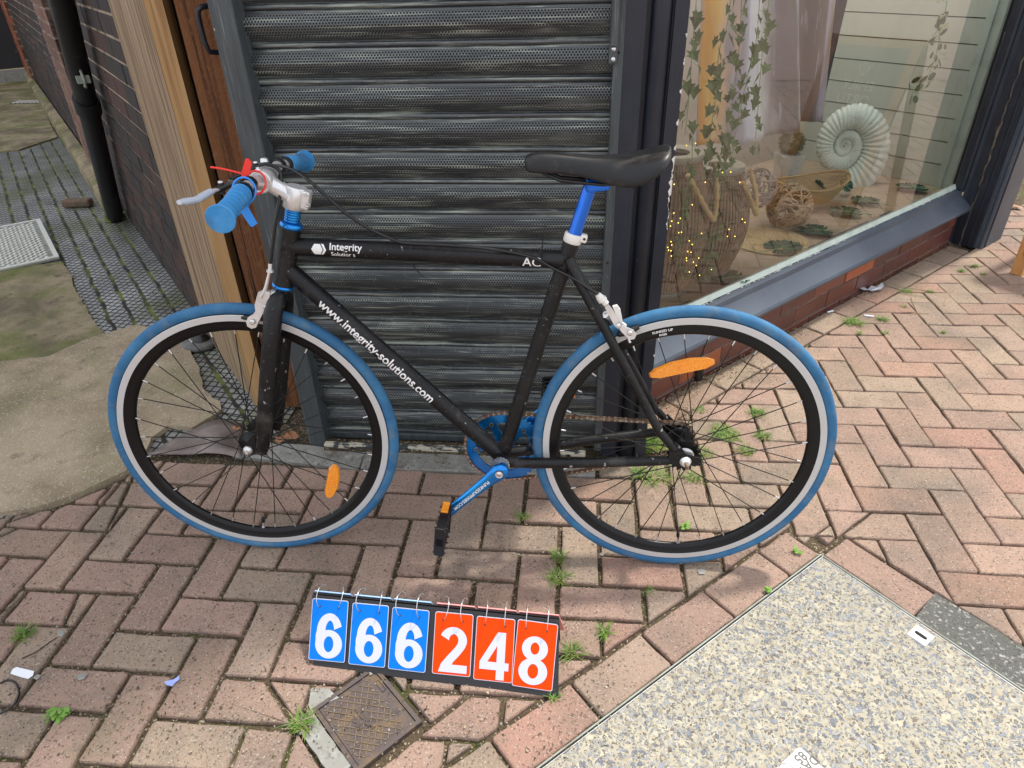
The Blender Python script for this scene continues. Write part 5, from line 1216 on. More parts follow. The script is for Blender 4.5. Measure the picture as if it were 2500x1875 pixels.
# saddle: sections along its length. x, half width, top z, side drop, bottom of skirt
S0 = -.350
secs = [(0, .006, .962, .010), (.003, .017, .9690, .026), (.012, .0225, .9735, .034), (.035, .0245, .9750, .036), (.07, .0265, .9735, .035), (.11, .031, .9705, .037), (.15, .042, .9685, .046), (.185, .058, .9690, .052), (.210, .071, .9725, .052), (.235, .077, .9770, .044), (.252, .076, .9810, .034), (.264, .066, .9835, .022), (.270, .042, .9840, .012), (.272, .010, .9835, .006)]
k = 22; vs = []
for x, hw, zt, dr in secs:
    for j in range(k):
        a = math.pi * j / (k - 1)       # 0 .. pi over the top from one skirt to the other
        y = hw * math.copysign(abs(math.cos(a)) ** .62, math.cos(a)); drop = (1 - abs(math.sin(a)) ** .75) * dr
        zz_ = zt - drop - .004 * math.exp(-(y / .012) ** 2) * (1 if .1 < x < .25 else 0)
        vs.append(Vector((S0 + x, y, zz_)))
ns_ = len(secs)
fs = [(i * k + j, i * k + j + 1, (i + 1) * k + j + 1, (i + 1) * k + j) for i in range(ns_ - 1) for j in range(k - 1)]
b.add(vs, fs, 0, True)
o = b.build('saddle', M['saddle'], bike); so = o.modifiers.new('s', 'SOLIDIFY'); so.thickness = .004; so.offset = -1; su = o.modifiers.new('u', 'SUBSURF'); su.levels = 2; su.render_levels = 2
b = MB()
for s in (-1, 1): b.tube([(-.330, s * .006, .945), (-.28, s * .018, .925), (-.20, s * .022, .918), (-.15, s * .03, .925), (-.12, s * .045, .945)], .0035, 8)
b.box((-.20, 0, .940), (.16, .05, .010), bev=.004)
b.build('saddle_rail', M['blackplastic'], bike)
# ---- caliper brakes
def caliper(base, yfront, xf, up, mats_, rear, lab):
    """side pull caliper drawn in the wheel plane seen from the side: arm plates in front of / behind the fork"""
    g = empty('brake_caliper'); g.parent = bike; g['label'] = lab
    return g
# front brake, in front of the fork crown
P = lambda px, py, o=0.0: bpt(px, py, o)
def arm(pts, r_, m, par, name, sq=.8, xf=None, n=12):
    b = MB(); b.tube(pts, r_, n, sq=sq); return b.build(name, m, par, xf)
fb = empty('brake_caliper'); fb.parent = bike; fb['label'] = 'silver front brake caliper ahead of the fork'
K_ = -.030
a_ = [P(660, 655, K_), P(650, 700, K_), P(640, 726, K_)]
arm(a_, [.0042, .0060, .0075], M['alloy'], fb, 'cable_arm', .6)
b = MB(); b.plate([(p.x, p.z) for p in (P(624, 742, K_), P(632, 712, K_), P(646, 708, K_), P(662, 712, K_), P(657, 740, K_), P(650, 762, K_), P(640, 768, K_), P(626, 760, K_))], .010, (0, K_, 0), (1, 0, 0), (0, 0, 1)); b.build('arm_plate', M['alloy'], fb)
b = MB(); b.plate([(p.x, p.z) for p in (P(636, 745, K_), P(652, 748, K_), P(634, 785, K_), P(629, 796, K_), P(618, 799, K_), P(608, 793, K_), P(605, 782, K_), P(610, 771, K_), P(622, 764, K_))], .006, (0, K_ - .006, 0), (1, 0, 0), (0, 0, 1)); b.build('shoe_arm', M['alloy'], fb)
b = MB()
for c_, r_ in ((P(617, 786, K_ - .011), .0055), (P(649, 750, K_ - .009), .0048), (P(637, 723, K_ - .007), .0022)): b.lathe([(r_, 0), (r_, .003), (r_ * .5, .0035), (0, .0035)], c_, (0, -1, 0), 14)
pp = P(664, 721, K_ + .004); b.tube([pp + Vector((-.006, 0, 0)), pp + Vector((.010, .018, .004))], .0065, 12); b.tube([P(650, 722, K_), P(668, 722, K_ + .01)], .0042, 10)
b.build('brake_bolt', M['steel'], fb)
b = MB(); q0, q1 = P(590, 775, -.016), P(655, 778, -.016); b.tube([q0, q0.lerp(q1, .2), q0.lerp(q1, .8), q1], [.0035, .0055, .0055, .0035], 10, sq=1.1); b.build('brake_shoe', M['blackplastic'], fb)
b = MB(); b.tube([P(659, 662, K_), P(660, 643, K_)], [.0042, .0040], 14); b.tube([P(659, 664, K_), P(659, 659, K_)], .0072, 14); b.build('cable_adjuster', M['alloy'], fb)
b = MB(); b.tube([Vector((-.888, s, .676)) for s in (-.028, .022)], .010, 12); b.tube([Vector((-.886, -.005, .676)), Vector((-.868, 0, .690))], .006, 10); 
b.plate([(-.90, .690), (-.885, .695), (-.878, .670), (-.892, .640), (-.905, .648)], .007, (0, .026, 0), (1, 0, 0), (0, 0, 1)); b.build('brake_bridge', M['alloy'], fb, st)
rbk = empty('brake_caliper'); rbk.parent = bike; rbk['label'] = 'silver rear brake caliper behind the seat stays'
K2 = -.034
b = MB(); b.tube([P(1459, 718, K2), P(1465, 727, K2), P(1470, 730, K2), P(1480, 742, K2)], [.0058, .0085, .0072, .0068], 14); b.tube([P(1468, 728, K2), P(1472, 734, K2)], .0095, 14); b.build('cable_adjuster', M['whiteplastic'], rbk)
b = MB(); b.plate([(p.x, p.z) for p in (P(1476, 748, K2), P(1484, 742, K2), P(1496, 756, K2), P(1509, 778, K2), P(1514, 796, K2), P(1508, 802, K2), P(1500, 794, K2), P(1488, 772, K2))], .007, (0, K2, 0), (1, 0, 0), (0, 0, 1)); b.build('arm_plate', M['alloy'], rbk)
b = MB(); b.plate([(p.x, p.z) for p in (P(1496, 750, K2), P(1507, 747, K2), P(1515, 758, K2), P(1518, 772, K2), P(1521, 790, K2), P(1530, 796, K2), P(1522, 803, K2), P(1512, 786, K2), P(1503, 768, K2))], .010, (0, K2 + .006, 0), (1, 0, 0), (0, 0, 1)); b.build('second_arm', M['whiteplastic'], rbk)
b = MB(); b.plate([(p.x, p.z) for p in (P(1510, 797, K2), P(1522, 792, K2), P(1533, 798, K2), P(1546, 803, K2), P(1553, 814, K2), P(1548, 824, K2), P(1537, 826, K2), P(1528, 818, K2), P(1516, 806, K2))], .005, (0, K2 - .006, 0), (1, 0, 0), (0, 0, 1)); b.build('shoe_arm', M['alloy'], rbk)
b = MB()
for c_, r_ in ((P(1538, 813, K2 - .010), .0052), (P(1510, 796, K2 - .008), .0050)): b.lathe([(r_, 0), (r_, .003), (r_ * .5, .0035), (0, .0035)], c_, (0, -1, 0), 14)
b.tube([P(1478, 768, K2), P(1492, 775, K2 + .02)], .0072, 12); b.tube([P(1484, 776, K2 + .004), P(1480, 762, K2 + .004)], .005, 10); b.tube([P(1524, 815, K2), P(1532, 824, K2), P(1538, 836, K2)], [.0014, .0014, .0030], 8)
b.build('brake_bolt', M['steel'], rbk)
b = MB(); q0, q1 = P(1508, 818, -.016), P(1560, 798, -.016); b.tube([q0, q0.lerp(q1, .2), q0.lerp(q1, .8), q1], [.0040, .0062, .0062, .0040], 10, sq=1.15); b.build('brake_shoe', M['blackplastic'], rbk)
b = MB(); q0 = P(1500, 832, .016); b.box(Vector((q0.x, .014, q0.z)), (.028, .016, .022), bev=.004); b.build('brake_shoe', M['blackplastic'], rbk)
# ---- cables
def smooth(pts, n=8):
    P_ = [Vector(p) for p in pts]; out = []
    for i in range(len(P_) - 1):
        p0, p1, p2, p3 = P_[max(i - 1, 0)], P_[i], P_[i + 1], P_[min(i + 2, len(P_) - 1)]
        for j in range(n):
            t = j / n; out.append(.5 * ((2 * p1) + (-p0 + p2) * t + (2 * p0 - 5 * p1 + 4 * p2 - p3) * t * t + (-p0 + 3 * p1 - 3 * p2 + p3) * t ** 3))
    out.append(P_[-1]); return out
c1 = [cr_ + Vector((-.004, .0, .0)), P(640, 408, .045), P(684, 405, .03), P(720, 418, .0), P(760, 446, -.03), P(800, 482, -.036), P(850, 525, -.034), P(905, 560, -.028), P(965, 587, -.022), P(1000, 594, -.020), P(1100, 599, -.020), P(1180, 606, -.020), P(1258, 618, -.020), P(1310, 633, -.022), P(1350, 655, -.022), P(1400, 680, -.028), P(1435, 703, -.032), P(1459, 718, K2)]
b = MB(); b.tube(smooth(c1), .0033, 9); b.build('cable_housing', M['cable'], bike)
c2 = [cl, P(560, 441, -.06), P(600, 420, -.03), P(650, 400, .0), P(684, 420, .01), P(686, 460, -.01), P(676, 520, -.028), P(668, 580, K_), P(660, 643, K_)]
b = MB(); b.tube(smooth(c2), .0034, 9); b.build('cable_housing', M['cable'], bike)
# ---- cable ties round the top tube
def tie(px, py, tail, rad=.0175):
    b = MB(); c_ = P(px, py, -.017); t_ = (c_ - TTp).dot((TTq - TTp).normalized()); dd_ = (TTq - TTp).normalized(); o = TTp + dd_ * t_
    b.lathe([(rad - .0006, -.0022), (rad + .0006, -.0022), (rad + .0006, .0022), (rad - .0006, .0022)], o, dd_, 32, closed=True, smooth=False)
    b.box(o + Vector((0, -.012, .0138)), (.006, .006, .005)); b.tube(tail, [.0030] * (len(tail) - 1) + [.0014], 6, sq=.5); return b.build('cable_tie', M['blackplastic'], bike)
tie(1004, 610, [P(1003, 640, -.018), P(1012, 655, -.020), P(1036, 678, -.024)]); tie(1321, 625, [P(1321, 630, -.020), P(1325, 590, -.024), P(1331, 549, -.026)])
# ---- security seals hanging on the bar: separate things
def w3(v): return BM @ v
def twisted(b, pts, r_, m=0):
    pp_ = smooth(pts, 7); b.tube(pp_, [r_ * (1 + .35 * (i % 2)) for i in range(len(pp_))], 6, m=m)
def HB(px, py, t):  # point near the bar at pixel, depth of bar param t
    c = w3(barp(t)); n = bq; return hit(px, py, c, n)
rs = empty('security_seal', HB(600, 430, -.06)); tag(rs, 'red plastic pull-tight seal with long tail looped round the handlebar', 'security seal'); org = rs.location.copy()
b = MB(); o = [HB(px, py, -.085) for px, py in ((600, 387), (606, 387), (615, 396), (614, 404), (607, 430), (602, 446), (590, 447), (590, 420), (597, 397))]
n_ = bq * .0012; b.hexa([v - org - n_ for v in o], [v - org + n_ for v in o]); b.build('flag', M['redplastic'], rs)
b = MB(); twisted(b, [v - org for v in (HB(514, 408, -.07), HB(535, 411, -.075), HB(560, 416, -.08), HB(590, 424, -.085))], .0017)
cc = w3(barp(-.052)); axb = (w3(barp(-.06)) - w3(barp(-.05))).normalized(); e1_ = axb.cross(Vector((0, 0, 1))).normalized(); e2_ = axb.cross(e1_)
lp_ = [cc + (e1_ * math.cos(R(a)) * .019 + e2_ * math.sin(R(a)) * .021) + axb * .006 * math.sin(R(a)) for a in range(0, 361, 30)]
twisted(b, [v - org for v in lp_], .0018); b.build('tail', M['redplastic'], rs)
bs_ = empty('security_seal', HB(600, 520, -.12)); tag(bs_, 'blue plastic pull-tight seal hanging from the near handlebar grip', 'security seal'); org2 = bs_.location.copy()
b = MB(); o = [HB(px, py, -.12) for px, py in ((588, 502), (597, 499), (604, 503), (625, 540), (628, 546), (616, 554), (611, 551), (593, 524), (586, 513))]
b.hexa([v - org2 - n_ for v in o], [v - org2 + n_ for v in o]); b.build('flag', M['blueplastic'], bs_)
b = MB(); cc = w3(barp(-.126)); lp_ = [cc + (e1_ * math.cos(R(a)) * .0205 + e2_ * math.sin(R(a)) * .0225) + axb * .004 * math.sin(R(a)) for a in range(0, 361, 30)]
twisted(b, [v - org2 for v in lp_], .0016); twisted(b, [v - org2 for v in (lp_[4], HB(606, 502, -.12), HB(598, 508, -.12), HB(582, 524, -.12), HB(560, 535, -.13), HB(524, 556, -.14))], .0015); b.build('tail', M['blueplastic'], bs_)
# ================================================================== NUMBER BOARD
random.seed(8)
TL, TR = ground(762, 1452, .12), ground(1365, 1513, .12); BL, BR = ground(765, 1627), ground(1363, 1703)
nb = empty('number_board', (BL + BR) / 2); tag(nb, 'black folding stand of flip number cards reading 666248', 'number board'); oo = nb.location.copy(); nf = lambda v: v - oo
Nf = (TR - TL).cross(BL - TL).normalized(); Nf = -Nf if Nf.y > 0 else Nf      # towards the street
back = Vector((0, .075, 0)); BL2 = Vector((BL.x + .005, TL.y + .045, .001)); BR2 = Vector((BR.x, TR.y + .040, .001))
b = MB(); th = .0035
b.hexa([BL, BR, BR - Nf * th, BL - Nf * th], [TL, TR, TR - Nf * th, TL - Nf * th]); b.build('front_panel', M['boardblack'], nb, nf)
b = MB(); up3 = Vector((0, 0, .0)); b.hexa([BL2, BR2, BR2 + Vector((0, th, 0)), BL2 + Vector((0, th, 0))], [TL + Vector((0, .004, 0)), TR + Vector((0, .004, 0)), TR + Vector((0, .004 + th, -.001)), TL + Vector((0, .004 + th, -.001))]); b.build('back_panel', M['boardblack'], nb, nf)
def onb(px, py, lift=0): return hit(px, py, BL + Nf * lift, Nf) 
Z4 = lambda x, y: (700 + x * .31646, 1400 + y * .31646)
cards = [('6', (200, 190), (478, 213), (490, 693), (208, 664)), ('6', (510, 224), (790, 250), (800, 732), (518, 700)), ('6', (817, 258), (1103, 287), (1115, 766), (825, 737)),
         ('2', (1148, 292), (1442, 318), (1447, 804), (1156, 772)), ('4', (1468, 327), (1765, 355), (1778, 852), (1476, 818)), ('8', (1785, 352), (2096, 395), (2060, 912), (1752, 866))]
names = ['first blue card showing 6', 'second blue card showing 6', 'third blue card showing 6', 'orange card showing 2', 'orange card showing 4', 'orange card showing 8, overlapping the 4']
for i, (dg, a, c, d, e) in enumerate(cards):
    m = M['cardblue'] if i < 3 else M['cardorange']; lift = .003 if i < 5 else .0052
    q = [onb(*Z4(*p), lift) for p in (a, c, d, e)]
    ex_ = (q[1] - q[0]); ey_ = (q[3] - q[0]); cw_ = ex_.length; chh = ey_.length; exn = ex_.normalized(); eyn = (ey_ - exn * ey_.dot(exn)).normalized()
    def rr(w_, h_, r_, x0=0, y0=0): return [(x + x0, y + y0) for x, y in rounded(w_, h_, r_)]
    b = MB(); o_ = rounded(cw_, chh, .0045)
    b.hexa([q[0] + exn * x + eyn * y for x, y in o_], [q[0] + exn * x + eyn * y + Nf * .0006 for x, y in o_], 1)
    o_ = [(x + .0012, y + .0012) for x, y in rounded(cw_ - .0024, chh - .0024, .0040)]
    b.add([q[0] + exn * x + eyn * y + Nf * .0008 for x, y in o_], [tuple(range(len(o_)))[::-1]], 0)
    # pack of cards underneath and the ones flipped over the back
    for k_ in range(3):
        o2 = rounded(cw_ - .001, chh - .001, .0045); b.hexa([q[0] + exn * x + eyn * y - Nf * (.0005 + .0006 * k_) for x, y in o2], [q[0] + exn * x + eyn * y - Nf * (.0001 + .0006 * k_) for x, y in o2], 1)
    cd = b.build('number_card', [m, M['digit']], nb, nf); cd['label'] = names[i]
    # digit, drawn as broad strokes
    box = {'6': (.13, .90, .22, .955), '2': (.15, .90, .225, .955), '4': (.14, .89, .225, .97), '8': (.13, .84, .22, .945)}[dg]
    def el(cx, cy, rx, ry, a): return (cx + rx * math.cos(R(a)), cy + ry * math.sin(R(a)))
    strips = []
    def strip(o, i_): strips.append((o, i_))
    A_ = range(0, 361, 10)
    if dg == '8':
        strip([el(.5, .745, .45, .255, a) for a in A_], [el(.5, .750, .155, .125, a) for a in A_]); strip([el(.5, .275, .50, .275, a) for a in A_], [el(.5, .280, .185, .150, a) for a in A_])
    if dg == '6':
        strip([el(.52, .315, .48, .315, a) for a in A_], [el(.52, .315, .170, .175, a) for a in A_])
        strip([el(.52, .60, .45, .40, a) for a in range(18, 181, 9)] + [(.04, .50), (.045, .40), (.055, .32)], [el(.53, .60, .155, .235, a) for a in range(10, 173, 9)] + [(.36, .52), (.36, .45), (.37, .40)])
    if dg == '2':
        o1 = [el(.49, .70, .47, .30, a) for a in range(172, -1, -12)] + [(.955, .66), (.90, .56), (.80, .46), (.66, .34), (.52, .24), (.47, .175)]
        i1 = [el(.50, .70, .165, .145, a) for a in range(180, -1, -13)][:15] + [(.655, .66), (.60, .59), (.48, .49), (.30, .35), (.10, .18), (.01, .0)]
        k_ = min(len(o1), len(i1)); strip(o1[:k_] if len(o1) == k_ else o1[-k_:], i1[-k_:])
        strip([(.01, .0), (1, .0)], [(.10, .175), (1, .175)])
    if dg == '4':
        strip([(.58, 1), (.0, .36), (.0, .20), (1, .20)], [(.585, .72), (.27, .37), (.28, .365), (1, .365)]); strip([(.58, 1), (.86, 1)], [(.58, .0), (.86, .0)])
    b = MB(); zl = .0014
    for o1, i1 in strips:
        vs = [q[0] + exn * cw_ * (box[0] + (box[1] - box[0]) * x) + eyn * chh * (box[3] - (box[3] - box[2]) * y) + Nf * zl for x, y in o1 + i1]; n_ = len(o1); zl += .00012
        b.add(vs, [(j, j + 1, n_ + j + 1, n_ + j) for j in range(n_ - 1)])
    b.build('digit', M['digit'], cd, nf)
    b = MB()
    TE = TL.lerp(TR, 0) ; topdir = (TR - TL).normalized(); Bk = Vector((0, .6, -.8)).normalized()
    hole_pts = [q[0] + exn * cw_ * f_ + eyn * .016 for f_ in (.22, .74)]
    bw_ = MB(); t0_ = (q[0] - TL).dot(topdir); sl = (BL2 - TL).normalized()
    bw_.hexa([TL + topdir * (t0_ + x) + sl * y + Vector((0, .009, .0015)) for x, y in ((0, 0), (cw_, 0), (cw_, .10), (0, .10))], [TL + topdir * (t0_ + x) + sl * y + Vector((0, .011, .0025)) for x, y in ((0, 0), (cw_, 0), (cw_, .10), (0, .10))], 0)
    bw_.build('flipped_cards', [mat('flipped_card_%d' % i, (.35, .55, .85) if i < 3 else (.85, .32, .30), .5)], nb, nf)
    for hp in hole_pts:
        cen = TL + topdir * (hp - TL).dot(topdir) + Vector((0, .004, -.004)); rad = (hp - cen).length; 
        a1 = (hp - cen).normalized(); nn = topdir; a2 = nn.cross(a1); lean = random.uniform(-.35, .5)
        pts = []
        for k_ in range(-10, 26): an = R(k_ * 8); s_ = 1 if a2.z > 0 else -1; pts.append(cen + a1 * math.cos(an) * rad + a2 * s_ * math.sin(an) * rad + topdir * math.sin(an) * rad * lean + Nf * .003 * max(0, math.cos(an)))
        r_ = MB(); r_.tube(pts, .00085, 6); r_.build('ring', M['steel'], nb, nf)
        b.lathe([(.0022, 0), (0, 0)], hp + Nf * .0012, Nf, 12)
    b.build('punched_hole', M['void'], cd, nf)
# ================================================================== WEEDS, LITTER
def tuft(name, p, n, h, spread, m, label, cat, seed, group=None, lean=(0, 0), flat=0.0):
    rnd = random.Random(seed); b = MB()
    for i in range(n):
        a = rnd.uniform(0, 2 * math.pi); r_ = rnd.random() ** .5 * spread; base = Vector((math.cos(a) * r_, math.sin(a) * r_ * .9, -.008)); out_ = rnd.uniform(.2, 1.15) + flat; aa = rnd.uniform(0, 2 * math.pi)
        L_ = h * rnd.uniform(.45, 1.15); dr = Vector((math.cos(aa) * out_ + lean[0], math.sin(aa) * out_ + lean[1], 1)).normalized(); sd = Vector((-dr.y, dr.x, 0)); sd = sd.normalized() if sd.length > .01 else Vector((1, 0, 0)); w_ = rnd.uniform(.0009, .0021)
        pts = []; pos = base.copy(); d = dr.copy()
        for k in range(5):
            ww = w_ * (1 - k / 4.3); pts += [pos - sd * ww, pos + sd * ww]; pos = pos + d * L_ / 4; d = (d + Vector((dr.x * .35, dr.y * .35, -.26 - flat * .2))).normalized(); pos.z = max(pos.z, .001)
        b.add(pts, [(2 * k, 2 * k + 1, 2 * k + 3, 2 * k + 2) for k in range(4)], 0 if rnd.random() < .86 else 1)
    o = b.build(name, [m, M['drygrass']]); o.location = (p.x, p.y, 0); tag(o, label, cat, group); return o
G = 'grass tufts growing in the paving joints'
tf = [(1363, 1362, 46, .030, .018, 'upper of two touching grass tufts left below the rear wheel'), (1361, 1412, 60, .034, .022, 'lower of two touching grass tufts left below the rear wheel'),
      (1275, 1262, 26, .034, .007, 'small grass tuft beside the blue crank arm'), (1572, 1090, 110, .085, .036, 'long leaning grass tuft just right of the corner post'),
      (1600, 1170, 56, .060, .030, 'sprawling pale grass below the chainstay'), (1560, 1160, 26, .060, .012, 'thin straggly grass hanging down under the chainstay'), (1690, 1170, 60, .036, .026, 'bushy grass tuft directly below the rear axle'),
      (1718, 1108, 50, .034, .024, 'grass tuft right of the rear axle'), (1770, 1060, 110, .042, .040, 'long row of grass seen through the rear spokes'), (1820, 1103, 60, .030, .026, 'grass tuft lower right inside the rear wheel'),
      (1848, 1012, 56, .034, .022, 'round grass tuft with tan base high in the rear wheel'), (1860, 1066, 50, .032, .020, 'grass tuft halfway up the right side of the rear wheel'), (1713, 1003, 24, .020, .018, 'small grass tuft above the rear sprocket'),
      (2085, 788, 80, .046, .030, 'biggest sprawling grass tuft near the brick plinth'), (2155, 782, 40, .032, .018, 'grass tuft beside the cigarette butt'), (2160, 815, 22, .022, .012, 'small light green tuft below the butt'), (2098, 815, 16, .022, .010, 'tiny tuft under the biggest sprawling tuft'),
      (2212, 712, 40, .028, .026, 'low grass patch by the dry twigs'), (2270, 714, 26, .026, .016, 'grass tuft right of the dry twigs'), (2205, 750, 18, .020, .014, 'faint grass sprig below the twigs'), (2346, 663, 30, .028, .013, 'yellowish grass tuft left of the pilaster foot'), (2378, 651, 36, .030, .014, 'green grass tuft by the pilaster foot'), (2400, 670, 18, .020, .010, 'small dark tuft between pilaster and board leg'),
      (2302, 812, 14, .016, .012, 'tiny moss-like sprig in the right paving'), (1478, 1545, 34, .034, .008, 'upright grass blades above the lid border'), (1395, 1592, 40, .034, .016, 'grass tuft beside the right end of the number board'), (738, 1768, 70, .036, .020, 'grass tuft left of the small iron cover'),
      (58, 1552, 46, .040, .014, 'grass tuft at the left edge of the paving'), (1350, 1700, 16, .020, .012, 'grass sprig under the number board right corner'), (1585, 1445, 22, .008, .018, 'yellow-green moss spot on the lid border')]
for i, (px, py, n, h, sp, lb) in enumerate(tf):
    P_ = ground(px, py); tuft('grass_tuft', P_, int(n * 1.9), h * 1.15, sp * .9, M['grass'], lb, 'grass tuft', i + 3, G, lean=((.6, .3) if i == 3 else (0, 0)), flat=.3 if i in (4, 13, 17, 8) else 0)
def clover(p, n, r_, label, seed):
    rnd = random.Random(seed); b = MB()
    for i in range(n):
        a = rnd.uniform(0, 6.28); d = rnd.random() ** .5 * r_; c = Vector((math.cos(a) * d, math.sin(a) * d, .004 + rnd.random() * .010)); t = rnd.uniform(0, 6.28); s = rnd.uniform(.004, .008)
        e = Vector((math.cos(t), math.sin(t), rnd.uniform(-.2, .5))).normalized(); f = Vector((-math.sin(t), math.cos(t), 0))
        b.add([c + e * s * x + f * s * y for x, y in ((-1, 0), (-.4, .5), (.5, .6), (1, 0), (.5, -.6), (-.4, -.5))], [(0, 1, 2, 3, 4, 5)])
    o = b.build('weed', M['weed']); o.location = (p.x, p.y, 0); return tag(o, label, 'weed')
M['weed'] = mat('small_leafy_weed', (.13, .26, .03), .6)
clover(ground(1673, 1288), 12, .012, 'small bright leafy weed inside the bottom of the rear wheel', 1); clover(ground(1945, 1350, .002), 9, .008, 'tiny bright weed at the corner of the big lid', 2)
clover(ground(1873, 1445), 8, .006, 'tiny weed along the left edge of the big lid', 3); clover(ground(155, 1748), 22, .014, 'round-leaved weed near the bottom left corner', 4); clover(ground(125, 1752), 14, .012, 'dark low weed just left of the round-leaved one', 5)
clover(ground(55, 148), 30, .10, 'bright weeds by the far alley step', 6); clover(ground(152, 245), 16, .05, 'yellowish weed at the foot of the alley wall', 8)
def scrap(name, px, m, label, cat, h=.003, curl=0, th=.0006, z=.0):
    P_ = [ground(x, y, z + .002) for x, y in px]; c = sum(P_, Vector()) / len(P_); b = MB()
    lo = [p - c + Vector((0, 0, curl * (p - c).length)) for p in P_]; b.hexa(lo, [v + Vector((0, 0, max(th, .0008))) for v in lo]); o = b.build(name, m); o.location = c; return tag(o, label, cat)
scrap('paper_scrap', [(27, 1647), (33, 1636), (42, 1631), (60, 1634), (85, 1641), (82, 1652), (70, 1660), (50, 1654)], M['paper'], 'white folded paper scrap near the left edge', 'litter', curl=.12)
scrap('plastic_scrap', [(402, 1668), (425, 1660), (440, 1652), (438, 1662), (428, 1668), (422, 1678), (408, 1675)], M['bluescrap'], 'torn pale blue plastic scrap on the lower left paving', 'litter', curl=.25)
scrap('dead_leaf', [(185, 1650), (200, 1644), (215, 1645), (205, 1658), (192, 1662)], M['slate'], 'grey flat leaf in a joint left of the blue scrap', 'dead leaf')
scrap('dead_leaf', [(79, 1655), (92, 1646), (101, 1650), (90, 1660)], M['slate'], 'small grey leaf right of the white paper', 'dead leaf')
scrap('dead_leaf', [(139, 1541), (150, 1537), (158, 1544), (152, 1555), (141, 1552)], M['slate'], 'dark grey round leaf at the end of the black twig', 'dead leaf')
scrap('stone_chip', [(1702, 1393), (1712, 1388), (1724, 1393), (1720, 1402), (1706, 1402)], M['slate'], 'flat grey stone chip below the rear tyre', 'stone')
scrap('stone_chip', [(1462, 1353), (1470, 1349), (1477, 1352), (1470, 1358)], M['slate'], 'small grey chip left of the rear tyre', 'stone')
for px, lb in (([(2110, 770), (2114, 765), (2133, 773), (2129, 779)], 'white cigarette end in the big grass tuft'), ([(2020, 762), (2024, 757), (2034, 759), (2030, 765)], 'white cigarette end at the foot of the brick plinth')):
    a_, c_ = ground(*px[0], .005), ground(*px[2], .005); b = MB(); b.tube([Vector((0, 0, 0)), c_ - a_], .0036, 10); o = b.build('cigarette_end', M['paper']); o.location = a_; tag(o, lb, 'cigarette end')
for k, (px, py, s_, lb) in enumerate(((712, 1068, .028, 'orange brown dead leaf behind the fork leg'), (688, 1075, .022, 'tan dead leaf below the orange one behind the fork'), (578, 1050, .018, 'reddish leaf on the metal sheet left of the hub'), (2470, 505, .06, 'curled brown leaves beyond the pilaster'))):
    rnd = random.Random(k); p = ground(px, py, .006); b = MB(); n = 11; vs = [Vector((0, 0, .004))] + [Vector((math.cos(6.283 * i / n) * s_ * rnd.uniform(.5, 1), math.sin(6.283 * i / n) * s_ * rnd.uniform(.5, 1), rnd.uniform(0, .014))) for i in range(n)]
    b.add(vs, [(0, i + 1, (i + 1) % n + 1) for i in range(n)], 0); o = b.build('dead_leaf', M['deadleaf']); o.location = p; tag(o, lb, 'dead leaf', 'dead leaves lying about')
def wire(name, pts, r_, m, label, cat, closed=False, z=.004):
    P_ = [ground(x, y, z) for x, y in pts]; o0 = P_[0].copy(); b = MB(); b.tube(smooth([p - o0 for p in P_], 6), r_, 7); o = b.build(name, m); o.location = o0; return tag(o, label, cat)
wire('hair_tie', [(0, 1668), (20, 1660), (38, 1668), (46, 1690), (40, 1712), (20, 1732), (0, 1742)], .0022, M['cable'], 'black cord loop at the left edge of the paving', 'cord')
wire('twig', [(54, 1607), (75, 1598), (100, 1584), (118, 1570), (140, 1556)], .0013, M['gapdark'], 'thin black twig on the left paving', 'twig')
for k, pts in enumerate(([(2180, 690), (2205, 700), (2240, 705), (2275, 712)], [(2190, 712), (2230, 720), (2262, 724)], [(2305, 745), (2312, 725), (2328, 705)], [(2220, 768), (2240, 764), (2268, 765)], [(2225, 725), (2232, 745), (2240, 762)])):
    wire('twig', pts, .0014, M['drygrass'], ['long dry twig nearest the brick plinth', 'dry twig lying below the longest one', 'curved twig standing out to the right', 'short pale twig below the others', 'dry stem crossing between the twigs'][k], 'twig')
scrap('wrapper', [(2095, 714), (2108, 706), (2118, 709), (2126, 702), (2140, 706), (2150, 700), (2156, 707), (2148, 713), (2140, 711), (2128, 716), (2120, 711), (2105, 718)], M['clearplastic'], 'crumpled clear wrapper at the foot of the plinth', 'litter', curl=.3)
scrap('paper_cup', [(146, 286), (155, 281), (166, 290), (171, 297), (163, 298)], M['paper'], 'white crushed cup at the end of the grey alley pipe', 'litter', curl=.5)
scrap('paper_scrap', [(164, 300), (174, 300), (183, 308), (182, 316), (171, 313)], M['paper'], 'crumpled white paper just below the crushed cup', 'litter', curl=.5)
scrap('paper_scrap', [(300, 508), (312, 496), (317, 507), (312, 510)], M['paper'], 'small white triangle of paper left of the drainpipe foot', 'litter', curl=.2)
M['brownbrick'] = mat('mossy_broken_brick', (.15, .10, .07), .95, layers=[((.08, .07, .04), 20, .5, .7)], bumps=[(60, .006)])
# half brick lying in the alley, pipe stub at the plinth
hb0 = ground(192, 502); b = MB(); b.box((0, 0, .02), (.17, .07, .045), Matrix.Rotation(R(8), 3, 'Z'), bev=.012); o = b.build('broken_brick', M['brownbrick']); o.location = hb0; tag(o, 'broken brown brick lying on the alley paving', 'brick')
pp0 = ground(1700, 925); b = MB(); b.tube([(0, 0, 0), (0, 0, .05)], .022, 18, m=0); b.tube([(0, 0, .05), (.0, .01, .09)], [.024, .020], 18, m=1)
o = b.build('pipe_stub', [M['blackplastic'], M['slate']]); o.location = pp0; tag(o, 'short grey and black waste pipe stub at the foot of the brick plinth', 'pipe')
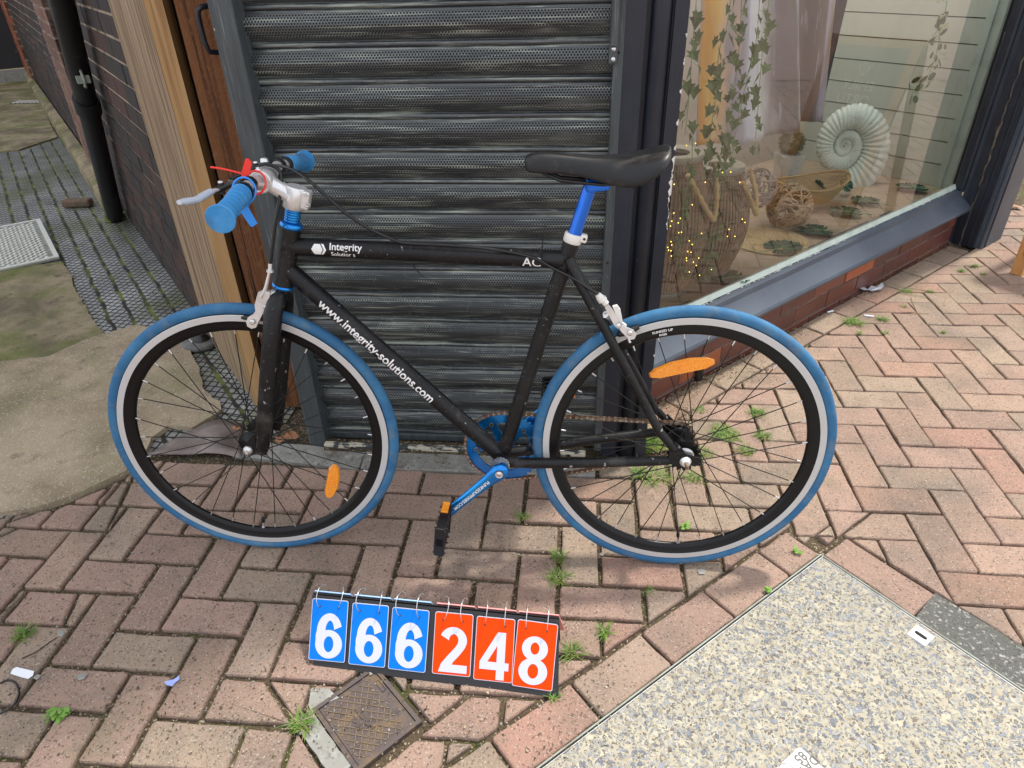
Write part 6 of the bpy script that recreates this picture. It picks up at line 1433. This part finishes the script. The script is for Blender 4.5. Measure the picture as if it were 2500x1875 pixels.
# loose grit along the joints and the wall foot
b = MB(); rnd = random.Random(77)
for i in range(11000):
    t = rnd.random()
    if t < .22: s_ = rnd.uniform(.3, 2.5); p = SN(s_, abs(rnd.gauss(0, .03)) + .002, .002)
    elif t < .5: s_ = .25 + abs(rnd.gauss(0, .38)); p = SN(s_, abs(rnd.gauss(0, .08 + .05 * math.sin(s_ * 9))) + .002, .002)
    elif t < .6: p = Vector((rnd.uniform(-1.0, -.05), rnd.uniform(-.11, -.03), .006))
    else: p = ground(rnd.uniform(0, 1500), rnd.uniform(1250, 1850), .001)
    r_ = rnd.uniform(.0006, .0026); vs = [p + Vector((rnd.uniform(-1, 1), rnd.uniform(-1, 1), rnd.uniform(0, 1))) * r_ * 1.6 for _ in range(4)]; b.add(vs, [(0, 1, 2), (0, 2, 3), (0, 3, 1), (1, 3, 2)], rnd.choice((0, 0, 1, 2) if t > .5 else (0, 2, 3, 3)))
tag(b.build('grit', [M['dirt'], M['slate'], M['concrete'], M['drygrass']]), 'loose grit and crumbs scattered on paving and along walls', 'grit', kind='stuff')
# ================================================================== A-BOARD at the right edge
ab = empty('pavement_board', (1.9, 1.4, 0)); tag(ab, 'pine framed pavement sign at the right edge, its panel seen reflected in the window', 'pavement sign'); af = lambda v: v - Vector((1.9, 1.4, 0))
tA, tB = Vector((1.945, 1.585, .86)), Vector((2.225, 1.275, .86)); fA = Vector((1.855, 1.405, 0)); fB = fA + (tB - tA); rA = tA + Vector((.16, .13, -.86)); rB = rA + (tB - tA); nd = (tB - tA).normalized()
def beam(b, p, q, w_, d_, side, m=0):
    dd_ = (q - p).normalized(); s_ = side.normalized(); t_ = dd_.cross(s_).normalized(); b.hexa([p + s_ * x * w_ / 2 + t_ * y * d_ / 2 for x, y in ((-1, -1), (1, -1), (1, 1), (-1, 1))], [q + s_ * x * w_ / 2 + t_ * y * d_ / 2 for x, y in ((-1, -1), (1, -1), (1, 1), (-1, 1))], m)
for p, q in ((fA, tA), (fB, tB), (rA, tA + Vector((.02, .02, 0))), (rB, tB + Vector((.02, .02, 0)))):
    b = MB(); beam(b, p, q, .045, .022, nd); b.build('leg', M['boardframe'], ab, af)
b = MB(); beam(b, tA - nd * .022, tB + nd * .022, .022, .045, (tA - fA).cross(nd)); b.build('top_rail', M['boardframe'], ab, af)
b = MB(); beam(b, fA.lerp(tA, .12), fB.lerp(tB, .12), .022, .04, (tA - fA).cross(nd)); b.build('bottom_rail', M['boardframe'], ab, af)
up_ = (tA - fA).normalized(); fn = nd.cross(up_); fn = -fn if fn.x > 0 else fn
pc = fA.lerp(tB, .5); b = MB(); hw_ = (tB - tA).length / 2; 
def PB_(x, z, o=0): return pc + nd * x + up_ * z + fn * o
b.hexa([PB_(x, z, -.003) for x, z in ((-hw_, -.34), (hw_, -.34), (hw_, .42), (-hw_, .42))], [PB_(x, z, .003) for x, z in ((-hw_, -.34), (hw_, -.34), (hw_, .42), (-hw_, .42))]); b.build('sign_panel', M['signface'], ab, af)
rd_ = nd if up_.cross(fn).dot(nd) > 0 else -nd       # reading direction when facing the panel
def sign_text(body, size, x, z, m, name='sign_lettering'):
    vs, fs = text_verts(body, size, 0); b = MB(); b.add([pc + rd_ * (x + v.x) + up_ * (z + v.y) + fn * .004 for v in vs], fs); return b.build(name, m, ab, af)
sign_text('EMILY', .062, 0, .22, M['lettering']); sign_text('ORTU', .062, .0, .155, M['lettering']); sign_text('QUALIFIED NUTRITION & HEALTH COACH', .024, 0, .10, M['minttext']); sign_text('WELLBEING CLINIC', .024, 0, .065, M['minttext'])
b = MB()
for sx in (-1, 0, 1):
    pts = [pc + up_ * (.285 + .065 * t_) + rd_ * (sx * .020 * math.sin(math.pi * t_) ) + fn * .0045 for t_ in [i / 8 for i in range(9)]]; b.tube(pts, .0014, 5)
    if sx: pts = [pc + up_ * (.285 + .06 * t_) + rd_ * (sx * .030 * math.sin(math.pi * t_ * .55)) + fn * .0045 for t_ in [i / 8 for i in range(9)]]; b.tube(pts, .0014, 5)
b.build('sign_emblem', M['lettering'], ab, af)
# far corner at the right edge: orange brick and pale step
b = MB(); c_ = ground(2490, 112); b.box((c_.x + .9, c_.y + .55, .03), (2.4, .9, .06), Matrix.Rotation(R(-10), 3, 'Z'), bev=.01); tag(b.build('stone_step', M['slate']), 'pale grey stone step beyond the pilaster at the right edge', 'step')
random.seed(30); c0_ = ground(2470, 72)
brick_wall('brick_wall', lambda s_, n_, z_: c0_ + Vector((math.cos(R(-12)), math.sin(R(-12)), 0)) * s_ + Vector((-math.sin(R(-12)), math.cos(R(-12)), 0)) * -n_ + Vector((0, 0, z_)), -.5, 3, .0, 10, .215, .065, .01, pal3, M['plinthbrick'], M['mortar'], 'orange brick wall glimpsed at the top of the right edge', 'brick wall')
# ================================================================== WINDOW DISPLAY
random.seed(12)
def on_shelf(px, py, z=FZ): return ground(px, py, z)
def gh(px, py, n_): # point on the upright plane parallel to the glass at depth n_
    return hit(px, py, SN(0, n_, 0), WN)
# ribbed vases with rope handles
def vase(name, c, H, Rm, rt, rb, label, ang):
    v = empty(name, c); tag(v, label, 'vase'); b = MB(); NR = 60
    def rad(t): return rb + (rt - rb) * t + (Rm - (rb + rt) / 2) * math.sin(math.pi * min(1, t * 1.0)) ** 1.1 * (1.0 if t > .5 else 1)
    ks = [i / 14 for i in range(15)]
    for j in range(NR):
        a = 2 * math.pi * j / NR; b.tube([(math.cos(a) * rad(t), math.sin(a) * rad(t), .02 + (H - .035) * t) for t in ks], Rm * math.pi / NR * .95, 6)
    b.build('reed_body', M['reedvase'], v)
    b = MB(); b.lathe([(rb * .3, 0), (rb + .006, 0), (rb + .008, .008), (rb + .002, .03), (rb * .5, .03)], (0, 0, 0), (0, 0, 1), 40); b.build('base_ring', M['slate'], v)
    b = MB(); b.lathe([(rt * .60, H - .012), (rt * .60, H), (rt + .012, H + .002), (rt + .014, H - .006), (rt + .010, H - .016), (rt, H - .02)], (0, 0, 0), (0, 0, 1), 48, smooth=False); b.lathe([(rt * .60, H - .012), (rt * .55, H - .15), (0, H - .16)], (0, 0, 0), (0, 0, 1), 32, 1); b.build('rim', [M['vaserim'], M['void']], v)
    for s in (0, 1):
        a = ang + s * math.pi; d = Vector((math.cos(a), math.sin(a), 0)); t = Vector((-d.y, d.x, 0)); b = MB()
        pts = [d * (rad(.92) + .010) + t * -.10 * Rm / .13 + Vector((0, 0, H * .93)), d * (rad(.80) + .022) + t * -.06 + Vector((0, 0, H * .78)), d * (rad(.66) + .028) + t * .0 + Vector((0, 0, H * .62)), d * (rad(.62) + .026) + t * .025 + Vector((0, 0, H * .60)), d * (rad(.75) + .022) + t * .055 + Vector((0, 0, H * .74)), d * (rad(.92) + .010) + t * .08 + Vector((0, 0, H * .93))]
        sp_ = smooth(pts, 14); b.tube(sp_, [.0085 * (1 + .16 * math.sin(i * 1.3)) for i in range(len(sp_))], 8); b.build('rope_handle', M['rope'], v)
    return v
va = on_shelf(1655, 722); vb = on_shelf(1772, 680)
va = SN(sn(va)[0] - .005, sn(va)[1] - .07, FZ); vb = SN(sn(vb)[0], sn(vb)[1] - .09, FZ)
vase('ribbed_vase', va, .475, .125, .078, .075, 'tall brown ribbed vase nearest the corner post, with rope handles', R(-35))
vase('ribbed_vase', vb, .39, .118, .070, .075, 'shorter brown ribbed vase with rope handle, right of the taller one', R(-20))
# rattan balls
def ball(c, r_, m, n, th, label, seed):
    rnd = random.Random(seed); o = empty('rattan_ball', c); tag(o, label, 'decorative ball', 'woven balls in the window'); b = MB()
    for i in range(n):
        a = Vector((rnd.gauss(0, 1), rnd.gauss(0, 1), rnd.gauss(0, 1))).normalized(); u_ = a.orthogonal().normalized(); v_ = a.cross(u_); ofs = rnd.uniform(-.55, .55) * r_; rr = math.sqrt(r_ * r_ - ofs * ofs); s0_ = rnd.uniform(0, 6.28); ln = rnd.uniform(1.2, 3.6); pts = []; k = int(ln * 7) + 3
        for j in range(k):
            t = s0_ + ln * j / (k - 1); p = a * ofs + (u_ * math.cos(t) + v_ * math.sin(t)) * rr; p += Vector((rnd.gauss(0, 1), rnd.gauss(0, 1), rnd.gauss(0, 1))) * r_ * .025; pts.append(p.normalized() * r_ * (1 + rnd.uniform(-.04, .02)))
        w_ = th * rnd.uniform(.6, 1.15); b.tube(smooth(pts, 2), w_, 6)
    b.build('woven_sticks', m, o); return o
bc = on_shelf(1935, 560); bcs = sn(bc); r1 = .090; 
ball(SN(bcs[0] + .0, bcs[1] - .035, FZ + r1), r1, M['rattan'], 66, .0050, 'tan rattan ball in front of the cane bowl', 5)
ball(gh(1845, 458, -.38), .080, M['greyrattan'], 40, .0042, 'grey twig ball behind the vases', 9)
# cane bowl
bo = empty('cane_bowl', SN(1.76, -.40, FZ)); tag(bo, 'wide shallow cane bowl holding dark leaves', 'bowl'); b = MB()
rot = Matrix.Rotation(WA + R(-22), 3, 'Z')
for i in range(26):
    t = i / 25; aa_ = .06 + .130 * t ** .7; bb_ = .045 + .075 * t ** .7; z_ = .005 + .090 * t ** 1.5; pts = [rot @ Vector((math.cos(a) * aa_, math.sin(a) * bb_, z_ + .035 * t * math.cos(a) ** 2)) for a in [2 * math.pi * j / 36 for j in range(37)]]; b.tube(pts, .0021 if i < 25 else .0042, 6, caps=False)
b.lathe([(0, .003), (.05, .003)], (0, 0, 0), (0, 0, 1), 20); b.build('cane_rings', M['cane'], bo)
# monstera leaves
def monstera(c, size, ang, label, tilt=0, seed=0):
    rnd = random.Random(seed); o = empty('monstera_leaf', c); tag(o, label, 'artificial leaf', 'split leaves laid in the window display'); b = MB(); n = 72; vs = [Vector((0, 0, .004))]; R_ = Matrix.Rotation(ang, 3, 'Z') @ Matrix.Rotation(tilt, 3, 'X')
    for i in range(n):
        a = 2 * math.pi * i / n; r_ = size * (.62 + .38 * abs(math.cos(a / 2)) ** .6) * (1 - .25 * math.exp(-((a - math.pi) / .35) ** 2) * 2)
        ph = (a * 9 / math.pi) % 1
        if .5 < a < 5.8 and not 2.9 < a < 3.4 and ph > .80: r_ *= .52
        vs.append(Vector((math.cos(a) * r_ * 1.05, math.sin(a) * r_ * .82, .004 + .012 * (r_ / size) ** 2 * rnd.uniform(.4, 1.2))))
    b.add([R_ @ v for v in vs], [(0, i + 1, (i + 1) % n + 1) for i in range(n)]); b.build('blade', M['monstera'], o)
    b = MB(); b.tube([R_ @ Vector((-size * 1.2, 0, .004)), R_ @ Vector((0, 0, .010)), R_ @ Vector((size * .8, 0, .014))], [.0018, .0014, .0006], 5)
    for k in (-3, -2, -1, 1, 2, 3): b.tube([R_ @ Vector((size * (.12 * (abs(k) - 2)), 0, .0115)), R_ @ Vector((size * (.12 * (abs(k) - 2) + .25), math.copysign(size * .5, k), .014))], [.0010, .0004], 4)
    b.build('vein', M['leafvein'], o); return o
for i, (px, py, sz, ang, lb) in enumerate(((1905, 610, .085, 25, 'large dark green split leaf nearest the glass, right of the vases'), (1838, 700, .075, 205, 'dark green split leaf against the base of the vases'), (1995, 567, .080, 190, 'dark green split leaf right of the rattan ball'), (2072, 522, .078, 165, 'dark green split leaf in the middle of the right shelf'), (2118, 495, .072, 150, 'dusty green leaf half hidden beyond the middle leaf'), (2232, 462, .080, 170, 'dark leaf at the right end of the shelf'))):
    c = on_shelf(px, py, FZ + .002 + i * .0012); s_, n_ = sn(c); monstera(SN(s_, min(n_, -.078 - sz * .3), FZ + .002 + i * .0012), sz, R(ang), lb, 0, i)
for i, (px, py, sz, ang, lb) in enumerate(((2060, 455, .045, 40, 'upright dark leaf in the right end of the cane bowl'), (2000, 455, .035, 120, 'small dark leaf lying in the middle of the cane bowl'))):
    c = gh(px, py, -.36 - .05 * i); monstera(c, sz, R(ang), lb, R(50), 20 + i)
# jute mat
mc = on_shelf(1925, 610); s_, n_ = sn(mc); mc = SN(1.24, -.235, FZ + .001); b = MB()
for i in range(17): r_ = .006 + i * .0088; b.lathe([(r_ + math.cos(R(a)) * .0044, math.sin(R(a)) * .0034 + .003) for a in range(0, 181, 45)], (0, 0, 0), (0, 0, 1), 48)
o = b.build('jute_mat', M['jute']); o.location = mc; tag(o, 'round golden jute mat on the display shelf', 'mat')
# square pot with dry spiny plant
pc0 = on_shelf(1915, 442); s_, n_ = sn(pc0); pc0 = SN(s_, n_, FZ); 
pt = empty('plant_pot', pc0); tag(pt, 'whitewashed square pot behind the cane bowl', 'plant pot'); b = MB(); rz = Matrix.Rotation(WA - R(30), 3, 'Z')
b.hexa([rz @ Vector((x * .040, y * .040, 0)) for x, y in ((-1, -1), (1, -1), (1, 1), (-1, 1))], [rz @ Vector((x * .056, y * .056, .135)) for x, y in ((-1, -1), (1, -1), (1, 1), (-1, 1))]); b.build('pot', M['potwhite'], pt)
sp = empty('spiny_plant', pc0 + Vector((0, 0, .19))); tag(sp, 'round dry spiny plant in the whitewashed pot', 'plant'); b = MB(); rnd = random.Random(3)
for i in range(900):
    d = Vector((rnd.gauss(0, 1), rnd.gauss(0, 1), rnd.gauss(0, 1))).normalized(); b.tube([d * .045, (d + Vector((rnd.gauss(0, 1), rnd.gauss(0, 1), rnd.gauss(0, 1))) * .28) .normalized() * .066 * rnd.uniform(.85, 1.05)], [.0012, .0007], 4, caps=False)
b.build('spines', M['cactus'], sp)
# ammonite sculpture leaning at the back right
am = empty('ammonite_sculpture', gh(2062, 356, -.49)); tag(am, 'large pale green plaster ammonite spiral in the shop window', 'sculpture'); b = MB()
Cn = am.location; fac = (CAM - Cn); fac.z *= .4; fac = (fac.normalized() + WN * .3).normalized(); ux = fac.cross(Vector((0, 0, 1))).normalized() * -1; uy = fac.cross(ux) * -1
if uy.z < 0: uy = -uy
turns = 3.3; N_ = 1000; g_ = math.log(.225 / .012) / (turns * 2 * math.pi); k = 12; vs = []; rot0 = R(-70)
for i in range(N_ + 1):
    th = turns * 2 * math.pi * i / N_; rr = .0148 * math.exp(g_ * th); ro = rr; ri = rr * math.exp(-g_ * 2 * math.pi) ; cr = (ro + ri) / 2; tr = (ro - ri) / 2 * 1.06; rib = 1 + .045 * (abs(math.sin(th * 19.5)) * 2 - 1); a = -(th - turns * 2 * math.pi) + rot0
    for j in range(k):
        b_ = 2 * math.pi * j / k; rad_ = cr + tr * math.cos(b_) * rib; hh = tr * .75 * math.sin(b_) * rib; e_ = Vector((0, 0, 0)) + ux * math.cos(a) * rad_ * .86 + uy * math.sin(a) * rad_ + fac * hh; vs.append(e_)
b.add(vs, [(i * k + j, i * k + (j + 1) % k, (i + 1) * k + (j + 1) % k, (i + 1) * k + j) for i in range(N_) for j in range(k)] + [tuple(range(len(vs) - k, len(vs)))], 0, True)
b.build('spiral_shell', M['ammonite'], am)
# painted banner
def banner_mat():
    m = bpy.data.materials.new('painted_banner'); m.use_nodes = True; t = m.node_tree; N = t.nodes; L = t.links; bs = N['Principled BSDF']; bs.inputs['Roughness'].default_value = .35
    uv = N.new('ShaderNodeUVMap'); sp = N.new('ShaderNodeSeparateXYZ'); L.new(uv.outputs[0], sp.inputs[0])
    nz = N.new('ShaderNodeTexNoise'); nz.inputs['Scale'].default_value = 3.0; nz.inputs['Detail'].default_value = 8; mp = N.new('ShaderNodeMapping'); mp.inputs['Scale'].default_value = (5, .9, 1); L.new(uv.outputs[0], mp.inputs[0]); L.new(mp.outputs[0], nz.inputs['Vector'])
    ad = N.new('ShaderNodeMath'); ad.operation = 'MULTIPLY_ADD'; L.new(nz.outputs['Fac'], ad.inputs[0]); ad.inputs[1].default_value = .16; L.new(sp.outputs[0], ad.inputs[2]); sb = N.new('ShaderNodeMath'); sb.operation = 'SUBTRACT'; L.new(ad.outputs[0], sb.inputs[0]); sb.inputs[1].default_value = .08
    rp = N.new('ShaderNodeValToRGB'); L.new(sb.outputs[0], rp.inputs[0]); st_ = [(0, (0.38, 0.35, 0.40)), (.035, (0.78, 0.38, 0.07)), (.10, (0.92, 0.60, 0.20)), (.15, (0.83, 0.60, 0.43)), (.18, (0.43, 0.39, 0.47)), (.26, (0.78, 0.78, 0.92)), (.36, (0.92, 0.92, 0.92)), (.42, (0.38, 0.33, 0.36)), (.50, (0.21, 0.18, 0.18)), (.55, (0.75, 0.75, 0.90)), (.60, (0.50, 0.46, 0.55)), (.66, (0.21, 0.18, 0.18)), (.78, (0.24, 0.19, 0.19)), (.83, (0.53, 0.47, 0.58)), (.88, (0.38, 0.28, 0.22)), (.90, (.035, .035, .055)), (1, (.03, .03, .05))]
    for i, (p, c) in enumerate(st_):
        e = rp.color_ramp.elements[i] if i < 2 else rp.color_ramp.elements.new(p); e.position = p; e.color = (*c, 1)
    n2 = N.new('ShaderNodeTexNoise'); n2.inputs['Scale'].default_value = 8; n2.inputs['Detail'].default_value = 9; mp2 = N.new('ShaderNodeMapping'); mp2.inputs['Scale'].default_value = (9, .5, 1); L.new(uv.outputs[0], mp2.inputs[0]); L.new(mp2.outputs[0], n2.inputs['Vector'])
    mr = N.new('ShaderNodeMapRange'); mr.inputs['From Min'].default_value = .60; mr.inputs['From Max'].default_value = .74; L.new(n2.outputs['Fac'], mr.inputs[0]); mx_ = N.new('ShaderNodeMix'); mx_.data_type = 'RGBA'; L.new(mr.outputs[0], mx_.inputs['Factor']); L.new(rp.outputs[0], mx_.inputs['A']); mx_.inputs['B'].default_value = (.62, .62, .72, 1); L.new(mx_.outputs['Result'], bs.inputs['Base Color']); return m
M['banner'] = banner_mat()
DN = -.42
b = MB(); b.uv = []; nu, nv = 60, 24; x_top = (1722, 2072); 
pts_l = [gh(1738, -140, DN), gh(1706, 360, DN)]; pts_r = [gh(2100, -140, DN), gh(2012, 283, DN)]
bot = [(1706, 360), (1760, 350), (1860, 345), (1935, 318), (1960, 300), (1990, 293), (2012, 283)]
vs = []
for i in range(nu + 1):
    u_ = i / nu; t_ = u_ * (len(bot) - 1); k = min(int(t_), len(bot) - 2); f = t_ - k; bx_ = bot[k][0] * (1 - f) + bot[k + 1][0] * f; by_ = bot[k][1] * (1 - f) + bot[k + 1][1] * f; tx_ = 1738 + (2100 - 1738) * u_
    Pb = gh(bx_, by_, DN); Pt = gh(tx_, -140, DN)
    for j in range(nv + 1):
        v_ = j / nv; p = Pb.lerp(Pt, v_) - WN * (.030 * math.sin(u_ * 21 + v_ * .8) + .012 * math.sin(u_ * 47 + 1)); b.v.append(tuple(p)); b.uv.append((u_, v_))
b.f = [(i * (nv + 1) + j, (i + 1) * (nv + 1) + j, (i + 1) * (nv + 1) + j + 1, i * (nv + 1) + j + 1) for i in range(nu) for j in range(nv)]; b.m = [0] * len(b.f); b.sm = [True] * len(b.f)
o = b.build('painted_banner', M['banner']); md = o.modifiers.new('s', 'SOLIDIFY'); md.thickness = .0015; tag(o, 'hanging banner painted in gold, white and grey streaks behind the ivy', 'banner')
b = MB(); ec = gh(2010, 258, DN + .012); b.lathe([(.0075, 0), (.0085, .002), (.0055, .003), (.0045, .0)], ec, WN, 20); b.build('eyelet', M['rope'], o)
# ivy garlands
def ivy(path, n_, nl, size, label, seed, m=None, twig=.0012):
    rnd = random.Random(seed); P_ = [gh(x, y, n_ + rnd.uniform(-.02, .02)) for x, y in path]; g = empty('ivy_garland', P_[0]); tag(g, label, 'ivy garland', 'ivy garlands hanging inside the window'); o0 = P_[0].copy(); S = smooth([p - o0 for p in P_], 10)
    b = MB(); b.tube(S, twig, 5); bl = MB()
    for i in range(nl):
        p = S[int((i + rnd.random() * .7) / nl * (len(S) - 1))]; side = rnd.choice((-1, 1)); q = p + WD * side * rnd.uniform(.005, .028) + WN * rnd.uniform(-.015, .015) + Vector((0, 0, rnd.uniform(-.022, .012)))
        b.tube([p, q], .0006, 4, caps=False)
        nrm = (WN * rnd.uniform(.5, 1) + Vector((0, 0, rnd.uniform(-.3, .7))) + WD * rnd.uniform(-.7, .7)).normalized(); dn = Vector((0, 0, -1)) + WD * rnd.uniform(-.7, .7); dn = (dn - nrm * dn.dot(nrm)).normalized(); sd_ = nrm.cross(dn); s_ = size * rnd.uniform(.85, 1.45)
        o_ = [(-.15, 0), (-.38, .42), (.05, .40), (.10, .78), (.42, .40), (1.0, 0), (.42, -.40), (.10, -.78), (.05, -.40), (-.38, -.42)]
        bl.add([q + dn * s_ * x + sd_ * s_ * y * .85 + nrm * abs(y) * s_ * .18 for x, y in o_], [(0, 1, 2, 4, 5), (2, 3, 4), (0, 5, 6, 8, 9), (6, 7, 8)])
    b.build('stem', M['leafvein'], g); bl.build('leaves', m or M['ivy'], g)
ivy([(1790, -60), (1775, 60), (1755, 130), (1748, 230), (1735, 320), (1725, 400), (1690, 500)], -.14, 34, .026, 'ivy strand hanging in front of the gold stripe', 1)
ivy([(1812, -60), (1808, 60), (1800, 160), (1785, 260), (1768, 350), (1752, 430), (1745, 520), (1735, 620), (1700, 700)], -.13, 46, .025, 'longest ivy strand trailing down between the two vases', 2)
ivy([(1858, -60), (1850, 60), (1840, 130), (1815, 230), (1795, 330), (1782, 420), (1772, 520), (1765, 640), (1758, 700)], -.15, 42, .026, 'ivy strand passing in front of the shorter vase', 3)
ivy([(1885, -60), (1870, 60), (1862, 120), (1855, 200), (1848, 300), (1840, 380)], -.17, 18, .026, 'rightmost sparse ivy strand over the white stripe', 4)
ivy([(1705, -60), (1695, 60), (1688, 160), (1680, 260), (1672, 330)], -.10, 16, .024, 'leftmost ivy strand beside the corner post', 5)
ivy([(1690, 330), (1688, 420), (1672, 480), (1665, 560), (1660, 640), (1670, 690)], -.09, 22, .020, 'lower ivy strand trailing over the taller vase', 6)
# eucalyptus spray at the right
rnd = random.Random(14); P_ = [gh(x, y, -.16) for x, y in ((2320, -60), (2310, 15), (2298, 60), (2290, 110), (2280, 150), (2262, 190), (2235, 215), (2225, 235))]; g = empty('eucalyptus_spray', P_[0]); tag(g, 'hanging eucalyptus spray with cream buds at the right of the window', 'eucalyptus garland'); o0 = P_[0].copy(); S = smooth([p - o0 for p in P_], 8); b = MB(); b.tube(S, .0016, 5); bl = MB(); bb2 = MB()
for i in range(44):
    p = S[int(rnd.random() * (len(S) - 1))]; q = p + WD * rnd.uniform(-.045, .045) + WN * rnd.uniform(-.03, .03) + Vector((0, 0, rnd.uniform(-.03, .02))); b.tube([p, q], .0007, 4, caps=False)
    nrm = (WN + Vector((rnd.uniform(-.6, .6), rnd.uniform(-.6, .6), rnd.uniform(-.6, .6)))).normalized(); e_ = nrm.orthogonal().normalized(); f_ = nrm.cross(e_); s_ = rnd.uniform(.012, .020)
    if rnd.random() < .72: bl.add([q + e_ * math.cos(a) * s_ + f_ * math.sin(a) * s_ * .8 for a in [6.283 * k / 10 for k in range(10)]], [tuple(range(10))])
    else:
        for k in range(6): c_ = q + Vector((rnd.uniform(-1, 1), rnd.uniform(-1, 1), rnd.uniform(-1, 1))) * .012; bb2.lathe([(0, -.0035), (.003, -.002), (.0035, 0), (.003, .002), (0, .0035)], c_, (0, 0, 1), 6)
b.build('stem', M['leafvein'], g); bl.build('leaves', M['eucalyptus'], g); bb2.build('buds', M['cream_bud'], g)
# string of fairy lights
fl = empty('fairy_lights', SN(.35, -.08, FZ)); tag(fl, 'string of tiny warm yellow lights hung over the vases', 'fairy lights'); o0 = fl.location.copy()
pos = [(1637, 552), (1640, 540), (1656, 544), (1661, 533), (1657, 568), (1664, 567), (1638, 590), (1640, 598), (1630, 604), (1632, 611), (1638, 612), (1639, 625), (1683, 588), (1690, 597), (1679, 614), (1687, 616), (1676, 630), (1676, 636), (1693, 640), (1706, 630), (1683, 664), (1708, 672), (1730, 527), (1764, 421), (1784, 420), (1806, 445), (1812, 535), (1819, 543), (1776, 577), (1794, 577), (1780, 560), (1646, 450), (1676, 355), (1698, 350), (1722, 445), (1645, 520), (1700, 648), (1737, 658), (1690, 500), (1713, 570)]
cur = [gh(x, y, -.085) - o0 for x, y in pos]; b = MB()
for i, c_ in enumerate(cur): b.lathe([(0, -.0018), (.0013, -.0010), (.0016, 0), (.0012, .0010), (0, .0018)], c_, (0, 0, 1), 6)
b.build('bulbs', M['fairy'], fl)
order = sorted(range(len(cur)), key=lambda i: -cur[i].z); b = MB()
b.tube(smooth([cur[i] + Vector((0, 0, .0025)) for i in order], 3), .0004, 4); b.build('wire', M['leafvein'], fl)
